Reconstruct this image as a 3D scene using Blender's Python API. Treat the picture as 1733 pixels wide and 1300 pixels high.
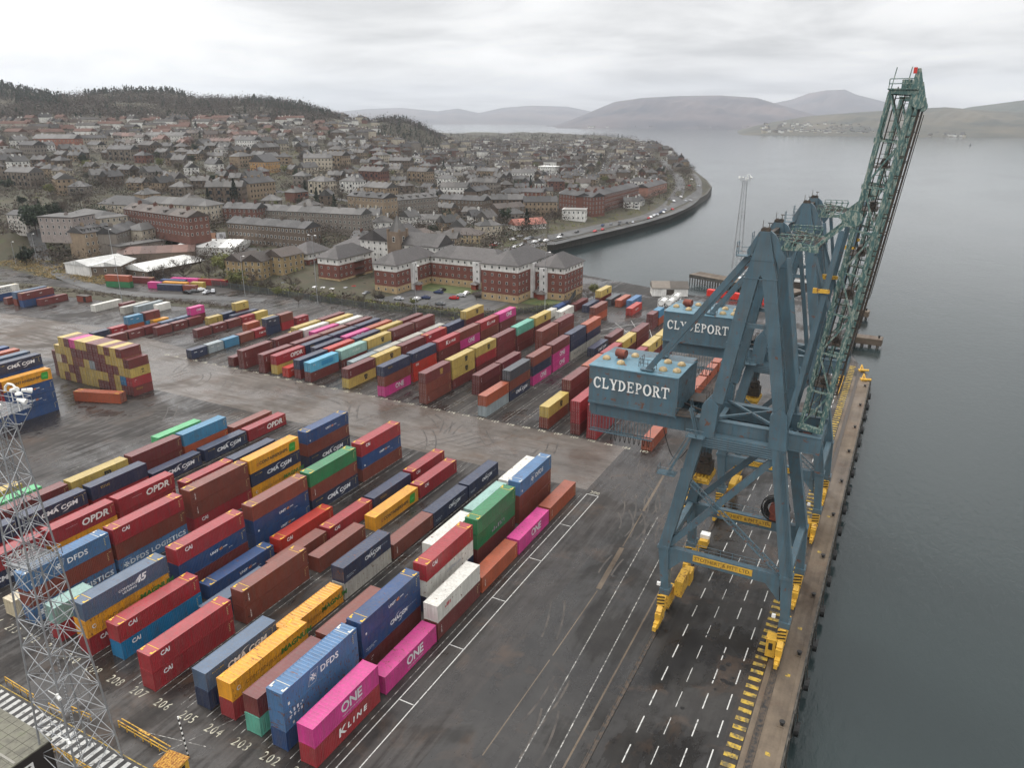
import bpy, math, random
import numpy as np
from mathutils import Vector, Matrix
rnd = random.Random(7)
S = bpy.context.scene
COL = S.collection
for o in list(bpy.data.objects): bpy.data.objects.remove(o)
R_ = math.radians

# ------------------------------------------------------------------ camera
CAMH = 72.0
cd = bpy.data.cameras.new('camera'); cam = bpy.data.objects.new('camera', cd); COL.objects.link(cam)
cd.sensor_width = 36.0; cd.lens = 36.0 * 1268.0 / 1733.0
cd.clip_start = 1.0; cd.clip_end = 60000.0
cam.location = (0, 0, CAMH); cam.rotation_euler = (R_(90 - 19.5392), 0, R_(27.770))
S.camera = cam
S.cycles.volume_bounces = 2
# ------------------------------------------------------------------ light
SUN_EL, SUN_AZ = 58.0, -80.0      # azimuth measured from +Y towards +X
W = bpy.data.worlds.new('World'); S.world = W; W.use_nodes = True
nt = W.node_tree; nt.nodes.clear()
def N(t, typ, **kw):
    n = t.nodes.new(typ)
    for k, v in kw.items():
        if k in ('inputs',):
            for i, x in v.items(): n.inputs[i].default_value = x
        else: setattr(n, k, v)
    return n
sky = N(nt, 'ShaderNodeTexSky', sky_type='NISHITA', sun_disc=False, sun_elevation=R_(SUN_EL), sun_rotation=R_(SUN_AZ), air_density=1.0, dust_density=2.0)
tc = N(nt, 'ShaderNodeTexCoord'); sep = N(nt, 'ShaderNodeSeparateXYZ'); nt.links.new(tc.outputs['Generated'], sep.inputs[0])
zz = N(nt, 'ShaderNodeMath', operation='MAXIMUM', inputs={1: 0.0}); nt.links.new(sep.outputs[2], zz.inputs[0])
za = N(nt, 'ShaderNodeMath', operation='ADD', inputs={1: 0.13}); nt.links.new(zz.outputs[0], za.inputs[0])
dx = N(nt, 'ShaderNodeMath', operation='DIVIDE'); dy = N(nt, 'ShaderNodeMath', operation='DIVIDE')
nt.links.new(sep.outputs[0], dx.inputs[0]); nt.links.new(za.outputs[0], dx.inputs[1])
nt.links.new(sep.outputs[1], dy.inputs[0]); nt.links.new(za.outputs[0], dy.inputs[1])
cb = N(nt, 'ShaderNodeCombineXYZ'); nt.links.new(dx.outputs[0], cb.inputs[0]); nt.links.new(dy.outputs[0], cb.inputs[1])
n1 = N(nt, 'ShaderNodeTexNoise', inputs={'Scale': 0.75, 'Detail': 8.0, 'Roughness': 0.52, 'Distortion': 0.3}); nt.links.new(cb.outputs[0], n1.inputs['Vector'])
n2 = N(nt, 'ShaderNodeTexNoise', inputs={'Scale': 0.22, 'Detail': 3.0, 'Roughness': 0.5}); nt.links.new(cb.outputs[0], n2.inputs['Vector'])
nm = N(nt, 'ShaderNodeMath', operation='ADD'); nt.links.new(n1.outputs[0], nm.inputs[0]); nt.links.new(n2.outputs[0], nm.inputs[1])
cr = N(nt, 'ShaderNodeValToRGB'); nt.links.new(nm.outputs[0], cr.inputs[0])
nm2 = N(nt, 'ShaderNodeMath', operation='MULTIPLY', inputs={1: 0.5}); nt.links.new(nm.outputs[0], nm2.inputs[0]); nt.links.new(nm2.outputs[0], cr.inputs[0])
e = cr.color_ramp.elements; e[0].position = 0.43; e[0].color = (5.2, 5.15, 5.1, 1); e[1].position = 0.60; e[1].color = (10.8, 10.65, 10.4, 1)
e2 = e.new(0.50); e2.color = (7.8, 7.7, 7.6, 1)
mx = N(nt, 'ShaderNodeMix', data_type='RGBA', inputs={0: 0.94}); nt.links.new(sky.outputs[0], mx.inputs[6]); nt.links.new(cr.outputs[0], mx.inputs[7])
zg = N(nt, 'ShaderNodeMapRange', inputs={1: 0.22, 2: 0.95, 3: 1.0, 4: 2.5}); nt.links.new(zz.outputs[0], zg.inputs[0])   # an overcast sky is brightest overhead
sc_ = N(nt, 'ShaderNodeVectorMath', operation='SCALE'); nt.links.new(mx.outputs[2], sc_.inputs[0]); nt.links.new(zg.outputs[0], sc_.inputs[3])
bg = N(nt, 'ShaderNodeBackground', inputs={'Strength': 0.126}); nt.links.new(sc_.outputs[0], bg.inputs[0])
wo = N(nt, 'ShaderNodeOutputWorld'); nt.links.new(bg.outputs[0], wo.inputs[0])
sl = bpy.data.lights.new('sun', 'SUN'); sl.energy = 1.3; sl.angle = R_(14); sl.color = (1.0, 0.96, 0.9)
so = bpy.data.objects.new('sun', sl); COL.objects.link(so)
sd = Vector((math.sin(R_(SUN_AZ)) * math.cos(R_(SUN_EL)), math.cos(R_(SUN_AZ)) * math.cos(R_(SUN_EL)), math.sin(R_(SUN_EL))))
so.rotation_euler = sd.to_track_quat('Z', 'Y').to_euler()
vs = S.view_settings; vs.view_transform = 'Standard'; vs.look = 'None'; vs.gamma = 1.0; vs.exposure = 0.0; vs.use_curve_mapping = False

# ------------------------------------------------------------------ site survey: photograph direction -> place on a level z
_p = R_(19.5392); _y = R_(27.770)
FW = np.array([-math.sin(_y) * math.cos(_p), math.cos(_y) * math.cos(_p), -math.sin(_p)])
RT = np.array([math.cos(_y), math.sin(_y), 0.0]); UP = np.cross(RT, FW)
def ray(u, v): return FW * 1268.0 + RT * (u - 866.5) + UP * (650.0 - v)
def gp(u, v, z=0.0):
    d = ray(u, v); t = (z - CAMH) / d[2]; return float(d[0] * t), float(d[1] * t)
def bearing(u): d = ray(u, 200.0); return math.degrees(math.atan2(d[0], d[1]))
def pol(b, d): return d * math.sin(R_(b)), d * math.cos(R_(b))
def elev(u, v): d = ray(u, v); return d[2] / math.hypot(d[0], d[1])

# ------------------------------------------------------------------ mesh builder
class MB:
    def __init__(s): s.v = []; s.f = []; s.m = []; s.mi = 0
    def add(s, vs, fs, mi=None):
        b = len(s.v); s.v += [tuple(map(float, q)) for q in vs]; s.f += [tuple(i + b for i in f) for f in fs]
        s.m += [s.mi if mi is None else mi] * len(fs)
    def box(s, x0, x1, y0, y1, z0, z1, mi=None, top=None):
        a = top or 0
        s.add([(x0, y0, z0), (x1, y0, z0), (x1, y1, z0), (x0, y1, z0), (x0 + a, y0 + a, z1), (x1 - a, y0 + a, z1), (x1 - a, y1 - a, z1), (x0 + a, y1 - a, z1)],
              [(0, 3, 2, 1), (4, 5, 6, 7), (0, 1, 5, 4), (1, 2, 6, 5), (2, 3, 7, 6), (3, 0, 4, 7)], mi)
    def cbox(s, c, sz, mi=None):
        s.box(c[0] - sz[0] / 2, c[0] + sz[0] / 2, c[1] - sz[1] / 2, c[1] + sz[1] / 2, c[2] - sz[2] / 2, c[2] + sz[2] / 2, mi)
    def beam(s, a, b, w, h, mi=None, up=(0, 0, 1), w2=None, h2=None):
        a = Vector(a); b = Vector(b); d = (b - a).normalized(); u = Vector(up)
        if abs(d.dot(u)) > 0.98: u = Vector((0, 1, 0))
        sx = d.cross(u).normalized(); uz = sx.cross(d).normalized(); w2 = w2 or w; h2 = h2 or h
        P = []
        for c, ww, hh in ((a, w, h), (b, w2, h2)):
            for i, j in ((-1, -1), (1, -1), (1, 1), (-1, 1)): P.append(c + sx * (i * ww / 2) + uz * (j * hh / 2))
        s.add(P, [(0, 1, 2, 3), (7, 6, 5, 4), (0, 4, 5, 1), (1, 5, 6, 2), (2, 6, 7, 3), (3, 7, 4, 0)], mi)
    def tube(s, a, b, r, n=8, mi=None, r2=None, cap=True):
        a = Vector(a); b = Vector(b); d = (b - a).normalized(); u = Vector((0, 0, 1)) if abs(d.z) < .95 else Vector((0, 1, 0))
        sx = d.cross(u).normalized(); uz = sx.cross(d); r2 = r if r2 is None else r2
        P = []
        for c, rr in ((a, r), (b, r2)):
            for k in range(n):
                t = 2 * math.pi * k / n; P.append(c + sx * (rr * math.cos(t)) + uz * (rr * math.sin(t)))
        F = [(k, (k + 1) % n, n + (k + 1) % n, n + k) for k in range(n)]
        if cap: F += [tuple(range(n))[::-1], tuple(range(n, 2 * n))]
        s.add(P, F, mi)
    def prism(s, poly, z0, z1, mi=None):
        n = len(poly); s.add([(x, y, z0) for x, y in poly] + [(x, y, z1) for x, y in poly],
            [tuple(range(n))[::-1], tuple(range(n, 2 * n))] + [(k, (k + 1) % n, n + (k + 1) % n, n + k) for k in range(n)], mi)
    def plate(s, poly, y0, y1, mi=None):      # polygon in x,z extruded along y
        n = len(poly); s.add([(x, y0, z) for x, z in poly] + [(x, y1, z) for x, z in poly],
            [tuple(range(n)), tuple(range(n, 2 * n))[::-1]] + [((k + 1) % n, k, n + k, n + (k + 1) % n) for k in range(n)], mi)
    def quad(s, a, b, c, d, mi=None): s.add([a, b, c, d], [(0, 1, 2, 3)], mi)
    def dome(s, c, rx, ry, rz, mi=None, n=10, m=4):
        P = []; F = []
        for j in range(m):
            ph = math.pi / 2 * j / m
            for k in range(n):
                t = 2 * math.pi * k / n; P.append((c[0] + rx * math.cos(ph) * math.cos(t), c[1] + ry * math.cos(ph) * math.sin(t), c[2] + rz * math.sin(ph)))
        P.append((c[0], c[1], c[2] + rz))
        for j in range(m - 1):
            for k in range(n): F.append((j * n + k, j * n + (k + 1) % n, (j + 1) * n + (k + 1) % n, (j + 1) * n + k))
        for k in range(n): F.append(((m - 1) * n + k, (m - 1) * n + (k + 1) % n, m * n))
        s.add(P, F, mi)
    def mesh(s, name, mats):
        me = bpy.data.meshes.new(name); me.from_pydata(s.v, [], s.f)
        for m in (mats if isinstance(mats, (list, tuple)) else [mats]): me.materials.append(m)
        if any(s.m): me.polygons.foreach_set('material_index', s.m)
        me.update(); return me
    def build(s, name, mats, parent=None, **kw): return link(name, s.mesh(name, mats), parent, **kw)

def link(name, me, parent=None, loc=None, rot=None, color=None, **kw):
    o = bpy.data.objects.new(name, me); COL.objects.link(o)
    if parent is not None: o.parent = parent
    if loc is not None: o.location = loc
    if rot is not None: o.rotation_euler = (0, 0, rot)
    if color is not None: o.color = (*color, 1)
    if kw: tag(o, **kw)
    return o
def tag(o, label=None, cat=None, group=None, kind=None):
    if label: o['label'] = label
    if cat: o['category'] = cat
    if group: o['group'] = group
    if kind: o['kind'] = kind
    return o
def empty(name, loc, rz=0, **kw):
    o = bpy.data.objects.new(name, None); COL.objects.link(o); o.location = loc; o.rotation_euler = (0, 0, rz); o.empty_display_size = 0.5
    return tag(o, **kw)
def copy_tree(o, parent=None):
    c = o.copy(); COL.objects.link(c)
    if parent is not None: c.parent = parent
    for ch in list(o.children): copy_tree(ch, c)
    return c
ONES = 'zeroth first second third fourth fifth sixth seventh eighth ninth tenth eleventh twelfth thirteenth fourteenth fifteenth sixteenth seventeenth eighteenth nineteenth'.split()
def ordi(n):
    if n < 20: return ONES[n]
    t = {2: 'twent', 3: 'thirt', 4: 'fort', 5: 'fift', 6: 'sixt', 7: 'sevent'}[n // 10]
    return t + 'ieth' if n % 10 == 0 else t + 'y-' + ONES[n % 10]
NUM = 'zero one two three four five six seven eight nine'.split()

# ------------------------------------------------------------------ materials
def mat(name, col=(.5, .5, .5), rough=.7, metal=0.0, spec=None):
    m = bpy.data.materials.new(name); m.use_nodes = True
    b = m.node_tree.nodes['Principled BSDF']; b.inputs['Base Color'].default_value = (*col, 1); b.inputs['Roughness'].default_value = rough; b.inputs['Metallic'].default_value = metal
    if spec is not None: b.inputs['Specular IOR Level'].default_value = spec
    return m
def ramp(t, fac, stops):
    r = N(t, 'ShaderNodeValToRGB'); t.links.new(fac, r.inputs[0]); e = r.color_ramp.elements
    e[0].position = stops[0][0]; e[0].color = (*stops[0][1], 1) if len(stops[0][1]) == 3 else stops[0][1]
    e[1].position = stops[-1][0]; e[1].color = (*stops[-1][1], 1)
    for p, c in stops[1:-1]: q = e.new(p); q.color = (*c, 1)
    return r.outputs[0]
def coords(t, kind='Object', scale=(1, 1, 1), rot=(0, 0, 0)):
    if kind == 'World': src = N(t, 'ShaderNodeNewGeometry').outputs['Position']
    else: src = N(t, 'ShaderNodeTexCoord').outputs[kind]
    mp = N(t, 'ShaderNodeMapping'); mp.inputs['Scale'].default_value = scale; mp.inputs['Rotation'].default_value = rot; t.links.new(src, mp.inputs[0]); return mp.outputs[0]
def noise(t, vec, scale, detail=4.0, rough=.55, dist=0.0):
    n = N(t, 'ShaderNodeTexNoise', inputs={'Scale': scale, 'Detail': detail, 'Roughness': rough, 'Distortion': dist}); t.links.new(vec, n.inputs['Vector']); return n.outputs[0]
def mixc(t, fac, a, b, mode='MIX'):
    m = N(t, 'ShaderNodeMix', data_type='RGBA', blend_type=mode)
    for i, x in ((0, fac), (6, a), (7, b)):
        if hasattr(x, 'links'): t.links.new(x, m.inputs[i])
        else: m.inputs[i].default_value = x if i == 0 else ((*x, 1) if len(x) == 3 else x)
    return m.outputs[2]
def math_(t, op, a, b=0.0, clamp=False):
    m = N(t, 'ShaderNodeMath', operation=op, use_clamp=clamp)
    for i, x in ((0, a), (1, b)):
        if hasattr(x, 'links'): t.links.new(x, m.inputs[i])
        else: m.inputs[i].default_value = x
    return m.outputs[0]
def maprange(t, v, a, b, c, d):
    m = N(t, 'ShaderNodeMapRange', inputs={1: a, 2: b, 3: c, 4: d}); t.links.new(v, m.inputs[0]); return m.outputs[0]
def noisy(name, stops, scale=1.0, rough=(.6, .9), kind='World', vscale=(1, 1, 1), detail=5.0, bump=0.0, bscale=None, dist=0.0, nrough=.55):
    m = mat(name); t = m.node_tree; b = t.nodes['Principled BSDF']; v = coords(t, kind, vscale)
    n = noise(t, v, scale, detail, nrough, dist); t.links.new(ramp(t, n, stops), b.inputs['Base Color'])
    t.links.new(maprange(t, n, .3, .7, rough[0], rough[1]), b.inputs['Roughness'])
    if bump:
        bn = N(t, 'ShaderNodeBump', inputs={'Strength': bump, 'Distance': .1}); t.links.new(noise(t, v, bscale or scale * 6, 4), bn.inputs['Height']); t.links.new(bn.outputs[0], b.inputs['Normal'])
    return m

def paint_mat(name, rust=.35, rough=.42, streak=.25, rustcol=(.13, .05, .025), rscale=.9, objcol=True, col=(.5, .5, .5), dirt=(.10, .085, .07), attr=None, coat=0.0, rmap=(1, 1, 1)):
    m = mat(name, col); t = m.node_tree; b = t.nodes['Principled BSDF']
    oi = N(t, 'ShaderNodeObjectInfo'); base = oi.outputs['Color'] if objcol else N(t, 'ShaderNodeRGB').outputs[0]
    if not objcol: base.default_value = (*col, 1)
    if attr: base = N(t, 'ShaderNodeAttribute', attribute_name=attr).outputs['Color']
    oc = N(t, 'ShaderNodeTexCoord').outputs['Object']
    rv = N(t, 'ShaderNodeVectorMath', operation='ADD'); sc = N(t, 'ShaderNodeVectorMath', operation='SCALE'); 
    cv = N(t, 'ShaderNodeCombineXYZ'); t.links.new(oi.outputs['Random'], cv.inputs[0]); t.links.new(oi.outputs['Random'], cv.inputs[1]); t.links.new(cv.outputs[0], sc.inputs[0]); sc.inputs[3].default_value = 91.0
    t.links.new(oc, rv.inputs[0]); t.links.new(sc.outputs[0], rv.inputs[1]); V = rv.outputs[0]
    st = N(t, 'ShaderNodeMapping'); st.inputs['Scale'].default_value = (2.2, 2.2, .18); t.links.new(V, st.inputs[0])
    s1 = noise(t, st.outputs[0], 1.3, 4, .6); s2 = noise(t, V, .35, 3, .5)
    fade = math_(t, 'MULTIPLY', maprange(t, s1, .35, .75, 0, 1), streak)
    c1 = mixc(t, fade, base, dirt)
    hv = maprange(t, s2, .3, .7, .86, 1.12)
    c2 = mixc(t, 1.0, c1, N(t, 'ShaderNodeCombineColor').outputs[0], 'MULTIPLY')
    cc = [n for n in t.nodes if n.bl_idname == 'ShaderNodeCombineColor'][0]
    for i in range(3): t.links.new(hv, cc.inputs[i])
    rm = N(t, 'ShaderNodeMapping'); rm.inputs['Scale'].default_value = rmap; t.links.new(V, rm.inputs[0]); r1 = noise(t, rm.outputs[0], rscale * 2.2, 8, .68, .4)
    amt = math_(t, 'ADD', math_(t, 'MULTIPLY', oi.outputs['Random'], .07), .66 - rust * .22)
    rf = N(t, 'ShaderNodeMath', operation='GREATER_THAN'); t.links.new(r1, rf.inputs[0]); t.links.new(amt, rf.inputs[1])
    c3 = mixc(t, math_(t, 'MULTIPLY', rf.outputs[0], .85), c2, rustcol)
    t.links.new(c3, b.inputs['Base Color'])
    t.links.new(maprange(t, r1, .3, .7, rough - .06, rough + .25), b.inputs['Roughness'])
    b.inputs['Coat Weight'].default_value = coat; b.inputs['Coat Roughness'].default_value = .22
    return m
M = {}
M['cont'] = paint_mat('container_paint', .24, .36, .42, coat=.4)
M['contmass'] = paint_mat('container_mass_paint', .12, .36, .22, attr='tint', coat=.4)
M['rusty'] = paint_mat('worn_container_paint', .42, .45, .4, coat=.3, rmap=(.35, 2.2, 1.2), rscale=.7)
M['letter'] = paint_mat('lettering_paint', .05, .5, .15)
M['dark'] = mat('dark_rubber_seal', (.015, .015, .015), .7)
M['craneblue'] = paint_mat('crane_blue_paint', .30, .38, .55, objcol=False, col=(.068, .128, .165), rscale=.45)
M['boomgreen'] = noisy('flaking_green_paint', [(.38, (.04, .095, .095)), (.47, (.065, .135, .125)), (.53, (.12, .17, .15)), (.57, (.30, .33, .28)), (.65, (.22, .25, .21)), (.70, (.10, .05, .03))], 4.5, (.45, .8), 'Object', (1, 1, .35), 8, nrough=.7)
M['roofblue'] = paint_mat('pale_blue_roof_paint', .35, .35, .4, objcol=False, col=(.100, .215, .280), rscale=.4)
M['steel'] = mat('galvanised_steel', (.33, .34, .35), .45, .6)
M['darksteel'] = noisy('dark_greasy_steel', [(.4, (.02, .02, .02)), (.6, (.07, .05, .035))], 2, (.4, .7), 'Object')
M['yellow'] = paint_mat('worn_yellow_paint', .45, .5, .35, objcol=False, col=(.62, .36, .035), rustcol=(.16, .06, .02))
M['white'] = paint_mat('white_paint', .12, .5, .2, objcol=False, col=(.78, .78, .75))
M['black'] = mat('black_rubber', (.012, .012, .012), .6)
M['vent'] = noisy('ochre_fibreglass', [(.4, (.30, .21, .10)), (.65, (.46, .36, .20))], 2, (.5, .7), 'Object')
M['rust'] = noisy('rusty_red_steel', [(.4, (.12, .03, .02)), (.65, (.22, .06, .035))], 2, (.6, .9), 'Object')
M['glass'] = mat('window_glass', (.02, .025, .03), .12)
M['red'] = mat('bright_red_paint', (.55, .03, .02), .5)
M['line'] = noisy('white_road_paint', [(.36, (.12, .12, .115)), (.48, (.48, .48, .46))], 1.6, (.6, .8), 'World', (1, 1, 1), 8, nrough=.7)
M['faint'] = noisy('worn_road_paint', [(.46, (.07, .068, .065)), (.60, (.42, .41, .38))], 1.2, (.6, .8), 'World', (1, 1, 1), 8, nrough=.75)
M['number'] = noisy('pale_stencil_paint', [(.42, (.16, .15, .12)), (.58, (.50, .48, .38))], 1.5, (.6, .8), 'World', (1, 1, 1), 6)
M['yline'] = noisy('yellow_road_paint', [(.42, (.10, .08, .04)), (.56, (.42, .28, .035))], 1.0, (.6, .8), 'World', (1, 1, 1), 8, nrough=.7)

def ground_mat(name, dark, light, wet=.5, streak=(.9, .06), tint=(.07, .045, .03), scale=.05):
    m = mat(name); t = m.node_tree; b = t.nodes['Principled BSDF']; v = coords(t, 'World')
    big = noise(t, v, scale, 5, .6, .5); mid = noise(t, v, .35, 6, .65); fine = noise(t, v, 3.0, 4, .6)
    sv = coords(t, 'World', (streak[0], streak[1], 1)); st = noise(t, sv, 1.0, 5, .6)
    f = math_(t, 'ADD', math_(t, 'MULTIPLY', big, .5), math_(t, 'ADD', math_(t, 'MULTIPLY', mid, .25), math_(t, 'ADD', math_(t, 'MULTIPLY', fine, .1), math_(t, 'MULTIPLY', st, .30))))
    c = mixc(t, maprange(t, f, .46, .68, 0, 1), dark, light)
    tn = noise(t, v, .11, 5, .7, .8); c = mixc(t, maprange(t, tn, .54, .68, 0, .55), c, tint)
    sp = noise(t, v, .55, 7, .75); c = mixc(t, maprange(t, sp, .66, .71, 0, .55), c, (.018, .017, .017))
    t.links.new(c, b.inputs['Base Color'])
    w = noise(t, v, .045, 6, .62, .6); t.links.new(maprange(t, math_(t, 'ADD', math_(t, 'MULTIPLY', w, .75), math_(t, 'MULTIPLY', st, .25)), .44, .54, .85, .82 - wet), b.inputs['Roughness'])
    bn = N(t, 'ShaderNodeBump', inputs={'Strength': .25, 'Distance': .03}); t.links.new(fine, bn.inputs['Height']); t.links.new(bn.outputs[0], b.inputs['Normal'])
    return m
M['asphalt'] = ground_mat('wet_asphalt', (.0105, .0090, .0085), (.042, .036, .032), .62)
M['apron'] = ground_mat('quay_apron_asphalt', (.010, .009, .0088), (.032, .030, .028), .62, (.5, .05))
M['concrete'] = ground_mat('worn_concrete', (.052, .042, .034), (.130, .112, .098), .55, (.06, .5), (.070, .036, .018), .05)
M['coping'] = ground_mat('stained_quay_concrete', (.055, .040, .028), (.15, .115, .08), .3, (.5, .05), (.09, .05, .03))
M['road'] = ground_mat('town_asphalt', (.045, .045, .045), (.10, .10, .098), .2)
M['quaywall'] = noisy('weedy_quay_wall', [(.4, (.03, .03, .028)), (.6, (.10, .09, .075))], .8, (.6, .9), 'World', (1, 1, 3), 6)

def wmat():
    m = mat('sea_water', (.021, .031, .032), .08); t = m.node_tree; b = t.nodes['Principled BSDF']
    b.inputs['IOR'].default_value = 1.33
    v = coords(t, 'World', (1, .45, 1), (0, 0, R_(-20))); v2 = coords(t, 'World', (1, .6, 1), (0, 0, R_(12)))
    a = noise(t, v, .85, 5, .65, .4); c = noise(t, v2, .09, 4, .6, .2); d = noise(t, v2, .012, 4, .6)
    h = math_(t, 'ADD', math_(t, 'MULTIPLY', a, .11), math_(t, 'MULTIPLY', c, .13))
    bs = maprange(t, d, .35, .65, .55, 1.0)
    bn = N(t, 'ShaderNodeBump', inputs={'Distance': 1.0}); t.links.new(h, bn.inputs['Height']); t.links.new(bs, bn.inputs['Strength']); t.links.new(bn.outputs[0], b.inputs['Normal'])
    b.inputs['Roughness'].default_value = .11
    return m
M['water'] = wmat()
GRASS = [(.35, (.032, .027, .020)), (.48, (.045, .043, .022)), (.56, (.060, .048, .030)), (.68, (.062, .075, .028)), (.75, (.07, .055, .035))]
M['grass'] = noisy('rough_grass_ground', GRASS, .06, (.8, .95), 'World', (1, 1, 1), 9, nrough=.7)
M['verge'] = noisy('mown_grass', [(.4, (.055, .08, .025)), (.62, (.10, .11, .04))], .3, (.8, .95), 'World', (1, 1, 1), 6)

# ------------------------------------------------------------------ ground, quay, water
def struct(name, mb, m, **kw): return mb.build(name, m, kind='structure', **kw)
mb = MB(); mb.quad((-9000, -900, -4.5), (9000, -900, -4.5), (9000, 14000, -4.5), (-9000, 14000, -4.5)); struct('water', mb, M['water'])
QX = -3.8
slab = [(QX, -250), (QX, 233), (-11, 256), (-12.3, 318), (-14, 356), (-32, 362), (-40, 331), (-79, 317), (-139, 337), (-150, 350), (-176, 330), (-172, 300), (-126, 304), (-117, 270),
        (-140, 236), (-187, 232), (-277.5, 234)] + [gp(u, v) for u, v in ((345, 472), (300, 463), (225, 465), (222, 480), (140, 481), (60, 467), (0, 452), (-120, 430))] + [(-640, 150), (-640, -250)]
slab = slab[::-1]
mb = MB(); mb.prism(slab[::-1], -7, 0.0); struct('container_yard_ground', mb, M['asphalt'])
def sheet(name, pts, z, m): mb = MB(); mb.add([(x, y, z) for x, y in pts], [tuple(range(len(pts)))]); return struct(name, mb, m)
sheet('quay_apron', [(-47, -250), (-10.6, -250), (-10.6, 250), (-38, 250)], .004, M['apron'])
sheet('concrete_cross_road', [(-50.6, 129), (-50.6, 153), (-196, 152.5), (-205, 160), (-250, 165), (-330, 158), (-420, 120), (-420, 60), (-330, 96), (-240, 132), (-215, 136), (-196, 128.5)], .004, M['concrete'])
sheet('far_north_apron', [(-120, 296), (-16, 252), (-16, 312), (-80, 314), (-128, 326)], .006, M['apron'])
mb = MB(); mb.box(-9.9 + 1.6, QX + .02, -250, 232.8, .001, .05); mb.box(QX - .55, QX + .03, -250, 233, .05, .16)
struct('quay_coping', mb, M['coping'])
mb = MB()
mb.box(QX, QX + .25, -250, 233, -7, -.02)
for k in range(60): mb.box(QX + .25, QX + .4, -60 + k * 5, -59.6 + k * 5, -7, -.4)
struct('quay_wall', mb, M['quaywall'])
mb = MB()
for x in (-24.55, -24.05, -7.55, -6.75): mb.box(x - .05, x + .05, -250, 240, .05, .11)
for x in (-24.3, -7.15): mb.box(x - .3, x + .3, -250, 240, .01, .054)
struct('crane_rail', mb, M['darksteel'])
# painted markings
mb = MB()
def ln(mb, x0, y0, x1, y1, w=.16, z=.012):
    d = math.hypot(x1 - x0, y1 - y0); nx, ny = -(y1 - y0) / d * w / 2, (x1 - x0) / d * w / 2
    mb.quad((x0 - nx, y0 - ny, z), (x1 - nx, y1 - ny, z), (x1 + nx, y1 + ny, z), (x0 + nx, y0 + ny, z))
for x in (-49.9, -47.45): ln(mb, x, 20, x, 127.5, .14)
ln(mb, -49.9, 127.5, -47.45, 127.5, .17)
for y in (50.4, 62.9, 75.2, 88, 101, 114): ln(mb, -49.9, y, -47.45, y, .15, .016)
for i, x in enumerate((-20.45, -17.35, -14.2, -11.35)):
    y = 20 + i * 1.3
    while y < 248: ln(mb, x, y, x, y + 3.1, .15 if i != 1 else .10); y += 5.2
struct('apron_lane_marking', mb, M['line'])
mb = MB(); y = 20
while y < 243: mb.quad((-10.1, y, .062), (-8.45, y, .062), (-8.45, y + .75, .062), (-10.1, y + .75, .062)); y += 1.62
for yy in (102.3, 75.8, 91, 126, 140, 60): mb.quad((-5.7, yy, .066), (-5.1, yy, .066), (-5.1, yy + .6, .066), (-5.7, yy + .6, .066))
struct('yellow_edge_hatching', mb, M['yline'])
NROW = [-52.92 - 4.707 * k for k in range(0, 22)]
mb = MB()
for x in NROW:
    for s in (-1.75, 1.75): ln(mb, x + s + .25, 48.9, x + s + .25, 127, .11, .010)
for k in range(-3, 42):
    x = -72.4 - 4.33 * k
    for s in (-1.7, 1.7): ln(mb, x + s, 153.4, x + s, 232 if x < -60 else 250, .11, .010)
ln(mb, -34.3, 125, -31.2, 60, .14, .010); ln(mb, -30.0, 120, -27.6, 60, .14, .010)
struct('faded_bay_marking', mb, M['faint'])
mb = MB()
for k in range(3): ln(mb, -84 - k * 4.2, 270 - k * 6, -74 - k * 4, 245, .15, .014)
ln(mb, -95, 243, -84, 262, .2, .014); ln(mb, -91, 238, -79, 258, .2, .014); ln(mb, -95, 243, -91, 238, .2, .014)
struct('worn_lane_marking', mb, M['line'])
mb = MB()
for y0, y1, w_ in ((147, 126, .5), (125, 112, .2), (111.5, 98, .85), (97.5, 80, .16), (79, 60, .14)):
    fx = lambda y: -35.6 - max(0, y - 95) * .062
    ln(mb, fx(y0), y0, fx(y1), y1, w_, .011)
ln(mb, -27.2, 128, -25.8, 30, .25, .011)
struct('filled_trench', mb, M['coping'])

def text_mesh(s, size=1.0, bold=.0, sx=1.0, align='CENTER', spacing=1.0, shear=0.0, m=None):
    c = bpy.data.curves.new('t', 'FONT'); c.body = s; c.size = size; c.offset = bold; c.align_x = align; c.align_y = 'CENTER'; c.space_character = spacing; c.shear = shear; c.resolution_u = 2
    o = bpy.data.objects.new('t', c); COL.objects.link(o); dg = bpy.context.evaluated_depsgraph_get(); me = bpy.data.meshes.new_from_object(o.evaluated_get(dg))
    bpy.data.objects.remove(o); bpy.data.curves.remove(c)
    me.materials.clear(); me.materials.append(m or M['letter'])
    if sx != 1.0: me.transform(Matrix.Diagonal((sx, 1, 1, 1)))
    return me
for k in range(14):
    n = 201 + k
    link('row_number_marking', text_mesh(str(n), 1.9, .0, .78, spacing=1.25, m=M['number']), loc=(NROW[k] - .1, 47.75, .016), kind='structure')
for k in range(0, 38):
    link('far_row_number_marking', text_mesh(str(102 + k), 1.5, .03, .9, spacing=1.1, m=M['number']), loc=(-46.2 - 4.33 * k, 152.6, .016), kind='structure')
link('row_number_marking', text_mesh('200', 1.5, .02, .9, m=M['number']), loc=(-48.6, 128.5, .016), kind='structure')

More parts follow.
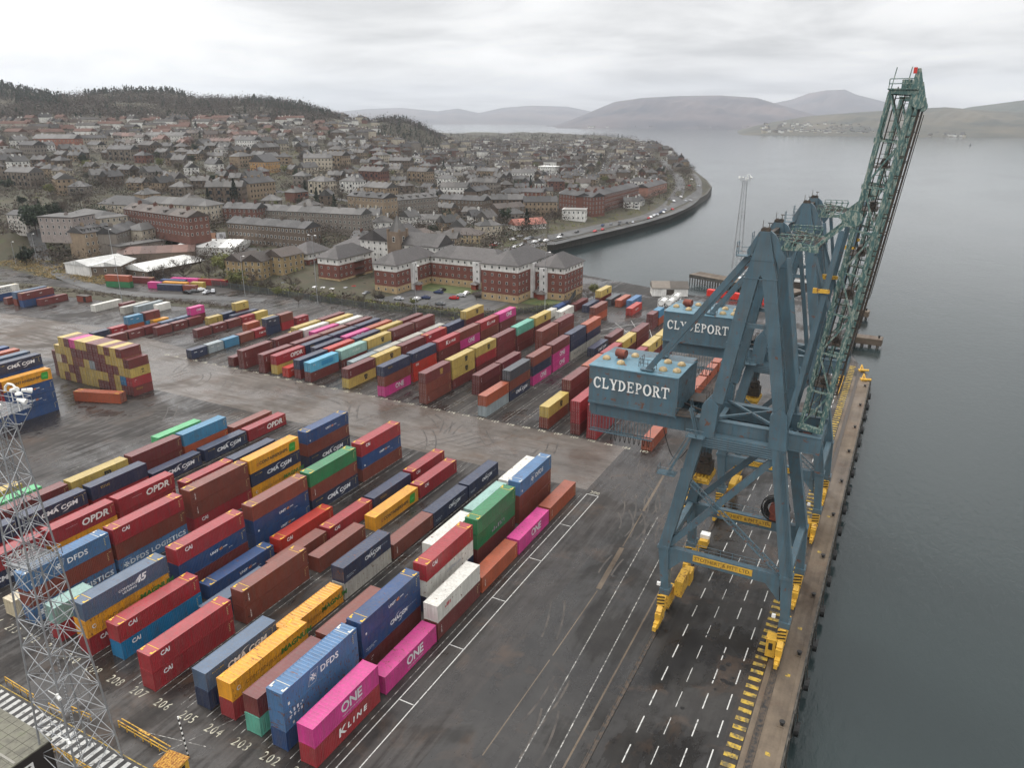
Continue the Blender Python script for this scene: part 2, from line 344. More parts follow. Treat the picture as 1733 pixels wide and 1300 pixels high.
# ------------------------------------------------------------------ shipping containers
PAL = {'R': (.285, .018, .026), 'r': (.42, .024, .014), 'M': (.130, .022, .022), 'B': (.175, .040, .026), 'O': (.33, .070, .028), 'Y': (.46, .335, .085), 'G': (.66, .29, .012),
       'N': (.014, .026, .066), 'U': (.013, .052, .155), 'D': (.055, .150, .30), 'S': (.06, .10, .165), 'P': (.52, .035, .215), 'W': (.62, .61, .56), 'w': (.60, .52, .36), 'g': (.016, .17, .062),
       'l': (.08, .42, .17), 't': (.10, .35, .26), 's': (.24, .40, .36), 'C': (.085, .38, .56), 'k': (.27, .32, .34), 'b': (.045, .20, .34), 'c': (.40, .39, .35), 'd': (.05, .06, .075), 'x': (.0, .14, .30)}
CN = {'R': 'crimson', 'r': 'bright red', 'M': 'maroon', 'B': 'rust-brown', 'O': 'orange-red', 'Y': 'mustard yellow', 'G': 'golden yellow', 'N': 'navy', 'U': 'deep blue', 'D': 'sun-faded light blue', 'S': 'slate blue',
      'P': 'pink', 'W': 'white', 'w': 'rusty cream', 'g': 'green', 'l': 'light green', 't': 'teal green', 's': 'pale seafoam', 'C': 'cyan', 'k': 'pale grey', 'b': 'sky blue', 'c': 'cream grey', 'd': 'dark charcoal', 'x': 'mid blue'}
LEN = {20: 6.06, 40: 12.19, 45: 13.72}
_cm = {}
def cont_meshes(L, H, doors, ribbed=False):
    k = (L, H, doors, ribbed)
    if k in _cm: return _cm[k]
    l = LEN[L]; w = 1.22; mb = MB(); g = .012
    z0, z1 = g, H - g
    # frame: posts, rails
    p = .16
    for sx in (-1, 1):
        for y in (0, l - p):
            xa, xb = (sx * w, sx * (w - p)); mb.box(min(xa, xb), max(xa, xb), y, y + p, z0, z1)
        xa, xb = sx * w, sx * (w - .08)
        mb.box(min(xa, xb), max(xa, xb), p, l - p, z1 - .11, z1 - .005); mb.box(min(xa, xb), max(xa, xb), p, l - p, z0 + .02, z0 + .17)
    # corner castings
    for sx in (-1, 1):
        for y in (-.006, l - .172):
            for z in (z0 - .006, z1 - .11): mb.box(sx * w - .09 - sx * .085, sx * w + .09 - sx * .085, y, y + .178, z, z + .118)
    # corrugated side walls
    n = max(8, int(round((l - 2 * p) / .28))); st = (l - 2 * p) / n
    za, zb = z0 + .17, z1 - .11
    for sx in (-1, 1):
        pts = []
        for i in range(n):
            y = p + i * st; o, d = sx * (w - .012), sx * (w - .048)
            pts += [(o, y), (o, y + st * .26), (d, y + st * .5), (d, y + st * .76)]
        pts.append((sx * (w - .012), l - p))
        V = []; F = []
        for i, (x, y) in enumerate(pts): V += [(x, y, za), (x, y, zb)]
        for i in range(len(pts) - 1): F.append((2 * i, 2 * i + 2, 2 * i + 3, 2 * i + 1) if sx > 0 else (2 * i, 2 * i + 1, 2 * i + 3, 2 * i + 2))
        mb.add(V, F)
    # roof with shallow transverse corrugation
    pts = []
    for i in range(n // 2):
        y = p + i * st * 2; pts += [(y, z1 - .02), (y + st, z1 - .02), (y + st * 1.3, z1 - (.055 if ribbed else .026)), (y + st * 1.7, z1 - (.055 if ribbed else .026))]
    pts.append((l - p, z1 - .02)); V = []; F = []
    for y, z in pts: V += [(-w + .07, y, z), (w - .07, y, z)]
    for i in range(len(pts) - 1): F.append((2 * i, 2 * i + 1, 2 * i + 3, 2 * i + 2))
    mb.add(V, F)
    mb.box(-w + .1, w - .1, .004, p, z1 - .10, z1 - .012); mb.box(-w + .1, w - .1, l - p, l - .004, z1 - .10, z1 - .012)
    mb.box(-w + .1, w - .1, .02, l - .02, z0 + .03, z0 + .15)
    # ends
    def endwall(y, sgn):
        m_ = 8; V = []; F = []; s2 = (2 * w - .3) / m_; pts = []
        for i in range(m_):
            x = -w + .15 + i * s2; pts += [(x, 0), (x + s2 * .26, 0), (x + s2 * .5, .04), (x + s2 * .76, .04)]
        pts.append((w - .15, 0))
        for x, d in pts: V += [(x, y + sgn * (.03 + d), z0 + .15), (x, y + sgn * (.03 + d), z1 - .1)]
        for i in range(len(pts) - 1): F.append((2 * i, 2 * i + 2, 2 * i + 3, 2 * i + 1) if sgn > 0 else (2 * i, 2 * i + 1, 2 * i + 3, 2 * i + 2))
        mb.add(V, F)
    endwall(l, -1)
    if not doors: endwall(0, 1)
    body = mb.mesh('body', M['cont'])
    dr = None
    if doors:
        dm = MB()
        for sx in (-1, 1):
            a, b_ = (0.015, w - .15) if sx > 0 else (-w + .15, -.015)
            dm.box(a, b_, .045, .09, z0 + .15, z1 - .1)
            for zz_ in (.3, .42, .54, .66, .78): dm.box(a + .08, b_ - .08, .035, .046, z0 + .15 + (z1 - z0) * (zz_ - .2), z0 + .17 + (z1 - z0) * (zz_ - .2) + .1)
        bars = MB()
        for x in (-.82, -.32, .32, .82):
            bars.tube((x, .0, z0 + .1), (x, .0, z1 - .08), .022, 5)
            for zz_ in (.12, .5, .9): bars.box(x - .07, x + .07, -.01, .04, z0 + (z1 - z0) * zz_, z0 + (z1 - z0) * zz_ + .07)
            bars.box(x - .02, x + .26, -.03, -.005, z0 + 1.05, z0 + 1.10)
        gs = MB()
        for a, b_ in ((-w + .13, -w + .20), (-.035, .035), (w - .20, w - .13)): gs.box(a, b_, .028, .034, z0 + .12, z1 - .07)
        for a, b_ in ((z0 + .10, z0 + .17), (z1 - .13, z1 - .06)): gs.box(-w + .13, w - .13, .020, .026, a, b_)
        dr = (dm.mesh('door', M['cont']), bars.mesh('locking_bar', M['steel']), gs.mesh('door_seal', M['dark']))
    _cm[k] = (body, dr); return _cm[k]
_tm = {}
TXT = {  # code: list of (text, size, bold, sx, y-fraction, z-fraction, colour, shear, spacing)
 'one': [('ONE', 1.95, .05, 1.0, .56, .56, (.62, .62, .62), .0, .95), ('OCEAN NETWORK EXPRESS', .30, .0, .95, .56, .20, (.6, .6, .6), 0, 1)],
 'kl': [('K', 1.7, .04, 1.25, .385, .52, (.7, .7, .68), .1, 1), ('L I N E', 1.05, .04, 1.25, .62, .50, (.7, .7, .68), .15, 1)],
 'cma': [('CMA CGM', 1.15, .045, 1.25, .56, .50, (.72, .73, .74), .12, 1.05)],
 'cmas': [('CMACGM', .95, .03, 1.0, .60, .54, (.7, .72, .74), .1, 1), ('www.cma-cgm.com', .3, 0, 1, .83, .62, (.5, .55, .6), 0, 1)],
 'opdr': [('OPDR', 1.75, .055, 1.1, .68, .52, (.74, .72, .68), .15, 1), ('www.opdr.com', .26, 0, 1.3, .32, .66, (.6, .5, .5), 0, 1)],
 'dfds': [('DFDS', 1.25, .03, 1.1, .60, .52, (.72, .74, .76), 0, 1.05)],
 'dlog': [('DFDS LOGISTICS', 1.2, .03, 1.15, .56, .50, (.62, .68, .72), 0, 1.1)],
 'u45': [('UNIT', .62, .02, 1.15, .50, .55, (.7, .72, .75), .1, 1), ('45', .62, .02, 1.15, .60, .55, (.62, .22, .05), .1, 1), ('.com', .4, .01, 1.2, .665, .57, (.7, .72, .75), .1, 1)],
 'u45w': [('UNIT45.com', .7, .02, 1.15, .56, .52, (.42, .45, .5), .1, 1)],
 'cs': [('CONTAINERSHIPS', .95, .03, 1.0, .47, .46, (.07, .05, .03), 0, 1.02)],
 'csn': [('CONTAINERSHIPS', .8, .01, 1.05, .42, .45, (.30, .14, .02), 0, 1.02), ('MAGNUM', 1.1, .05, 1.2, .84, .50, (.03, .16, .03), .1, 1)],
 'cai': [('CAI', .95, .03, .95, .17, .70, (.72, .70, .70), .05, 1)],
 'msc': [('m', 1.5, .10, 1.25, .62, .66, (.03, .03, .025), 0, 1), ('sc', 1.15, .09, 1.1, .62, .38, (.03, .03, .025), 0, 1)],
 'mscg': [('m', 1.5, .10, 1.25, .62, .66, (.35, .22, .05), 0, 1), ('sc', 1.15, .09, 1.1, .62, .38, (.35, .22, .05), 0, 1)],
 'c45': [('45', 1.5, .06, 1.2, .66, .60, (.74, .75, .76), .25, 1), ('CONTAINER', .5, .01, 1.2, .52, .52, (.66, .68, .7), 0, 1), ('LEASING', .5, .01, 1.2, .52, .33, (.66, .68, .7), 0, 1)],
 'mae': [('MAERSK', 1.0, .03, 1.3, .55, .66, (.09, .11, .14), 0, 1.05), ('SEALAND', 1.0, .03, 1.3, .55, .30, (.09, .11, .14), 0, 1.05)],
}
WH = (.68, .68, .66)
PRINT = {'san': [(.16, .50, 4, .34, .62, (.38, .05, .06), 0), (.40, .32, 3, .12, .12, WH, 0)], 'ski': [(.36, .30, 7, .55, .75, (.27, .22, .26), 0)], 'saf': [(.2, .40, 5, .9, .8, (.14, .14, .15), 0)],
 'ham': [(.42, .40, 9, .36, .7, (.55, .62, .58), 0)], 'cya': [(.38, .30, 1, 5.2, 1.3, (.02, .20, .38), 0), (.10, .62, 2, .4, .35, (.6, .5, .5), 0)], 'sml': [(.16, .62, 4, .22, .3, WH, 0), (.55, .5, 3, .3, .34, WH, 0)], 'kls': [(.35, .42, 6, .5, .6, WH, 0)],
 'egl': [(.12, .66, 3, .18, .22, WH, 0), (.12, .52, 2, .12, .14, WH, 0)], 'yel': [(.16, .72, 6, .26, .16, (.50, .34, .05), 0), (.16, .63, 6, .26, .12, (.50, .34, .05), 0)], 'tri': [(.07, .66, 6, .24, .20, WH, 1), (.03, .36, 1, .3, .12, (.02, .02, .02), 0)],
 'box': [(.06, .70, 4, .5, .5, (.62, .66, .7), 0), (.06, .48, 4, .5, .4, (.62, .66, .7), 0), (.09, .14, 1, .3, .36, WH, 0)], 'cmas': [(.05, .34, 9, .2, .13, (.5, .55, .6), 0), (.05, .24, 7, .2, .13, (.5, .55, .6), 0)], 'u45': [(.06, .16, 1, .3, .34, WH, 0), (.72, .30, 5, .12, .12, WH, 0)],
 'dfds': [(.06, .20, 1, .3, .42, WH, 0)], 'cma': [(.08, .74, 6, .26, .14, (.50, .34, .05), 0), (.80, .78, 5, .26, .12, (.50, .34, .05), 0)]}
TR = Matrix(((0, 0, 1, 0), (1, 0, 0, 0), (0, 1, 0, 0), (0, 0, 0, 1)))
def arc_mesh(kind):
    mb = MB()
    def arc(cx, cy, rx, ry, a0, a1, w):
        n = 10; P = []
        for i in range(n + 1):
            a = R_(a0 + (a1 - a0) * i / n); ww = w * math.sin(math.pi * (i + .3) / (n + .6)); c, s_ = math.cos(a), math.sin(a)
            P += [(cx + rx * c, cy + ry * s_, 0), (cx + (rx + ww) * c, cy + (ry + ww) * s_, 0)]
        mb.add(P, [(2 * i, 2 * i + 2, 2 * i + 3, 2 * i + 1) for i in range(n)])
    if kind == 'cma': arc(.4, -.1, 1.9, .95, 95, 165, .14); arc(-.2, .1, 1.9, .95, -80, -15, .14)
    if kind == 'cmas': arc(.3, 0, 1.1, .75, 95, 165, .12); arc(-.3, 0, 1.1, .75, -85, -15, .12)
    if kind in ('dfds', 'dlog'):
        for k in range(4):
            a = math.pi / 2 * k; c, s_ = math.cos(a), math.sin(a)
            mb.add([(x * c - y * s_, x * s_ + y * c, 0) for x, y in ((.06, .06), (.52, .28), (.42, 0), (.52, -.28), (.06, -.06))], [(0, 4, 3, 2, 1)])
        for (a, b, c_, d) in (((-.95, -.9), (-.91, -.9), (-.31, .9), (-.35, .9)), ((.35, -.9), (.39, -.9), (.99, .9), (.95, .9)), ((-.95, -.9), (.39, -.9), (.40, -.86), (-.93, -.86)), ((-.35, .86), (.96, .86), (.98, .9), (-.33, .9))):
            mb.add([(*a, 0), (*b, 0), (*c_, 0), (*d, 0)], [(0, 1, 2, 3)])
    if kind in ('cs',):
        P = []; r = .3
        for cx, cy, a0 in ((.55, .6, 0), (-.55, .6, 90), (-.75, -.6, 180), (.4, -.75, 270)):
            for i in range(4): a = R_(a0 + 30 * i); P.append((cx + r * math.cos(a), cy + r * math.sin(a), 0))
        mb.add(P, [tuple(range(len(P)))])
    if kind in ('csn', 'csr'):
        arc(0, 0, .22, .22, 0, 360, .16)
    return mb.mesh('emblem', M['letter'])
def decals(code, L, H):
    k = (code, L, H)
    if k in _tm: return _tm[k]
    out = []; l = LEN[L]; s_ = (H / 2.87) * (1.0 if L > 20 else .55)
    for tx, size, bold, sx, fy, fz, c, sh, sp in TXT.get(code, []):
        me = text_mesh(tx, size * s_, bold * s_, sx, spacing=sp, shear=sh); me.transform(TR); me.transform(Matrix.Translation((1.227, l * fy, H * fz))); out.append(('lettering', me, c))
    em = {'cma': (.58, .5, (.72, .73, .74)), 'cmas': (.60, .54, (.7, .72, .74)), 'dfds': (.38, .5, (.72, .74, .76)), 'dlog': (.10, .5, (.62, .68, .72)), 'cs': (.86, .5, (.03, .25, .03)), 'csn': (.09, .5, (.6, .6, .6))}
    if code in em:
        fy, fz, c = em[code]; me = arc_mesh(code); me.transform(Matrix.Diagonal((s_, s_, 1, 1))); me.transform(TR); me.transform(Matrix.Translation((1.229, l * fy, H * fz))); out.append(('emblem', me, c))
    if code == 'cs':
        me = text_mesh('LNG', .62, .02, .9); me.transform(TR); me.transform(Matrix.Translation((1.232, l * .857, H * .47))); out.append(('lettering', me, (.12, .45, .12)))
        me = arc_mesh('csr'); me.transform(Matrix.Diagonal((1, 1, 1, 1))); me.transform(TR); me.transform(Matrix.Translation((1.229, l * .16, H * .45))); out.append(('emblem', me, (.35, .08, .05)))
    # worn print too small to read: fy, fz, glyphs, glyph width, glyph height, colour, vertical
    for fy, fz, n_, gw, gh, c, vert in PRINT.get(code, []):
        mb_ = MB(); r_ = random.Random(hash((fy, fz, n_)) & 255)
        for q in range(n_):
            if vert: y0, z0_ = l * fy, H * fz - q * gh * 1.25
            else: y0, z0_ = l * fy + q * gw * 1.25, H * fz
            for st_ in range(2 if n_ > 1 else 1):
                a = r_.uniform(0, .35) * gw if n_ > 1 else 0; w_ = gw * (r_.uniform(.3, .55) if n_ > 1 else 1); h_ = gh * (r_.choice([1, .45]) if n_ > 1 else 1); b_ = r_.choice([0, gh - h_])
                mb_.add([(1.2285 + .0006 * st_, y0 + a + st_ * gw * .3, z0_ + b_), (1.2285 + .0006 * st_, y0 + a + w_ + st_ * gw * .3, z0_ + b_), (1.2285 + .0006 * st_, y0 + a + w_ + st_ * gw * .3, z0_ + b_ + h_), (1.2285 + .0006 * st_, y0 + a + st_ * gw * .3, z0_ + b_ + h_)], [(0, 1, 2, 3)])
        out.append(('small_print', mb_.mesh('small_print', M['letter']), c))
    if code in ('cai', 'cs', 'csn', 'u45', 'cma', 'opdr', 'tri', 'dfds', ''):   # small number plates near the far end
        me = MB()
        for q in range(5): me.add([(1.229, l * .93, H * (.34 + .1 * q)), (1.229, l * .945, H * (.34 + .1 * q)), (1.229, l * .945, H * (.38 + .1 * q)), (1.229, l * .93, H * (.38 + .1 * q))], [(0, 1, 2, 3)])
        me.add([(1.229, l * .955, H * .80), (1.229, l * .99, H * .80), (1.229, l * .99, H * .83), (1.229, l * .955, H * .83)], [(0, 1, 2, 3)])
        out.append(('number_marking', me.mesh('number_marking', M['letter']), (.5, .42, .2)))
    _tm[k] = out; return out
_rm = {}
def roof_marks(L, H, yellow):
    k = (L, H, yellow)
    if k in _rm: return _rm[k]
    l = LEN[L]; mb = MB(); z = H - .010
    def q(x0, x1, y0, y1): mb.quad((x0, y0, z), (x1, y0, z), (x1, y1, z), (x0, y1, z))
    for s_ in (-1, 1):
        for y in (.42, l - 1.22):
            xa, xb = s_ * 1.13, s_ * .72; q(min(xa, xb), max(xa, xb), y, y + .28); xa, xb = s_ * 1.13, s_ * .95; q(min(xa, xb), max(xa, xb), y + .28, y + .8)
    for y in (1.5, l - 1.62): q(-1.1, 1.1, y, y + .09)
    _rm[k] = mb.mesh('roof_marking', M['letter']); return _rm[k]
TIER = {1: [''], 2: ['bottom of two', 'top of two'], 3: ['bottom of three', 'middle of three', 'top of three'], 5: ['bottom of five', 'second of five', 'middle of five', 'fourth of five', 'top of five'], 4: ['bottom of four', 'second of four', 'third of four', 'top of four']}
SPECS = []
def container(x, y, z, L, H, spec, doors, label, group, rz=0.0, worn=False):
    code = spec[0]; jj = .9 + .2 * rnd.random()
    SPECS.append((x, y, z, L, H, spec, doors, label, group, rz, worn, tuple(min(1, v * jj) for v in PAL[code])))
def make_container(x, y, z, L, H, spec, doors, label, group, rz, worn, c):
    code, _, txt = spec.partition(':')
    e_ = empty('shipping_container', (x, y, z), rz, label=label, cat='container', group=group)
    wn = worn or code in ('w', 'D') or txt == 'csn'
    body, dr = cont_meshes(L, H, doors, wn)
    o = link('body', body, e_, color=c)
    if wn: o.material_slots[0].link = 'OBJECT'; o.material_slots[0].material = M['rusty']
    if dr:
        d = link('door', dr[0], e_, color=tuple(v * .92 for v in c)); link('locking_bar', dr[1], d); link('door_seal', dr[2], d)
    for nm_, me, cc_ in decals(txt, L, H): link(nm_, me, e_, color=cc_)
    if L == 45 or txt in ('cai',) and L == 40: link('roof_marking', roof_marks(L, H, 1), e_, color=(.62, .60, .52) if code == 'D' else (.66, .42, .03))
def project(x, y, z):
    p = np.array([x, y, z - CAMH]); w_ = p @ FW; return 866.5 + 1268 * (p @ RT) / w_, 650 - 1268 * (p @ UP) / w_, w_
def build_containers(limit=296):
    """how much of each container shows: the 296 that show largest become objects, the rest one mass"""
    K = .6; Wd, Hd = 1040, 780; zb = np.full((Hd, Wd), 1e9); idb = np.full((Hd, Wd), -1, int)
    for i, sp in enumerate(SPECS):
        x, y, z, L, H, rz = *sp[:5], sp[9]; l = LEN[L]; c_, s_ = math.cos(rz), math.sin(rz)
        P = [project(x + a * c_ - b * s_, y + a * s_ + b * c_, z + h) for h in (0, H) for a, b in ((-1.22, 0), (1.22, 0), (1.22, l), (-1.22, l))]
        if min(p[2] for p in P) < 5: continue
        for f in ((0, 1, 5, 4), (1, 2, 6, 5), (2, 3, 7, 6), (3, 0, 4, 7), (4, 5, 6, 7)):
            q = [P[k] for k in f]; X_ = np.array([p[0] * K for p in q]); Y_ = np.array([p[1] * K for p in q]); D = sum(p[2] for p in q) / 4
            if sum(X_[k] * Y_[(k + 1) % 4] - X_[(k + 1) % 4] * Y_[k] for k in range(4)) > 0: continue
            x0, x1, y0, y1 = int(max(0, X_.min())), int(min(Wd - 1, X_.max()) + 1), int(max(0, Y_.min())), int(min(Hd - 1, Y_.max()) + 1)
            if x1 <= x0 or y1 <= y0: continue
            gx, gy = np.meshgrid(np.arange(x0, x1) + .5, np.arange(y0, y1) + .5); ins = np.ones(gx.shape, bool)
            for k in range(4): ins &= ((X_[(k + 1) % 4] - X_[k]) * (gy - Y_[k]) - (Y_[(k + 1) % 4] - Y_[k]) * (gx - X_[k])) <= 0
            sub = zb[y0:y1, x0:x1]; ins &= (D < sub); sub[ins] = D; idb[y0:y1, x0:x1][ins] = i
    cnt = np.bincount(idb[idb >= 0].ravel(), minlength=len(SPECS)); order = np.argsort(-cnt)
    keep = set(int(i) for i in order[:limit])
    V = []; F = []; C_ = []; nb = 0
    for i, sp in enumerate(SPECS):
        if i in keep: make_container(*sp); continue
        x, y, z, L, H, spec, doors = sp[:7]; body, dr = cont_meshes(L, H, doors)
        mm = Matrix.Translation((x, y, z)) @ Matrix.Rotation(sp[9], 4, 'Z'); m3 = np.array(mm)
        for me, c in [(body, sp[11])] + ([(dr[0], tuple(v * .9 for v in sp[11])), (dr[1], (.3, .3, .3)), (dr[2], (.012, .012, .012))] if dr else []):
            n = len(me.vertices); a = np.empty(n * 3); me.vertices.foreach_get('co', a); a = a.reshape(-1, 3) @ m3[:3, :3].T + m3[:3, 3]
            V.append(a); F += [tuple(k + nb for k in p.vertices) for p in me.polygons]; C_.append(np.tile([*c, 1.0], (n, 1))); nb += n
    if V:
        me = bpy.data.meshes.new('more_containers'); me.from_pydata(np.vstack(V), [], F); me.materials.append(M['contmass'])
        at = me.color_attributes.new('tint', 'FLOAT_COLOR', 'POINT'); at.data.foreach_set('color', np.vstack(C_).ravel()); me.update()
        link('remaining_containers', me, label='half-hidden and smallest containers behind and beneath the other stacks', cat='containers', kind='stuff')
    print('containers', len(SPECS), 'kept', len(keep), 'smallest kept px', cnt[order[min(limit, len(order)) - 1]], 'visible', int((cnt > 0).sum()))
def stack(x, y, L, specs, doors, where, group, H=2.87, rz=0.0, jit=.05):
    n = len(specs); hh = [H] * n
    for i, sp in enumerate(reversed(specs)):
        c = CN[sp[0]]; t = TIER[n][i]
        lab = f'{c} container, ' + (t + ' ' if t else 'single ') + where
        container(x - 0 + rnd.uniform(-jit, jit), y + rnd.uniform(-jit, jit), i * H, L, H, sp, doors, lab, group, rz)
def X(row): return -52.92 - 4.707 * (row - 201)
BAY = lambda y, base, st: ordi(int((y - base) / st) + 1)
NEAR = '''201.02 49.3 40 P:one R:kl|62.7 40 P:one|75.3 40 W:san M:tri|88.2 40 O:tri|101 40 P:one|113.8 40 O:tri
202.03 49.6 45 D:dfds D:box U|64.2 45 U:u45 U:cmas M:egl|79.7 45 R:cai W:u45w N|94.9 45 g g:ski M|110.4 45 D:dfds B B
203.0 49.8 40 M:egl t|63 40 B B|88.8 40 W k|101.9 40 s k|115 40 W k
204.03 50.2 45 G:csn R:egl
204.92 50 40 S:cma N|63.9 40 G:csn|76.6 40 N:cmas c|89.6 40 B:tri|102 40 N:cmas|114.8 40 N:cmas
206.73 80.5 40 B|95.6 45 G:cs|110 45 R:cai
206.86 48.9 45 R:cai R:cai|64.8 45 B:tri B:tri
207.76 62 40 S|75.6 40 B|88.7 40 R:cai|101.4 40 N:yel|114.4 40 R:cai
208.83 51 45 R:cai x:cai|66.3 45 U:u45|81.6 45 r:cai
209.85 49.5 45 S:c45 G:csn R:cai|65.1 45 R:cai U:u45 M:egl|80.6 45 B U:u45 U:u45|95.1 45 g B:tri N:cma|110.4 45 R:cai U:u45 B
211.3 49.4 20 s R
212.88 50 45 D:dfds B D:dlog|64.4 45 R:cai B D:dlog|79.7 45 B:tri B:tri R:cai|93.8 45 G:cs N:cma G:csn|109.9 45 U:u45 B N:cma
213.75 49.5 20 w:sml
215.72 89 40 R:cai|101.5 40 N
215.85 48.8 40 R:opdr N:cma|62 40 R:opdr G|74.9 40 R:opdr R
217.72 49.4 40 N R|62.4 40 N:cma R|75.6 40 N:yel R:opdr|88.7 40 N:cma|101.9 40 N:cma|114.6 40 R:opdr
218.85 49 40 M M|62.3 40 M M|75.2 40 Y:msc Y|88.3 40 M M:tri|101.1 40 b O
218.6 114.2 40 B
220.87 62.6 40 l|101.7 40 l
221.87 61.5 40 Y'''
for line in NEAR.splitlines():
    r, rest = line.split(' ', 1); rr = float(r)
    for sl_ in rest.split('|'):
        q = sl_.split(); y = float(q[0]); L = int(q[1]); bay = 1 + int(round((y - 49) / (15.2 if L == 45 and rr not in (206.73,) else 12.9)))
        rn = int(round(rr + .1)); stack(X(rr), y, L, q[2:], False, f'in bay {NUM[max(1, bay)]} of row {rn}, near yard', 'containers stacked in the near yard')
FAR = '''-45.9 153.4 40 O:tri|191.5 40 O|204.9 40 O|218.4 40 O:msc
-50.4 180 40 R:cai
-59.6 153.6 40 R R R
-64.1 154.2 40 R R M|167.5 40 R R M|180.6 40 R R M|193.2 40 R M M|206.3 40 Y:msc M M|219.2 40 Y M M
-72.4 154.2 40 Y:msc B|167.4 40 M M B|180.6 40 O M M|193.7 40 R M M|206.8 40 Y:msc M B|219.9 40 M M:mscg M
-84.3 214.2 40 N:cma|229.3 40 M
-89.6 153.8 40 O k|166.7 40 d B N:cma|180.7 40 B N P:one|194.1 40 M P:one P:one|207.4 40 N:egl N:egl c:saf|220.5 40 O N c
-99.1 166.8 40 M:tri M|179.7 40 M:tri M|206.4 40 B B B|219.5 40 M:egl B B
-108.2 154.5 40 M:mscg B B:tri|167.6 40 Y:msc Y:msc M:tri|180.7 40 Y:msc R M|193.5 40 M:egl M M|206.8 40 t:tri M M:tri|220.2 40 Y:msc M M
-121.4 153.9 40 N:yel B P:one|167.5 40 N:egl r:cai r|180.9 40 R:kl M:egl M|193.4 40 B P:one B|206.3 40 R:kl B M|219.2 40 P:one M:tri M
-133.4 217 40 Y:msc M M
-134.4 154.5 40 M:tri Y:msc|167.3 40 Y:msc M|180.5 40 M:egl M|193.6 40 R:cai R|206.6 40 N:egl M
-143.3 167.3 40 k|180.1 40 c|193 40 c|206.2 40 c
-147.6 153.8 40 C:cya M:egl|167.3 40 s:ham M:tri|180.2 40 Y:msc k|193.4 40 M:tri M|206.3 40 M:tri M
-152.2 154.4 40 N:egl M|167.1 40 r M|180.3 40 N M|193.1 40 Y M|205.6 40 M M
-156.3 153.8 20 r:sml|166.3 40 N M|180.1 40 P:one M|192.7 40 O M
-161.2 154.3 40 R:opdr Y|166.9 40 N:yel M|179.8 40 N M|192.8 40 N M
-165.4 153.5 40 M:tri M|166.9 40 M M|179.7 40 B M|193.1 40 M M
-169.2 179.8 40 P:one M|192.8 40 W k
-173.9 153.6 40 M:tri M:tri|167.3 40 M:tri M|180.1 40 W k|193.2 40 Y M
-178.2 180.9 40 Y M|193.8 40 M M
-182.6 184 40 Y
-178.6 153.8 20 M
-196.2 153.1 20 N:sml|159.8 20 k:sml|166.4 20 b|173 20 B|179.6 20 R:kls
-195.4 184.8 20 N:sml N|191.7 20 B R:sml|199.5 20 R:sml
-204.9 184.5 20 O|193.4 20 Y
-214.2 170.8 20 M|177.6 20 M:sml|184.4 20 M|191.1 20 R:sml|197.8 20 Y:msc
-218.7 191.2 40 N
-223.9 184.5 20 Y:msc|191.2 20 N
-223.1 197 20 Y:msc M
-229.2 166.4 20 M|173.2 20 M:sml|179.9 20 M
-232.4 184 20 P:one M
-233.6 151.8 20 M|158.5 20 M:sml|165.1 20 M|171.8 20 S|178.5 20 S
-238.3 172.5 20 G
-242.4 151.6 20 N|158.4 20 R:sml
-241 164.2 20 b:sml O|171.2 20 M:msc b'''
for line in FAR.splitlines():
    r, rest = line.split(' ', 1); x = float(r); rn = int(round((-x - 45.9) / 4.33)) + 1
    for sl_ in rest.split('|'):
        q = sl_.split(); y = float(q[0]); L = int(q[1]); bay = 1 + int((y - 150) / (13.0 if L == 40 else 6.6))
        stack(x, y, L, q[2:], True, f'in {ordi(bay)} bay, {ordi(rn)} row from quay, far yard', 'containers stacked in the far yard')
EDGE = [(-117.6, 246.2, 40, 'W', 'behind the yellow stack near the fence'), (-113.4, 253, 40, 'W:san', 'by the fence corner'), (-117.7, 259.8, 40, 'U', 'closest to the brick flats'), (-113.3, 267.4, 40, 'M', 'beside the fence below brick flats'),
        (-108.4, 267, 40, 'N:sml', 'beside the tall rust pair'), (-104.3, 281.8, 40, 'd:kls', 'in the back row, left of orange'), (-100, 281.6, 40, 'O', 'in the back row beside blue'), (-95.8, 283, 40, 'D:sml', 'in the back row behind crimson'), (-91.5, 270.6, 40, 'r:kls', 'alone by the curved lane line')]
for x, y, L, sp, w_ in EDGE: container(x, y, 0, L, 2.87, sp, True, f'{CN[sp[0]]} container {w_}', 'containers at the back of the yard')
stack(-108.8, 282, 40, ['Y:msc', 'M'], True, 'farthest back near the shore', 'containers at the back of the yard')
stack(-100, 254.3, 40, ['B', 'O'], True, 'alone between lanes and flats', 'containers at the back of the yard')
stack(-78.1, 254.5, 20, ['M', 'M'], True, 'beside the far crane house, front', 'containers at the back of the yard')
stack(-77.9, 261.2, 20, ['b', 'O'], True, 'beside the far crane house, behind', 'containers at the back of the yard')
for x, y, L, sp, w_ in ((-280.3, 178, 40, 'W', 'long, alone on the open yard'), (-272.6, 184.6, 20, 'M', 'behind the cream-grey one'), (-267, 181, 40, 'c', 'between white and grey ones'), (-263.5, 184.4, 40, 'k', 'second from the right of the loose row'), (-258.9, 190, 20, 'W:sml', 'short, right end of the loose row')):
    container(x, y, 0, L, 2.7, sp, False, f'{CN[sp[0]]} container {w_}', 'containers loose on the open yard', .04)
stack(-313.2, 169.6, 45, ['M:sml', 'U'], False, 'at the left yard edge', 'containers at the left yard edge', H=2.8, rz=.06)
stack(-317.6, 169.8, 45, ['S', 'B'], False, 'behind the maroon pair, left edge', 'containers at the left yard edge', H=2.8, rz=.06)
stack(-323, 169, 20, ['B'], True, 'short, beside the left edge pair', 'containers at the left yard edge', H=2.8, rz=.06)
stack(-333, 167, 45, ['W:mae', 'U:cmas'], False, 'farthest left, beside the track', 'containers at the left yard edge', H=2.8, rz=.06)
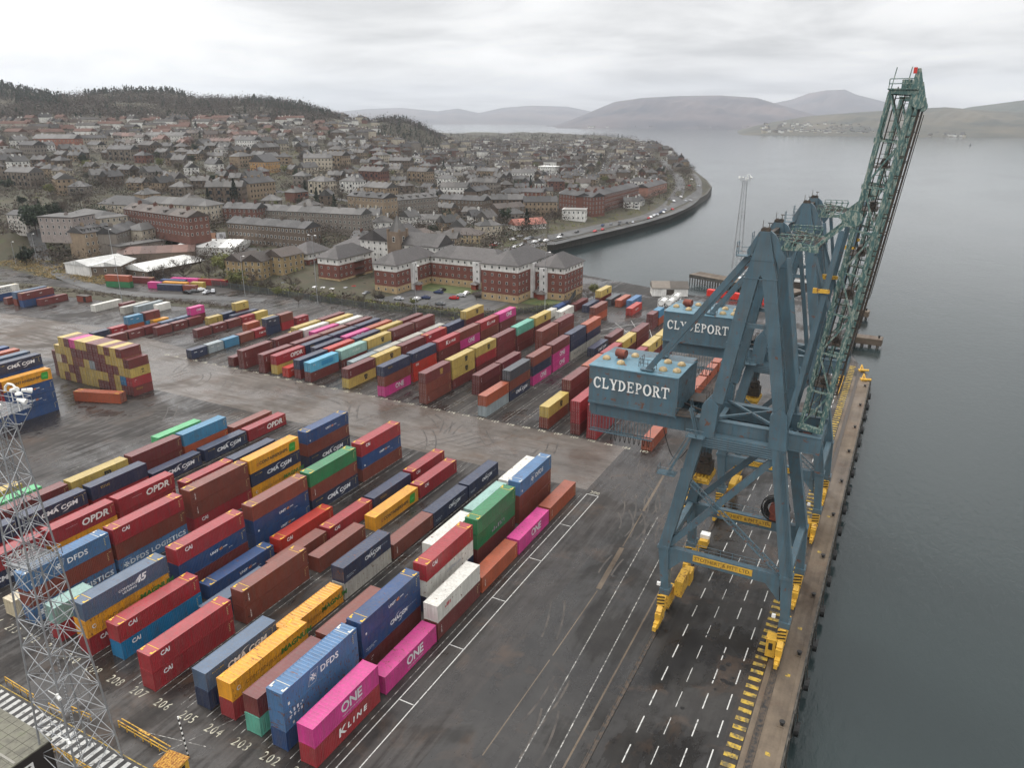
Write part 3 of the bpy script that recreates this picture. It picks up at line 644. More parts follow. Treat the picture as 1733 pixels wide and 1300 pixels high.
container(-309, 174, 0, 40, 2.7, 'M:sml', False, 'maroon container alone at right end of left edge group', 'containers at the left yard edge', .07)
# group behind, turned side-on to the photographer
A = R_(16.3); ca, sa = math.cos(A), math.sin(A)
def tp(dx_, dy_): return -307.0 + dx_ * ca - dy_ * sa, 215.0 + dx_ * sa + dy_ * ca
for dx_, dy_, L, sps, w_ in ((0, 0, 40, ['O', 'g'], 'green-and-orange pair by the track'), (14, 1.5, 20, ['P:one'], 'pink behind the navy one'), (27, -1.5, 40, ['N:cma'], 'front of the side-on group'), (33.6, -1.5, 20, ['B'], 'right end of the side-on group'),
        (26, 3.5, 40, ['G'], 'golden one behind the navy'), (33, 5.2, 20, ['Y'], 'behind the right end'), (22, 8, 40, ['U'], 'between golden and pink ones'), (26, 12, 45, ['P'], 'at the back by the trees'), (4, 10, 45, ['M'], 'by the white shed wall'), (40, 12, 45, ['R'], 'at the back beneath bare trees')):
    x, y = tp(dx_, dy_); stack(x, y, L, sps, False, w_ + ', side-on group', 'containers side-on beyond the track', H=2.7, rz=A + math.pi / 2, jit=0)
x, y = -179.9, 117.9
container(x, y, 0, 45, 2.8, 'O:egl', True, 'orange-red container lying askew before the tall wall', 'containers by the tall wall', R_(90 + 19), )
# tall wall of short containers
WALL = ['Y M P Y Y M M Y M Y M', 'Y Y Y M M M M M M Y Y Y M', 'w M Y B B Y k M M M M Y Y:msc', 'Y Y M M Y Y Y Y Y M Y x R:egl', 'Y M Y M Y Y Y M M M Y M M:yel']
for t_, row in enumerate(reversed(WALL)):
    cs = row.split(); off = 0 if len(cs) == 13 else 1
    for i, sp in enumerate(cs):
        col_ = i + off; xx = -182.6 - 2.52 * (12 - col_)
        container(xx, 122.2 + rnd.uniform(-.03, .03), t_ * 2.6, 20, 2.6, sp, True, f'{CN[sp[0]]} container, {ordi(t_ + 1)} tier up, {ordi(13 - col_)} column from right, tall wall', 'containers of the tall wall')
stack(-216.6, 123.4, 20, ['M', 'M', 'M'], True, 'beside the left end of the tall wall', 'containers by the tall wall', H=2.6)
BIG = [(-191.3, ['G:cs', 'U:u45', 'U:u45', 'U']), (-196.2, ['N:cma', 'U', 'O', 'M', 'U']), (-200.9, ['S', 'M', 'U', 'R', 'B']), (-205.6, ['O', 'R', 'U', 'M', 'B']), (-210.3, ['U', 'B', 'M', 'R', 'U']), (-215, ['R', 'M', 'U', 'B', 'N'])]
for i, (xx, cs) in enumerate(BIG):
    stack(xx, 94.2 + (1.2 if i else 0), 40, cs, False, f'in {ordi(i + 1)} row, big left stack, far end', 'containers of the big left stack')
stack(-191.3, 80.4, 45, ['M', 'R', 'O', 'U'], False, 'in first row, big left stack, near end', 'containers of the big left stack')
build_containers()

# ------------------------------------------------------------------ ship-to-shore cranes
CB = M['craneblue']
def serif_word(word, m):
    mb = MB(); k = [0]; x = 0.0
    def P(pts): k[0] += 1; mb.add([(a, b, .0025 * k[0] % .05) for a, b in pts], [tuple(range(len(pts)))])
    def r_(x0, x1, y0, y1): P([(x0, y0), (x1, y0), (x1, y1), (x0, y1)])
    def stem(x0, top=1, bot=1, w=.24, y0=0, y1=1):
        P([(x0 + .02, y0), (x0 + w - .02, y0), (x0 + w - .045, .5), (x0 + w, y1), (x0, y1), (x0 + .045, .5)])
        if bot: P([(x0 - .09, y0), (x0 + w + .09, y0), (x0 + w + .06, y0 + .09), (x0 - .06, y0 + .09)])
        if top: P([(x0 - .09, y1), (x0 - .06, y1 - .09), (x0 + w + .06, y1 - .09), (x0 + w + .09, y1)])
    def ring(cx, cy, rx, ry, tx, ty, a0, a1):
        n = 22; O = [(cx + rx * math.cos(R_(a0 + (a1 - a0) * i / n)), cy + ry * math.sin(R_(a0 + (a1 - a0) * i / n))) for i in range(n + 1)]; I = [(cx + (rx - tx) * math.cos(R_(a0 + (a1 - a0) * i / n)), cy + (ry - ty) * math.sin(R_(a0 + (a1 - a0) * i / n))) for i in range(n + 1)]
        k[0] += 1; z = .0025 * k[0] % .05; mb.add([(a, b, z) for a, b in O + I], [(i, i + 1, n + 2 + i, n + 1 + i) for i in range(n)])
    for ch in word:
        if ch == 'C': ring(x + .5, .5, .5, .53, .25, .13, 42, 318); P([(x + .80, .62), (x + .90, .62), (x + .93, 1.0), (x + .84, .92)]); P([(x + .80, .30), (x + .90, .22), (x + .84, .12), (x + .74, .14)]); x += 1.02
        elif ch == 'L': stem(x + .09); P([(x + .2, 0), (x + .80, 0), (x + .86, .30), (x + .76, .30), (x + .66, .13), (x + .2, .13)]); x += .93
        elif ch == 'Y': P([(x, 1), (x + .26, 1), (x + .58, .48), (x + .42, .38)]); P([(x + .72, 1), (x + .88, 1), (x + .60, .40), (x + .50, .46)]); r_(x + .37, x + .61, 0, .48); r_(x + .27, x + .71, 0, .09); r_(x - .07, x + .36, .91, 1); r_(x + .62, x + .97, .91, 1); x += 1.0
        elif ch == 'D': stem(x + .09); ring(x + .30, .5, .62, .5, .24, .11, -90, 90); x += 1.04
        elif ch in 'EF': stem(x + .09); P([(x + .2, 1), (x + .78, 1), (x + .80, .74), (x + .71, .74), (x + .64, .88), (x + .2, .88)]); r_(x + .2, x + .60, .45, .57); r_(x + .54, x + .62, .36, .66); P([(x + .2, 0), (x + .80, 0), (x + .85, .28), (x + .76, .28), (x + .66, .12), (x + .2, .12)]); x += .95
        elif ch in 'PR':
            stem(x + .09); ring(x + .34, .72, .44, .28, .22, .10, -90, 90); r_(x + .26, x + .36, .90, 1.0); r_(x + .26, x + .36, .44, .54)
            if ch == 'R': P([(x + .36, .5), (x + .56, .5), (x + .95, .02), (x + .68, .0)]); r_(x + .66, x + 1.02, 0, .09); x += .10
            x += .88
        elif ch == 'O': ring(x + .52, .5, .52, .53, .25, .13, 0, 360); x += 1.10
        elif ch == 'T': r_(x + .02, x + .90, .88, 1.0); stem(x + .34, top=0); P([(x, 1), (x + .10, 1), (x + .09, .70), (x - .02, .66)]); P([(x + .82, 1), (x + .92, 1), (x + .94, .66), (x + .83, .70)]); x += .98
        x += .06
    return mb.mesh('lettering', m)
def rail(mb, pts, h=1.1, r=.035, step=1.6):
    for a, b in zip(pts, pts[1:]):
        a = Vector(a); b = Vector(b); n = max(1, int((b - a).length / step))
        for f in (.5, 1.0): mb.tube(a + Vector((0, 0, h * f)), b + Vector((0, 0, h * f)), r, 4, cap=False)
        for i in range(n + 1): p = a.lerp(b, i / n); mb.tube(p, p + Vector((0, 0, h)), r, 4, cap=False)
def make_crane(ox=-15.6, oy=96.0):
    root = empty('quay_crane', (ox, oy, 0))
    T = lambda x, y, z: (x - ox, y, z)
    def B(*a, **k): m_.beam(*a, **k)
    YN, YF, YT = 0.0, 15.0, 10.0    # near frame, far frame at ground, far frame aloft
    XL, XS = -24.3, -7.1
    for x0, x1, x2 in ((XL, -25.0, -21.3), (XS, -7.7, -11.0)):
        for y0, y1, y2 in ((YN, YN, YN + .2), (YF, YF, YT + .6)):
            m_ = MB(); B(T(x0, y0, 4.8), T(x1, y1, 12.6), 1.15, 1.3, up=(0, 1, 0), w2=1.5, h2=1.5); B(T(x1, y1, 12.2), T(x2, y2, 31.2), 1.55, 1.55, up=(0, 1, 0), w2=1.6, h2=1.6)
            m_.cbox(T(x1, y1, 12.4), (1.75, 1.75, .5)); m_.cbox(T(x0, y0, 5.0), (1.5, 1.9, .9))
            for q in range(4):
                if x0 == XS and y0 == YN: m_.tube(T(x1 + .85 - .2 * q, y1 - .8, 12.2), T(x2 + .85 - .2 * q, y2 - .85, 31.0), .05, 5)
            m_.build('leg', CB, root)
    for y, tag_ in ((YN, 1), (YF, 0)):
        m_ = MB(); B(T(-25.0, y, 11.6), T(-7.7, y, 11.6), .95, 1.7); m_.add([T(-24.2, y - .4, 10.7), T(-22.2, y - .4, 10.7), T(-24.4, y - .4, 8.2), T(-24.2, y + .4, 10.7), T(-22.2, y + .4, 10.7), T(-24.4, y + .4, 8.2)], [(0, 2, 1), (3, 4, 5), (0, 3, 5, 2), (1, 2, 5, 4)])
        m_.add([T(-8.4, y - .4, 10.7), T(-10.4, y - .4, 10.7), T(-8.2, y - .4, 8.2), T(-8.4, y + .4, 10.7), T(-10.4, y + .4, 10.7), T(-8.2, y + .4, 8.2)], [(0, 1, 2), (3, 5, 4), (0, 2, 5, 3), (1, 4, 5, 2)])
        tie = m_.build('tie_beam', CB, root)
        m_ = MB(); m_.cbox(T(-16.4, y - .52, 11.75), (8.4, .06, 1.0)); pl = m_.build('maker_plate', M['yellow'], tie)
        me = text_mesh('STOTHERT & PITT LTD.', .78, .01, .98, m=mat('dark_plate_lettering', (.12, .07, .02), .6)); me.transform(Matrix.Rotation(R_(90), 4, 'X')); me.transform(Matrix.Translation(T(-16.4, y - .56, 11.74))); link('lettering', me, pl)
        m_ = MB(); rail(m_, [T(-23.6, y + .35, 12.45), T(-8.6, y + .35, 12.45)]); m_.build('handrail', CB, tie)
    for y in (YN + .2, YT + .6):
        m_ = MB(); B(T(-21.8, y, 30.3), T(-10.6, y, 30.3), 1.3, 1.9)
        for q in range(5): m_.tube(T(-21.5, y - .75, 29.6 + .32 * q), T(-11.2, y - .75, 29.6 + .32 * q), .055, 5)
        m_.build('portal_beam', CB, root)
    for x in (-21.2, -10.9):
        m_ = MB(); B(T(x, .8, 30.0), T(x, YT + .2, 30.0), 1.2, 1.7); m_.build('cross_beam', CB, root)
    for x in (-24.85, -7.65):
        m_ = MB(); B(T(x, .7, 12.3), T(x, YF - .7, 12.3), .9, 1.3); m_.build('cross_beam', CB, root)
    # diagonal braces and stair truss of both frames
    for y, yt in ((YN, YN), (YF, YT)):
        m_ = MB(); B(T(-11.4, yt + .1, 29.2), T(-24.2, y, 13.0), .75, .9); m_.build('brace', CB, root)
    m_ = MB(); a, b = Vector(T(-23.4, -.5, 24.6)), Vector(T(-8.6, -.5, 12.4)); n_ = 22
    for dz in (0, .9): B(a + Vector((0, 0, dz)), b + Vector((0, 0, dz)), .16, .16)
    for i in range(n_): p = a.lerp(b, i / n_); q = a.lerp(b, (i + 1) / n_); B(p, q + Vector((0, 0, .9)), .09, .09); B(p, p + Vector((0, 0, .9)), .08, .08)
    m_.build('stair_truss', CB, root)
    # stair tower down the landside leg
    m_ = MB()
    a, b = Vector(T(-22.2, -1.3, 31.0)), Vector(T(-25.0, -1.3, 24.8))
    for s_ in (-.45, .45): B(a + Vector((0, s_, 0)), b + Vector((0, s_, 0)), .1, .28); m_.tube(a + Vector((0, s_, 1.1)), b + Vector((0, s_, 1.1)), .035, 4)
    for i in range(13): p = a.lerp(b, i / 13); m_.cbox(p, (.35, .9, .05))
    m_.cbox(T(-25.2, -1.1, 24.7), (2.6, 1.7, .1)); rail(m_, [T(-26.4, -.4, 24.7), T(-26.4, -1.9, 24.7), T(-24.0, -1.9, 24.7)]); m_.cbox(T(-21.6, -1.2, 31.05), (2.4, 1.5, .1)); rail(m_, [T(-22.8, -1.9, 31.1), T(-20.4, -1.9, 31.1)])
    a, b = Vector(T(-22.6, -1.3, 35.2)), Vector(T(-21.4, -1.3, 31.1))
    for s_ in (-.4, .4): B(a + Vector((0, s_, 0)), b + Vector((0, s_, 0)), .1, .2); m_.tube(a + Vector((0, s_, 1.1)), b + Vector((0, s_, 1.1)), .035, 4)
    m_.build('stair', CB, root)
    # bridge girders
    for y in (1.5, 9.0):
        m_ = MB(); B(T(-37.9, y, 31.8), T(-6.0, y, 31.8), .9, 2.2); B(T(-37.9, y, 32.95), T(-6.0, y, 32.95), 1.1, .1); B(T(-37.9, y, 30.68), T(-6.0, y, 30.68), 1.1, .1); [m_.cbox(T(-37 + q * 2.2, y, 31.8), (.08, 1.0, 2.2)) for q in range(14)]; m_.build('bridge_girder', CB, root)
    m_ = MB(); B(T(-37.8, 1.4, 31.9), T(-37.8, 8.8, 31.9), .9, 2.1)
    for x0, x1 in ((-19.5, -11.6), (-11.6, -19.5)): B(T(x0, 1.5, 33.3), T(x1, 8.8, 33.3), .35, .3)
    for x in (-24.0, -19.6, -11.6, -6.4): B(T(x, 1.4, 31.6), T(x, 8.8, 31.6), .7, 1.5)
    m_.build('bridge_bracing', CB, root)
    # node boxes and A-frames
    for y in (YN + .3, YT - .3):
        for x, s_ in ((-20.3, 1), (-11.2, -1)):
            m_ = MB(); m_.plate([(x - ox - 1.35 if s_ > 0 else x - ox - .95, 31.0), (x - ox + (.95 if s_ > 0 else 1.35), 31.0), (x - ox + (1.25 if s_ > 0 else .9), 35.6), (x - ox + .1, 36.9), (x - ox - (.9 if s_ > 0 else 1.2), 35.6)], y - .95, y + .95); m_.build('leg_node', CB, root)
        m_ = MB()
        m_.plate([(-1.9, 53.2), (-1.35, 55.6), (-.52, 59.0), (.52, 59.0), (1.35, 55.6), (1.9, 53.2), (.25, 53.2), (0, 53.7), (-.25, 53.2)], y - .55, y + .55)
        m_.plate([(-1.95, 53.22), (-.25, 53.22), (-3.0, 36.0), (-4.6, 36.0)], y - .68, y + .68); m_.plate([(.25, 53.22), (1.95, 53.22), (5.0, 36.0), (3.45, 36.0)], y - .68, y + .68)
        m_.cbox((0, y, 55.5), (2.85, 1.2, .10)); m_.cbox((0, y, 53.2), (4.1, 1.46, .12)); m_.cbox((-.0, y, 47.0), (4.6, .5, .5))
        for q in range(1, 6):
            f = q / 6; m_.cbox((-1.1 - 2.7 * f, y, 53.2 - 17.2 * f), (1.86 - .1 * f, 1.40, .07)); m_.cbox((1.1 + 3.12 * f, y, 53.2 - 17.2 * f), (1.86 - .1 * f, 1.40, .07))
        for a_, b_ in (((2.05, y - .1, 53.2), (5.2, y - .1, 36.2)), ((2.05, y + .3, 53.2), (5.2, y + .3, 36.2)), ((1.4, y + .1, 56.0), (2.05, y + .1, 53.2))): m_.tube(a_, b_, .05, 4)
        for q in range(26): f = q / 26; m_.tube((2.05 + 3.15 * f, y - .1, 53.2 - 17 * f), (2.05 + 3.15 * f, y + .3, 53.2 - 17 * f), .03, 3)
        m_.plate([(-1.3, 56.2), (-.52, 59.0), (-.42, 59.2), (-.8, 58.9), (-2.0, 56.6), (-1.9, 55.6)], y - .25, y + .25); m_.plate([(1.3, 56.2), (.52, 59.0), (.42, 59.2), (1.2, 58.6), (2.7, 55.8), (2.0, 54.6)], y - .25, y + .25)
        m_.build('a_frame', CB, root)
        m_ = MB()
        for x in (-.28, .22): m_.tube((x, y - .35, 59.15), (x, y - .2, 59.15), .34, 12); m_.tube((x, y + .2, 59.15), (x, y + .35, 59.15), .34, 12)
        m_.tube((-.45, y, 59.0), (-.45, y, 60.3), .04, 5); m_.tube((.3, y, 59.0), (.3, y, 60.0), .05, 5); m_.cbox((.35, y, 60.0), (.5, .1, .1)); m_.build('head_sheave', M['darksteel'], root)
        m_ = MB(); B((-1.6, y, 55.9), (-29.6 - ox, y + (1.0 if y < 5 else -1.0), 38.7), .62, .75)
        m_.cbox((-29.7 - ox, y + (1.0 if y < 5 else -1.0), 38.75), (1.8, 1.2, .2)); m_.build('backstay', CB, root)
        m_ = MB(); m_.cbox((-2.3, y - .9, 56.0), (1.5, 1.3, .1)); rail(m_, [(-3.0, y - 1.5, 56.05), (-1.6, y - 1.5, 56.05)]); rail(m_, [(-3.0, y - 1.5, 56.05), (-3.0, y - .3, 56.05)], 1.6, .05); m_.build('service_cage', CB, root)
        # forestay arms and V struts
        m_ = MB(); B((1.2, y, 57.0), (5.7, y, 57.25), .35, .45); B((5.6, y, 57.3), (8.9, y, 60.4), .34, .36); B((1.6, y, 58.2), (5.7, y, 57.5), .12, .16); m_.cbox((5.7, y, 57.2), (1.1, .8, .7)); rail(m_, [(1.8, y - .5, 57.95), (5.4, y - .5, 57.95)], .9, .05, .8)
        for q in range(4): B((2.0 + q, y - .3, 57.0), (2.8 + q * .9, y + .3, 58.5), .14, .14)
        m_.tube((2.6, y - .3, 57.6), (2.6, y + .3, 57.6), .4, 10); m_.tube((4.0, y - .2, 57.5), (4.0, y + .2, 57.5), .35, 10); m_.build('forestay_arm', M['boomgreen'], root)
        m_ = MB(); B((6.1, y - .1, 40.0), (8.5, y - .1, 59.6), .62, .62); m_.build('boom_stop', CB, root)
        m_ = MB(); B((6.0, y - .1, 40.0), (3.0, y - .1, 56.0), .5, .5); B((5.2, y, 34.0), (6.1, y, 40.2), .7, .7); B((5.9, y + .1, 56.6), (8.2, y + .1, 50.5), .3, .3); m_.build('boom_stop', CB, root)
        m_ = MB(); m_.cbox((7.3, y - .5, 52.4), (1.7, .35, .45)); m_.cbox((6.5, y - .5, 52.4), (.5, .4, .6)); m_.build('boom_latch', M['yellow'], root)
    m_ = MB(); B((0, YN + .9, 58.0), (0, YT - .9, 58.0), .5, .8); B((3.2, YN + .9, 57.6), (3.2, YT - .9, 57.6), .4, .5); B((5.8, YN + .9, 57.2), (5.8, YT - .9, 57.2), .5, .7)
    for q in range(6): m_.tube((.2 + .5 * q, 2 + q, 58.4), (5.8, 1.5 + 1.1 * q, 57.6), .05, 4)
    m_.build('head_platform', M['darksteel'], root)
    # machinery house
    hx0, hx1, hy0, hy1, hz0, hz1 = -38.0 - ox, -25.0 - ox, .25, 10.6, 33.0, 38.45
    m_ = MB(); m_.box(hx0, hx1, hy0, hy1 - .0, hz0, hz1 - .02)
    for x in (hx0 + 4.3, hx0 + 8.7): m_.box(x, x + .06, hy0 - .03, hy0, hz0, hz1 - .1)
    m_.box(hx0 - .05, hx1 + .05, hy0 - .12, hy0 + .02, hz0 - .25, hz0 + .05); m_.box(hx1 - .02, hx1 + .14, hy0 - .1, hy0 + .1, hz0 - .5, hz1)
    hs = m_.build('machinery_house', CB, root)
    m_ = MB(); prof = [(hy0 - .12, hz1 - .02), (hy0 + 6.2, hz1 + .02), (hy0 + 9.2, hz1 - .25), (hy1 + .1, hz1 - .6)]
    V = []; F = []
    for y, z in prof: V += [(hx0 - .1, y, z + .06), (hx1 + .1, y, z + .06)]
    for y, z in prof: V += [(hx0 - .1, y, z - .1), (hx1 + .1, y, z - .1)]
    for i in range(3): F += [(2 * i, 2 * i + 1, 2 * i + 3, 2 * i + 2), (8 + 2 * i, 10 + 2 * i, 11 + 2 * i, 9 + 2 * i), (2 * i, 2 * i + 2, 10 + 2 * i, 8 + 2 * i), (2 * i + 1, 9 + 2 * i, 11 + 2 * i, 2 * i + 3)]
    F += [(0, 8, 9, 1), (6, 7, 15, 14)]
    m_.add(V, F); rf = m_.build('roof', M['roofblue'], hs)
    for x, y in ((1.2, 3.6), (3.9, 2.3), (1.9, 7.4), (4.6, 6.6), (10.2, 2.2), (12.1, 2.5), (9.8, 5.9), (11.9, 5.6)):
        m_ = MB(); m_.dome((hx0 + x, hy0 + y, hz1 + .12), .62, .62, .52); m_.tube((hx0 + x, hy0 + y, hz1 - .02), (hx0 + x, hy0 + y, hz1 + .14), .6, 12); m_.build('roof_vent', M['vent'], rf)
    m_ = MB(); m_.tube((hx0 + 2.3, hy0 + 5.0, hz1 + .85), (hx0 + 3.8, hy0 + 4.7, hz1 + .85), .62, 14); m_.cbox((hx0 + 3.0, hy0 + 4.9, hz1 + .3), (.8, .8, .5)); m_.build('exhaust_drum', M['rust'], rf)
    m_ = MB(); rail(m_, [(hx0 + 6.6, hy0 + 4.6, hz1 + .04), (hx0 + 6.6, hy0 + 2.3, hz1 + .04), (hx0 + 9.2, hy0 + 2.3, hz1 + .04)], 1.2, .04, .6); m_.build('handrail', M['darksteel'], rf)
    me = serif_word('CLYDEPORT', M['white']); w_ = max(v.co.x for v in me.vertices); me.transform(Matrix.Diagonal((11.2 / w_, 1.62, 1, 1)))
    me.transform(Matrix.Translation((-5.6, -.81, 0))); me.transform(Matrix.Rotation(R_(90), 4, 'X')); me.transform(Matrix.Translation(((hx0 + hx1) / 2 - .15, hy0 - .14, 36.05))); link('lettering', me, hs)
    # landing beside the house
    m_ = MB(); m_.cbox((hx1 + 1.3, 1.2, 33.1), (2.5, 2.4, .1)); m_.cbox((hx1 + 1.2, 8.6, 33.1), (2.3, 3.6, .1)); rail(m_, [(hx1 + .1, .0, 33.15), (hx1 + 2.5, .0, 33.15)]); rail(m_, [(hx1 + .2, 10.4, 33.15), (hx1 + 2.6, 10.4, 33.15), (hx1 + 2.6, 7.0, 33.15)]); B((hx1, 4.8, 33.3), (hx1 + 4.7, 1.4, 33.6), .2, .2); m_.build('landing', M['darksteel'], root)
    # festoon gantry below the backreach
    m_ = MB(); z1 = 30.7
    for y in (.6,):
        B((hx0 + .2, y, 28.3), (hx1 - 3.2, y, 28.3), .16, .2)
        for q in range(20): x = hx0 + .4 + q * .48; B((x, y, 28.3), (x, y, z1), .08, .08)
        B((hx0 + .2, y + .8, 28.3), (hx1 - 3.2, y + .8, 28.3), .14, .14)
    m_.build('cable_gantry', CB, root)
    m_ = MB()
    for q in range(9):
        x = hx0 + 3.3 + q * .72; pts = [Vector((x + .36 * t_ / 6, .9, 28.3 - 1.25 * math.sin(math.pi * t_ / 6))) for t_ in range(7)]
        for a, b in zip(pts, pts[1:]): m_.tube(a, b, .05, 4, cap=False)
    pts = [Vector((hx1 - 1.5 + 3.6 * t_ / 10, .2, 30.8 - 3.0 * math.sin(math.pi * t_ / 10) - .25 * t_)) for t_ in range(11)]
    for a, b in zip(pts, pts[1:]): m_.tube(a, b, .06, 5, cap=False)
    m_.build('hanging_cable', M['black'], root)
    # trolley cab with head block between the legs
    m_ = MB(); m_.cbox((-5.6, 4.6, 24.2), (2.2, 2.2, 1.6)); m_.tube((-5.6, 4.6, 25.0), (-5.6, 4.6, 26.0), .9, 12)
    for q in range(4): m_.tube((-6.2 + .4 * q, 4.2 + .25 * q, 26), (-6.0 + .3 * q, 4.4, 31), .05, 4)
    m_.build('hoist_block', M['darksteel'], root)
    m_ = MB(); m_.cbox((-5.6, 4.6, 22.7), (2.4, 4.4, .6))
    for y in (2.6, 6.6): m_.tube((-6.6, y, 22.9), (-4.6, y, 22.9), .4, 8)
    for q in range(5): B((-6.6 + .5 * q, 3.0, 23.0), (-6.4 + .4 * q, 6.0, 23.9), .2, .2)
    m_.build('head_block', M['yellow'], root)
    # cable reel on the far tie beam
    m_ = MB(); n_ = 26; cx_, cz_, yy = -10.6 - ox - 1.3, 14.6, YF - .2
    for k in range(n_):
        a0, a1 = 2 * math.pi * k / n_, 2 * math.pi * (k + 1) / n_
        for y in (-.35, .35): B((cx_ + 2.1 * math.cos(a0), yy + y, cz_ + 2.1 * math.sin(a0)), (cx_ + 2.1 * math.cos(a1), yy + y, cz_ + 2.1 * math.sin(a1)), .12, .3, up=(0, 1, 0))
        B((cx_ + 1.5 * math.cos(a0), yy, cz_ + 1.5 * math.sin(a0)), (cx_ + 1.5 * math.cos(a1), yy, cz_ + 1.5 * math.sin(a1)), .6, .5, up=(0, 1, 0))
    m_.build('cable_reel', M['black'], root); m_ = MB(); m_.tube((cx_, yy - .7, cz_), (cx_, yy + .7, cz_), .9, 14); m_.cbox((cx_, yy + .3, 13.0), (1.4, 1.2, 1.4)); m_.build('reel_drum', M['rust'], root)
    # boom, raised
    for y in (2.0, 8.2):
        lo_l, lo_r, hi_l, hi_r = Vector(T(-8.9, y, 34.0)), Vector(T(-6.4, y, 33.6)), Vector(T(-4.45, y, 74.8)), Vector(T(-2.0, y, 74.5))
        m_ = MB(); up_ = (0, 1, 0); B(lo_l, hi_l, .34, .40, up=up_); m_.tube(lo_r, hi_r, .30, 10)
        B(lo_l, lo_r, .6, .7, up=up_); B(hi_l, hi_r + Vector((.3, 0, .1)), .42, .42, up=up_)
        nb_ = 8
        for i in range(nb_):
            f0, f1 = i / nb_, (i + 1) / nb_; a, b = lo_l.lerp(hi_l, f0), lo_r.lerp(hi_r, f0); c, d = lo_l.lerp(hi_l, f1), lo_r.lerp(hi_r, f1)
            B(a, b, .22, .26, up=up_); B(*((a, d) if i % 2 == 0 else (b, c)), .2, .26, up=up_)
            m_.cbox(tuple(b), (.75, .5, .6)); m_.cbox(tuple(a), (.6, .45, .55))
        m_.build('boom_truss', M['boomgreen'], root)
    m_ = MB(); lo_l, lo_r, hi_l, hi_r = Vector(T(-8.9, 0, 34.0)), Vector(T(-6.4, 0, 33.6)), Vector(T(-4.45, 0, 74.8)), Vector(T(-2.0, 0, 74.5)); yv = lambda y: Vector((0, y, 0))
    for i in range(9):
        f0 = i / 8
        for (p, q) in ((lo_l, hi_l), (lo_r, hi_r)):
            a = p.lerp(q, f0); B(a + yv(2.1), a + yv(8.1), .22, .26)
        if i < 8:
            a = lo_r.lerp(hi_r, f0); b = lo_r.lerp(hi_r, (i + 1) / 8); B(a + yv(2.1 if i % 2 else 8.1), b + yv(8.1 if i % 2 else 2.1), .16, .2)
            a = lo_l.lerp(hi_l, f0); b = lo_l.lerp(hi_l, (i + 1) / 8); B(a + yv(8.1 if i % 2 else 2.1), b + yv(2.1 if i % 2 else 8.1), .14, .18)
    m_.build('boom_bracing', M['boomgreen'], root)
    for y in (3.1, 7.1):
        m_ = MB(); off = Vector((.72, 0, 0)); B(lo_r.lerp(hi_r, .12) + off + yv(y), hi_r + off + yv(y) - Vector((0, 0, 1.5)), .22, .38, up=(0, 1, 0)); [m_.cbox(tuple(lo_r.lerp(hi_r, .12 + .88 * q / 16) + off * .5 + yv(y)), (.6, .2, .14)) for q in range(16)]; m_.build('trolley_rail', M['darksteel'], root)
        m_ = MB(); off = Vector((1.0, 0, 0)); m_.tube(lo_r.lerp(hi_r, .25) + off + yv(y), hi_r + off + yv(y) - Vector((0, 0, 2)), .05, 5); m_.build('trolley_rope', M['darksteel'], root)
    m_ = MB()    # ladder walk inside the boom
    a, b = lo_l + Vector((.75, 2.6, 1)), hi_l + Vector((.75, 2.6, .5)); c, d = a + yv(.9), b + yv(.9)
    for p, q in ((a, b), (c, d), (a + Vector((.9, 0, 0)), b + Vector((.9, 0, 0))), (c + Vector((.9, 0, 0)), d + Vector((.9, 0, 0)))): m_.tube(p, q, .05, 4)
    for i in range(34):
        f = i / 34; p, q = a.lerp(b, f), c.lerp(d, f); m_.tube(p, q, .035, 4); m_.tube(p, p + Vector((.9, 0, 0)), .03, 4)
        if i % 3 == 0: m_.tube(q, q + Vector((.9, 0, 0)), .03, 4); m_.tube(p + Vector((.9, 0, 0)), q + Vector((.9, 0, 0)), .03, 4)
    m_.build('boom_ladder', M['darksteel'], root)
    m_ = MB()
    for i, f in enumerate((.13, .27, .42, .55, .68, .8)):
        p = lo_l.lerp(hi_l, f); m_.cbox((p.x + 1.2, 5.2, p.z), (1.7, 4.6, .1)); rail(m_, [(p.x + .4, 3.2, p.z), (p.x + 2.0, 3.2, p.z)], 1.0, .04, .8); m_.tube((p.x + 1.4, 4, p.z + .5), (p.x + 1.4, 6.5, p.z + .5), .45, 8)
    m_.build('boom_platform', M['darksteel'], root)
    for y in (2.0, 8.2):
        m_ = MB(); p = Vector(T(-6.5, y - .32, 60.9)); P = []
        for k in range(12): a_ = 2 * math.pi * k / 12; P.append((p.x + .1 + (1.15 if math.cos(a_) < 0 else 1.3) * math.cos(a_), p.z + 1.0 * math.sin(a_)))
        m_.plate(P, y - .36, y - .22); m_.tube((p.x - .35, y - .45, p.z - .1), (p.x - .35, y + .4, p.z - .1), .28, 10); m_.build('pivot_plate', M['boomgreen'], root)
    m_ = MB(); hp = Vector(T(-3.0, 0, 74.9)); m_.cbox((hp.x - .2, 5.1, hp.z + .15), (3.0, 7.0, .12)); rail(m_, [(hp.x - 1.6, 1.8, hp.z + .2), (hp.x + .8, 1.8, hp.z + .2), (hp.x + .8, 8.4, hp.z + .2)], 1.0, .05)
    m_.plate([(hp.x + .5, hp.z), (hp.x + 1.9, hp.z), (hp.x + 1.3, hp.z + 2.2), (hp.x + .9, hp.z + 2.2)], 1.7, 2.1); m_.tube((hp.x + 1.6, 1.6, hp.z - 1.2), (hp.x + 1.6, 8.6, hp.z - 1.2), .75, 12)
    for q in (-1.4, .1): m_.tube((hp.x + q, 2.4, hp.z), (hp.x + q + .3, 2.4, hp.z + 2.4), .05, 4)
    m_.cbox((hp.x + .1, 3.4, hp.z + .7), (1.0, 1.2, .9)); m_.build('boom_tip', M['boomgreen'], root)
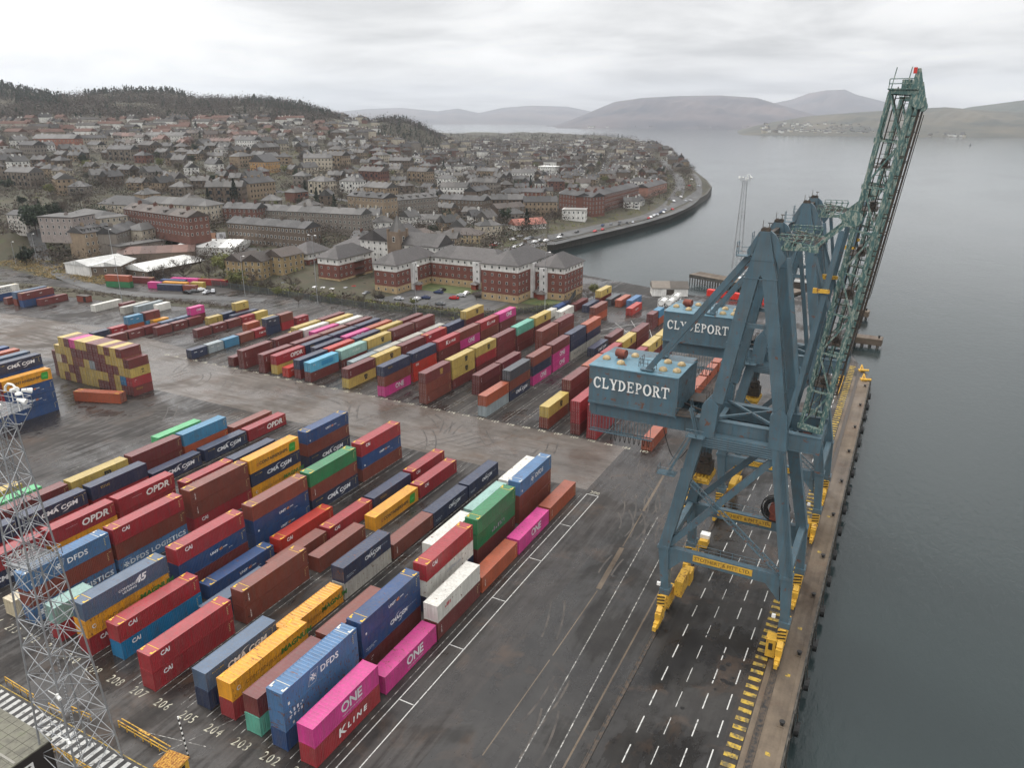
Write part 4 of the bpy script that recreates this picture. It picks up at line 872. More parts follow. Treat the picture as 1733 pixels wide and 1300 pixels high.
    m_ = MB(); m_.cbox((hp.x + .75, 1.9, hp.z + 2.0), (.35, .6, .6)); m_.build('warning_lamp_box', M['red'], root)
    # bogies
    for x in (XL, XS):
        for y, s_ in ((YN, 1), (YF, -1)):
            lx = x - ox
            m_ = MB(); B((lx, y - 3.6, 2.2), (lx, y + 4.6 * (1 if s_ > 0 else .8), 2.6), .85, 1.1); B((lx, y - .9, 4.4), (lx, y + .9, 4.4), 1.1, .9)
            B((lx, y - 3.0, 2.6), (lx, y - .4, 4.3), .8, .8); B((lx, y + 3.8, 2.8), (lx, y + .4, 4.3), .8, .8)
            for yy in (-3.9, -2.7, -1.5, 1.6, 2.8, 4.0): m_.cbox((lx, y + yy, 1.2), (.7, .95, .9))
            m_.cbox((lx, y - 4.7, 1.1), (.5, .9, .7)); bg_ = m_.build('bogie', M['yellow'], root)
            m_ = MB()
            for yy in (-3.9, -2.7, -1.5, 1.6, 2.8, 4.0): m_.tube((lx - .12, y + yy, .45), (lx + .12, y + yy, .45), .38, 12)
            m_.build('wheel', M['darksteel'], bg_)
            m_ = MB(); m_.cbox((lx, y - 2.3, 4.1), (1.15, .12, 2.3)); st_ = m_.build('striped_board', M['yellow'], bg_)
            m_ = MB()
            for q in range(4): m_.add([(lx - .57, y - 2.38, 3.1 + .55 * q), (lx + .57, y - 2.38, 3.35 + .55 * q), (lx + .57, y - 2.38, 3.58 + .55 * q), (lx - .57, y - 2.38, 3.33 + .55 * q)], [(0, 1, 2, 3)])
            m_.build('stripe', M['black'], st_)
    m_ = MB(); lx = XS - ox - 1.15; m_.box(lx - .7, lx + .6, -2.6, -.9, .5, 3.3); m_.box(lx - .8, lx + .7, -2.7, -.8, 3.3, 3.42); cb_ = m_.build('drive_cabinet', M['yellow'], root)
    m_ = MB(); m_.box(lx - .35, lx + .2, -2.63, -2.59, 1.7, 2.8); m_.build('door', M['black'], cb_)
    m_ = MB(); lx = XL - ox + .3; m_.box(lx + .6, lx + 1.8, 1.4, 5.6, 3.2, 5.8); m_.cbox((lx + 1.2, 7.1, 3.6), (1.4, 2.2, 2.2)); m_.build('drive_housing', M['yellow'], root)
    for x, y in ((XL, YN - .9), (XS - .6, YN - .9)):
        m_ = MB(); m_.cbox(T(x - .9, y, 6.2), (.5, .35, .5)); m_.build('floodlight', M['white'], root)
    return root
c1 = make_crane(); tag(c1, 'blue quay crane with raised green boom, nearer the camera', 'crane', 'ship-to-shore cranes on the quay rails')
c2 = copy_tree(c1); c2.location.y += 36.4; tag(c2, 'blue quay crane with raised green boom, farther along the quay', 'crane')
m_ = MB()
for a, b in (((-1.2, -6), (-1.2, 6)), ((1.2, -6), (1.2, 6)), ((-1.2, -6), (1.2, -6)), ((-1.2, 6), (1.2, 6)), ((-1.2, -2), (1.2, -2)), ((-1.2, 2), (1.2, 2)), ((-1.2, -4), (1.2, -4)), ((-1.2, 4), (1.2, 4)), ((-1.2, 0), (1.2, 0))): m_.beam((*a, .5), (*b, .5), .25, .35)
m_.cbox((0, 0, .8), (1.6, 2.2, .6))
sp = empty('container_spreader', (-31.5, 132.5, .0), .25, label='yellow container spreader frame resting on the apron under the far crane', cat='spreader'); m_.build('frame', M['yellow'], sp)

# ------------------------------------------------------------------ terrain of the town
def smooth(a, b, x): t = min(1, max(0, (x - a) / (b - a))); return t * t * (3 - 2 * t)
def ub(b): return 866.5 + 1345.5 * math.tan(R_(b + 27.77))
LD = [0, 250, 300, 340, 400, 430, 470, 560, 650, 800, 1100, 1250]
LZ = [-1.5, -1.5, -.3, 2.5, 5.5, 8.5, 12, 19, 25, 36, 58, 68]
RD = [0, 250, 300, 350, 400, 600, 900, 1500, 2200, 3600]; RZ = [-1.5, -1.5, -.4, -.1, 1.2, 4, 7, 13, 17, 8]
CREST = [(-400, 158), (0, 158), (60, 166), (110, 171), (180, 166), (300, 164), (330, 171), (430, 174), (500, 180), (560, 187), (600, 195), (640, 204), (690, 203), (745, 220), (800, 232), (3000, 232)]
SLABP = [(a, b) for a, b in slab]
def pdist(x, y):
    ins = False; best = 1e9
    for (ax, ay), (bx, by) in zip(SLABP, SLABP[1:] + SLABP[:1]):
        if (ay > y) != (by > y) and x < (bx - ax) * (y - ay) / (by - ay) + ax: ins = not ins
        l2 = (bx - ax) ** 2 + (by - ay) ** 2; t = max(0, min(1, ((x - ax) * (bx - ax) + (y - ay) * (by - ay)) / l2)); best = min(best, math.hypot(x - ax - t * (bx - ax), y - ay - t * (by - ay)))
    return -best if ins else best
def hit(u, v):
    d_ = ray(u, v); e_ = d_[2] / math.hypot(d_[0], d_[1]); b = math.degrees(math.atan2(d_[0], d_[1])); d = 250.0
    while d < 3000:
        x, y = pol(b, d)
        if CAMH + e_ * d <= tzc(x, y): return x, y, tzc(x, y)
        d += 1.5
    return (*pol(b, 1200), tzc(*pol(b, 1200)))
def tz(x, y):
    d = math.hypot(x, y); b = math.degrees(math.atan2(x, y)); u = ub(max(-85, min(20, b)))
    zl = np.interp(d, LD, LZ); zr = np.interp(d, RD, RZ)
    vc = np.interp(u, [c[0] for c in CREST], [c[1] for c in CREST]); zc = CAMH + (200 - vc) * 1650 / 1345.5
    if d > 1200: zl = np.interp(d, [1200, 1420, 1650, 2000, 3600], [64, .55 * 64 + .45 * zc, zc, zc - 20, 20])
    t = smooth(500, 790, u); z = zl * (1 - t) + zr * t
    if d > 600:
        kx, ky = pol(bearing(690), 1500); q = math.hypot(x - kx, y - ky); z += 34 * math.exp(-(q / 85) ** 2)
    if d < 480:
        p = pdist(x, y)
        if p < 60: z = min(z, -1.4 if p < 1.5 else -.5 + .16 * (p - 1.5)) if p < 8 else min(z, .54 + .14 * (p - 8))
    return float(z + (.5 + .002 * d) * math.sin(x * .021 + 1) * math.sin(y * .017) * (1 if d > 420 else 0))
NC = [(-25.1, 459), (-22.5, 488), (-19.2, 545), (-16.2, 620), (-14.4, 720), (-13.6, 790), (-13.3, 874)]
FC = [(-90, 3600), (-27, 3600), (-22.9, 3294), (-19.9, 2537), (-16.9, 1766), (-15.2, 1289), (-13.7, 977), (-13.3, 874)]
cols = sorted(set([-75 + 1.2 * k for k in range(42)] + [-25.11] + [c[0] for c in NC] + [-24.4, -23.6, -22, -21, -20, -18.5, -17.6, -16.9, -15.6, -15.2, -14.8, -14.2, -13.9, -13.7, -13.45]))
NRW = 90; V = []; F = []; prev = None
for b in cols:
    if b > -13.29: continue
    dn = 235 if b < -25.105 else float(np.interp(b, [c[0] for c in NC], [c[1] for c in NC])); df = max(dn + .5, float(np.interp(b, [c[0] for c in FC], [c[1] for c in FC])))
    base = len(V); V.append((*pol(b, dn), -8))
    for k in range(NRW + 1):
        f = (k / NRW) ** 1.7; d = dn + (df - dn) * f; x, y = pol(b, d); z = tz(x, y)
        if b > -25.105: z = .7 + (z - .7) * smooth(20, 110, d - dn) * smooth(0, 160, df - d) if df - dn > 40 else .7
        V.append((x, y, z))
    V.append((*pol(b, df + 1), -8))
    if prev is not None and not (b == -25.1):
        for k in range(NRW + 2): F.append((prev + k, base + k, base + k + 1, prev + k + 1))
    prev = base
mb = MB(); mb.add(V, F); g = struct('hillside_ground', mb, M['grass'])
for p in g.data.polygons: p.use_smooth = True
def tzc(x, y):
    b = math.degrees(math.atan2(x, y)); d = math.hypot(x, y); z = tz(x, y)
    if b > -25.1:
        dn = float(np.interp(b, [c[0] for c in NC], [c[1] for c in NC])); df = max(dn + .5, float(np.interp(b, [c[0] for c in FC], [c[1] for c in FC])))
        if df - dn > 40: z = .7 + (z - .7) * smooth(20, 110, d - dn) * smooth(0, 160, df - d)
        else: z = .7
    return z
# sea wall
mb = MB(); pts = [pol(b, d) for b, d in NC] + [pol(b, d) for b, d in reversed(FC[3:-1])]; pts = [(-176, 330), (-186, 372)] + pts
def off_poly(P, o):
    out = []
    for i, p in enumerate(P):
        a = Vector(P[max(0, i - 1)]); b = Vector(P[min(len(P) - 1, i + 1)]); t_ = (b - a).normalized(); n = Vector((t_.y, -t_.x)); out.append((p[0] + n.x * o, p[1] + n.y * o))
    return out
def densify(P, st=12):
    out = []
    for a, b in zip(P, P[1:]):
        n = max(1, int(math.dist(a, b) / st)); out += [(a[0] + (b[0] - a[0]) * i / n, a[1] + (b[1] - a[1]) * i / n) for i in range(n)]
    return out + [P[-1]]
def chaikin(P, n=2):
    for _ in range(n):
        Q = [P[0]]
        for a, b in zip(P, P[1:]): Q += [(.75 * a[0] + .25 * b[0], .75 * a[1] + .25 * b[1]), (.25 * a[0] + .75 * b[0], .25 * a[1] + .75 * b[1])]
        P = Q + [P[-1]]
    return P
def strip(name, P, w, z, m, thick=None, zf=None):
    L_ = off_poly(P, -w / 2); R__ = off_poly(P, w / 2); mb = MB(); n = len(P); zf = zf or (lambda x, y: z)
    V = [(x, y, zf(x, y)) for x, y in L_] + [(x, y, zf(x, y)) for x, y in R__]; F = [(i, n + i, n + i + 1, i + 1) for i in range(n - 1)]
    if thick:
        V += [(x, y, thick) for x, y in L_] + [(x, y, thick) for x, y in R__]
        F += [(i, i + 1, 2 * n + i + 1, 2 * n + i) for i in range(n - 1)] + [(n + i, 3 * n + i, 3 * n + i + 1, n + i + 1) for i in range(n - 1)]
    mb.add(V, F); return struct(name, mb, m)
w1 = strip('sea_wall', pts, 1.6, 1.15, M['quaywall'], thick=-8); tag(w1, 'long dark stone sea wall curving round the promenade', 'wall'); del w1['kind']
gl = lambda *q: [gp(u, v, 2) for u, v in q]
prom = chaikin(off_poly(densify(pts[2:8]), -7), 1); strip('promenade', prom, 7, 0, M['road'], zf=lambda x, y: tzc(x, y) + .25)
road = chaikin(gl((818, 436), (870, 421), (925, 400), (977, 388), (1040, 375), (1092, 365), (1128, 350), (1146, 336), (1152, 322), (1146, 307), (1130, 290), (1112, 274)), 2)
RP = densify(road, 10); strip('shore_road', RP, 10, 0, M['road'], zf=lambda x, y: tzc(x, y) + .2)
pk = chaikin(gl((865, 424), (925, 412), (980, 399), (1050, 383), (1110, 368), (1160, 350), (1182, 332), (1184, 318), (1172, 300)), 2); strip('promenade_car_park_lane', densify(pk, 10), 6, 0, M['road'], zf=lambda x, y: tzc(x, y) + .3)
street = densify([gp(1019, 306, 5), gp(1040, 256, 7)], 25); strip('town_street', street, 13, 0, M['road'], zf=lambda x, y: tzc(x, y) + .25)
for P in ([(-480, 330), (-400, 318), (-345, 292), (-300, 290), (-255, 300), (-215, 320), (-190, 345)], [(-640, 440), (-480, 425), (-380, 430), (-300, 440), (-240, 455)], [(-560, 600), (-420, 590), (-300, 600), (-250, 560)]):
    strip('town_street', densify(chaikin(P, 2), 14), 9, 0, M['road'], zf=lambda x, y: tzc(x, y) + .25)
strip('yard_track', chaikin([(-460, 262), (-400, 232), (-352, 213), (-300, 203), (-262, 216), (-235, 224)], 2), 7, .03, M['road'], zf=lambda x, y: max(tzc(x, y), 0) + .05)
sheet('flats_car_park', [(-268, 244), (-196, 244), (-160, 247), (-141, 252), (-141, 266), (-160, 282), (-190, 283), (-204, 262), (-222, 262), (-240, 256), (-268, 262)], .36, M['road'])
mb = MB()
for x0, x1, y0, y1 in ((-192, -164, 270, 284), (-256, -242, 258, 272), (-137, -120, 268, 279)): mb.quad((x0, y0, .40), (x1, y0, .40), (x1, y1, .40), (x0, y1, .40))
struct('lawn', mb, M['verge'])
sheet('flats_ground', [(-290, 240), (-187, 238), (-142, 242), (-121, 272), (-128, 300), (-172, 322), (-215, 322), (-290, 300)], .3, M['grass'])

# ------------------------------------------------------------------ town buildings
M['wall'] = paint_mat('rendered_or_stone_wall', .03, .85, .45, rscale=.5, dirt=(.06, .05, .045))
M['roof'] = paint_mat('slate_roof', .03, .55, .5, rscale=.6, dirt=(.05, .045, .04))
def patchwork(m, amt=.8):      # each stretch of roof between party walls was slated at a different time
    t = m.node_tree; b = t.nodes['Principled BSDF']; src = b.inputs['Base Color'].links[0].from_socket; oc = N(t, 'ShaderNodeTexCoord').outputs['Object']; sp_ = N(t, 'ShaderNodeSeparateXYZ'); t.links.new(oc, sp_.inputs[0])
    fl = math_(t, 'FLOOR', math_(t, 'DIVIDE', sp_.outputs[0], 7.5)); oi = N(t, 'ShaderNodeObjectInfo').outputs['Random']; wn = N(t, 'ShaderNodeTexWhiteNoise', noise_dimensions='1D'); t.links.new(math_(t, 'ADD', fl, math_(t, 'MULTIPLY', oi, 57.0)), wn.inputs['W'])
    hv = maprange(t, wn.outputs['Value'], 0, 1, 1 - amt * .45, 1 + amt); cc = N(t, 'ShaderNodeCombineColor'); [t.links.new(hv, cc.inputs[i]) for i in range(3)]
    t.links.new(mixc(t, 1.0, src, cc.outputs[0], 'MULTIPLY'), b.inputs['Base Color'])
patchwork(M['roof'])
M['wmass'] = paint_mat('house_mass_wall', .03, .85, .4, attr='tint', rscale=.5)
GREY, TAN, BRN, CRM, WHT, REDS, PNK = (.185, .162, .138), (.265, .20, .135), (.120, .090, .068), (.44, .39, .31), (.66, .65, .62), (.135, .056, .040), (.30, .22, .19)
SLATE, SL2, BRR, RDR, LROOF = (.032, .031, .032), (.058, .056, .054), (.048, .036, .030), (.100, .050, .038), (.60, .60, .58)
wm_ = MB(); wm_.box(-.55, .55, -.05, .02, -.8, .8, 0); wm_.box(-.44, .44, -.075, -.05, -.68, -.03, 1); wm_.box(-.44, .44, -.075, -.05, .03, .68, 1)
WIN = wm_.mesh('window', [mat('pale_window_frame', (.55, .54, .5), .6), M['glass']])
def roof_bm(w, d, h, kind, rh, ov=.4):
    mb = MB(); x0, x1, y0, y1 = -w / 2 - ov, w / 2 + ov, -ov, d + ov; r = h + rh; e = .18
    if kind == 'flat': mb.box(x0, x1, y0, y1, h, h + .35); return mb
    if w >= d: a = min((d / 2 + ov), w / 2) if kind == 'hip' else 0; R1, R2 = (x0 + a, d / 2, r), (x1 - a, d / 2, r); F = [(0, 1, 5, 4), (2, 3, 4, 5), (1, 2, 5), (3, 0, 4)]
    else: a = min((w / 2 + ov), d / 2) if kind == 'hip' else 0; R1, R2 = (0, y0 + a, r), (0, y1 - a, r); F = [(0, 1, 4), (1, 2, 5, 4), (2, 3, 5), (3, 0, 4, 5)]
    mb.add([(x0, y0, h), (x1, y0, h), (x1, y1, h), (x0, y1, h), R1, R2], F + [(0, 3, 2, 1)]); mb.box(x0, x1, y0, y1, h - e, h - .01)
    return mb
def gable_fill(mb, w, d, h, rh):
    if w >= d:
        for x in (-w / 2, w / 2): mb.add([(x, 0, h), (x, d, h), (x, d / 2, h + rh * .93)], [(0, 1, 2) if x > 0 else (0, 2, 1)])
    else:
        for y in (0, d): mb.add([(-w / 2, y, h), (w / 2, y, h), (0, y, h + rh * .93)], [(0, 1, 2) if y == 0 else (0, 2, 1)])
def win(parent, x, y, z, side, s=(1, 1), me=None):
    o = link('window', me or WIN, parent); o.location = (x, y, z); o.rotation_euler = (0, 0, {'f': 0, 'r': R_(90), 'l': R_(-90), 'b': R_(180)}[side]); o.scale = (s[0], 1, s[1]); return o
def bldg(name, label, cat, x, y, z, rz, w, d, h, kind='gable', rh=3.0, wc=GREY, rc=SLATE, floors=3, chim=2, sp=3.0, windows='fr', group=None, dormer=0, ws=(1, 1)):
    root = empty(name, (x, y, z), rz, label=label, cat=cat, group=group)
    mb = MB(); mb.box(-w / 2, w / 2, 0, d, -3.0, h - .2)
    if kind == 'gable': gable_fill(mb, w, d, h - .2, rh)
    mb.box(-w / 2 - .08, w / 2 + .08, -.08, d + .08, -3, .5)
    mb.build('wall', M['wall'], root, color=wc); rf = roof_bm(w, d, h, kind, rh).build('roof', M['roof'], root, color=rc)
    fh = h / floors
    for side in windows:
        ln_ = w if side in 'fb' else d; n = max(1, int(ln_ / sp))
        for f in range(floors):
            for i in range(n):
                t_ = -ln_ / 2 + (i + .5) * ln_ / n; zz_ = fh * (f + .55)
                if side == 'f': win(root, t_, 0, zz_, 'f', ws)
                if side == 'r': win(root, w / 2, d / 2 + t_, zz_, 'r', ws)
    for i in range(chim):
        mb = MB(); cx, cy = (-w / 2 + w * (i + .5) / chim, d / 2) if w >= d else (0, d * (i + .5) / chim); mb.cbox((cx, cy, h + rh + .2), (.8, 2.0, 2.2) if w >= d else (2.0, .8, 2.2))
        for q in range(3): mb.tube((cx, cy - .5 + .5 * q, h + rh + 1.3), (cx, cy - .5 + .5 * q, h + rh + 1.8), .16, 6)
        mb.build('chimney', M['wall'], rf, color=tuple(c * .9 for c in wc))
    for i in range(dormer):
        mb = MB(); cx = -w / 2 + w * (i + .5) / dormer; mb.box(cx - .9, cx + .9, d * .12, d * .42, h + .1, h + rh * .62); mb.box(cx - 1.05, cx + 1.05, d * .12 - .15, d * .45, h + rh * .62, h + rh * .62 + .15); dm = mb.build('dormer', M['roof'], rf, color=rc)
        win(dm, cx, d * .12, h + rh * .38, 'f', (1.1, .65))
    return root
OCC = []    # occupied discs on the ground
def occ_rect(x, y, rz, w, d):
    c, s_ = math.cos(rz), math.sin(rz); n = max(1, int(w / 7))
    for i in range(n):
        for yy in ((d * .25, d * .75) if d > 9 else (d / 2,)): a = -w / 2 + (i + .5) * w / n; OCC.append((x + a * c - yy * s_, y + a * s_ + yy * c, max(5.5, d * .35)))
def kb(label, cat, p1, p2, z, d, h, **kw):
    z_ = hit((p1[0] + p2[0]) / 2, (p1[1] + p2[1]) / 2)[2]; a = gp(*p1, z_); b = gp(*p2, z_); w = math.dist(a, b); rz = math.atan2(b[1] - a[1], b[0] - a[0])
    occ_rect((a[0] + b[0]) / 2, (a[1] + b[1]) / 2, rz, w, d)
    return bldg('building', label, cat, (a[0] + b[0]) / 2, (a[1] + b[1]) / 2, z_, rz, w, d, h, **kw)
kb('tan stone tenement with white dormers above the white-roofed sheds', 'tenement', (148, 433), (200, 424), 8, 12, 11.5, wc=TAN, rc=SLATE, floors=3, dormer=5, chim=2)
kb('grey-brown tenement wing joined behind the tan dormered tenement', 'tenement', (201, 423), (241, 408), 8, 11, 8.5, wc=GREY, rc=SLATE, floors=2)
kb('cream hip-roofed block right of the dormered tenement', 'house', (243, 412), (281, 404), 9, 12, 7, kind='hip', wc=CRM, rc=SL2, floors=2, chim=0)
kb('low flat-roofed grey hall in front of the dormered tenement', 'hall', (205, 436), (281, 424), 7, 9, 5.5, kind='flat', rh=0, wc=GREY, rc=SL2, floors=1, chim=0)
kb('white-walled shed with white metal roof beside the track', 'shed', (112, 462), (153, 468), 4, 22, 5, rh=2, wc=WHT, rc=LROOF, floors=1, chim=0, windows='')
kb('brown brick shed with white roof behind the side-on containers', 'shed', (154, 467), (206, 466), 4, 20, 4.6, rh=2, wc=BRN, rc=LROOF, floors=1, chim=0, sp=4)
kb('brick shed with broad white gable roof by bare trees', 'shed', (207, 468), (252, 474), 4, 34, 4.2, rh=2.8, wc=BRN, rc=LROOF, floors=1, chim=0, sp=5)
kb('brown-roofed warehouse between the white-roofed sheds', 'warehouse', (200, 446), (330, 440), 5, 18, 4.5, rh=2.5, wc=BRN, rc=RDR, floors=1, chim=0, windows='')
kb('long white warehouse with ribbed white roof near the billboards', 'warehouse', (300, 432), (398, 434), 5, 24, 4.6, rh=2.6, wc=WHT, rc=LROOF, floors=1, chim=0, windows='')
kb('dark red tenement row behind the warehouses', 'tenement', (214, 386), (322, 404), 9, 12, 11, wc=REDS, rc=BRR, floors=3, chim=4, dormer=4)
kb('cream school wing with dark layered roof, left part', 'school', (112, 384), (172, 392), 11, 16, 7, kind='hip', rh=3, wc=CRM, rc=SL2, floors=2, chim=0)
kb('long cream school block with blue-grey roof, right part', 'school', (232, 366), (352, 374), 13, 15, 8.5, kind='hip', rh=3.4, wc=CRM, rc=SL2, floors=3, chim=0)
kb('cream school link block with pyramid roof behind', 'school', (170, 366), (232, 370), 13, 14, 7.5, kind='hip', rh=4.5, wc=CRM, rc=SLATE, floors=2, chim=0)
kb('dark red-brown tenement row with white window bays behind brown flats', 'tenement', (388, 412), (519, 424), 8, 13, 11.5, wc=BRN, rc=SLATE, floors=3, chim=4, sp=2.7, ws=(1.2, 1))
kb('long grey-brown terrace with patched slate roof, middle of town', 'terrace', (440, 382), (612, 392), 9, 12, 9.5, wc=GREY, rc=SL2, floors=3, chim=6)
kb('red-brown terrace running left from the grey-brown terrace', 'terrace', (380, 378), (436, 380), 10, 12, 9, wc=REDS, rc=SLATE, floors=3, chim=3)
kb('tan tenement with tall chimneys behind the church', 'tenement', (590, 362), (650, 368), 8, 13, 12, wc=TAN, rc=SLATE, floors=3, chim=4, dormer=3)
kb('grey stone tenement row with many dormers, centre of town', 'tenement', (653, 372), (742, 362), 7, 13, 12, wc=GREY, rc=SL2, floors=3, chim=6, dormer=7, sp=2.6)
kb('brown tenement at the right end of the dormered row', 'tenement', (743, 362), (818, 366), 7, 13, 11, wc=BRN, rc=SLATE, floors=3, chim=3)
kb('grey hip-roofed block before the brown tenement', 'tenement', (842, 374), (888, 370), 6, 11, 8.5, wc=BRN, rc=BRR, floors=3, chim=1)
kb('red sandstone tenement standing alone left of the shore terrace', 'tenement', (882, 353), (918, 354), 5, 14, 13, wc=(.150, .058, .040), rc=SLATE, floors=4, chim=4)
kb('red sandstone terrace facing the yard near the shore road', 'terrace', (946, 357), (1001, 364), 4, 14, 13, wc=(.150, .058, .040), rc=SLATE, floors=4, chim=4)
kb('long red sandstone terrace facing the sea', 'terrace', (1003, 364), (1080, 341), 4, 14, 13, wc=(.150, .058, .040), rc=SLATE, floors=4, chim=7, sp=2.6)
kb('red villa with white bays right of the sea terrace', 'villa', (1096, 335), (1128, 325), 4, 12, 9, wc=(.30, .15, .11), rc=SLATE, floors=2, chim=3)
kb('white flat-topped villa before the red terrace', 'villa', (951, 373), (990, 374), 3, 13, 7.5, kind='flat', rh=0, wc=WHT, rc=(.3, .29, .27), floors=2, chim=0)
kb('tall white house among dark trees, middle distance', 'house', (911, 297), (938, 298), 9, 16, 11, kind='flat', rh=0, wc=WHT, rc=WHT, floors=3, chim=2)
kb('small white gabled house left of the tall white house', 'house', (833, 308), (855, 309), 8, 16, 6, rh=5, wc=WHT, rc=SLATE, floors=2, chim=1)
kb('white bungalow with red tiled roof by the shore road', 'bungalow', (873, 390), (924, 386), 3, 10, 3.2, rh=3.6, wc=WHT, rc=(.28, .10, .07), floors=1, chim=1)
kb('cream villa with grey roof behind the seafront car park', 'villa', (812, 402), (850, 400), 3, 11, 7, kind='hip', wc=CRM, rc=SL2, floors=2, chim=2)
kb('white house with slate gable left of the cream villa', 'house', (799, 380), (830, 378), 4, 9, 5.5, rh=4, wc=WHT, rc=SLATE, floors=2, chim=1)
kb('long white house with grey roof behind the church', 'house', (694, 386), (747, 386), 4, 9, 5.5, rh=3, wc=WHT, rc=SL2, floors=2, chim=2)
kb('white gabled house just right of the church tower', 'house', (676, 382), (693, 384), 4, 10, 6, rh=4, wc=WHT, rc=SL2, floors=2, chim=1)
kb('tan care home with low brown roof behind brick flats', 'care home', (692, 412), (745, 408), 3, 14, 4.2, kind='hip', rh=3.2, wc=TAN, rc=BRR, floors=1, chim=0)
kb('tan wing of the low care home nearer the car park', 'care home', (745, 410), (812, 412), 3, 14, 4.8, kind='hip', rh=3.4, wc=(.42, .33, .2), rc=BRR, floors=2, chim=0)
kb('cream gabled villa between terrace and church', 'villa', (602, 384), (642, 384), 5, 12, 7, rh=4, wc=CRM, rc=SL2, floors=2, chim=3)
for i, (a, b) in enumerate((((384, 470), (412, 474)), ((414, 472), (446, 474)), ((449, 462), (480, 466)))):
    kb(f'{("leftmost", "middle", "right-hand")[i]} of three tan-brown flats before the dark tenement', 'flats', a, b, 3, 14, 8.5, rh=3.2, wc=(.30, .22, .11), rc=BRR, floors=3, chim=0)
kb('grey office block with pale annexe at the far left edge', 'office', (70, 400), (128, 402), 10, 16, 10, kind='flat', rh=0, wc=(.28, .24, .22), rc=SL2, floors=3, chim=1)
kb('pale rendered house on the slope at the left edge', 'house', (16, 388), (46, 390), 11, 10, 8, rh=2, wc=(.5, .47, .43), rc=SLATE, floors=3, chim=1)
kb('ochre gabled house high in the middle of town', 'house', (424, 292), (450, 293), 26, 18, 9, rh=6, wc=(.40, .24, .10), rc=SLATE, floors=2, chim=0)
kb('long white terrace high on the slope', 'terrace', (244, 240), (310, 241), 48, 12, 7, rh=3.5, wc=WHT, rc=SL2, floors=2, chim=4, sp=4)
kb('red school-like block with long roof high on the left', 'school', (58, 252), (128, 252), 42, 16, 10, rh=4, wc=(.28, .12, .08), rc=SL2, floors=2, chim=0, sp=4)
# church
cx, cy = gp(669, 459, 3); zc = tzc(cx, cy); ch = empty('church', (cx, cy, zc), .0, label='brown stone church with square tower and short spire behind the flats', cat='church'); occ_rect(cx, cy, 0, 12, 30)
mb = MB(); mb.box(-3.3, 3.3, 0, 6.6, -4, 20)
for sx in (-1, 1):
    for y in (0, 6.0): mb.box(sx * 3.3 - .45, sx * 3.3 + .45, y - .2, y + .8, -4, 21.2)
mb.build('tower', M['wall'], ch, color=(.19, .14, .10))
mb = MB(); mb.add([(-3, .3, 20), (3, .3, 20), (3, 6.3, 20), (-3, 6.3, 20), (0, 3.3, 27.5)], [(0, 1, 4), (1, 2, 4), (2, 3, 4), (3, 0, 4)]); mb.build('spire', M['roof'], ch, color=SL2)
for z in (9, 16.5): win(ch, 0, 0, z, 'f', (1.3, 1.6)); win(ch, 3.3, 3.3, z, 'r', (1.3, 1.6))
mb = MB(); mb.box(4, 14, 3, 26, -4, 7.5); gable_fill(mb, 10, 23, 0, 0); mb.build('nave', M['wall'], ch, color=(.19, .14, .10)); mb = MB(); mb.add([(3.6, 2.6, 7.4), (14.4, 2.6, 7.4), (14.4, 26.4, 7.4), (3.6, 26.4, 7.4), (9, 2.6, 14), (9, 26.4, 14)], [(0, 1, 4), (1, 2, 5, 4), (2, 3, 5), (3, 0, 4, 5), (0, 3, 2, 1)]); mb.build('roof', M['roof'], ch, color=SLATE)
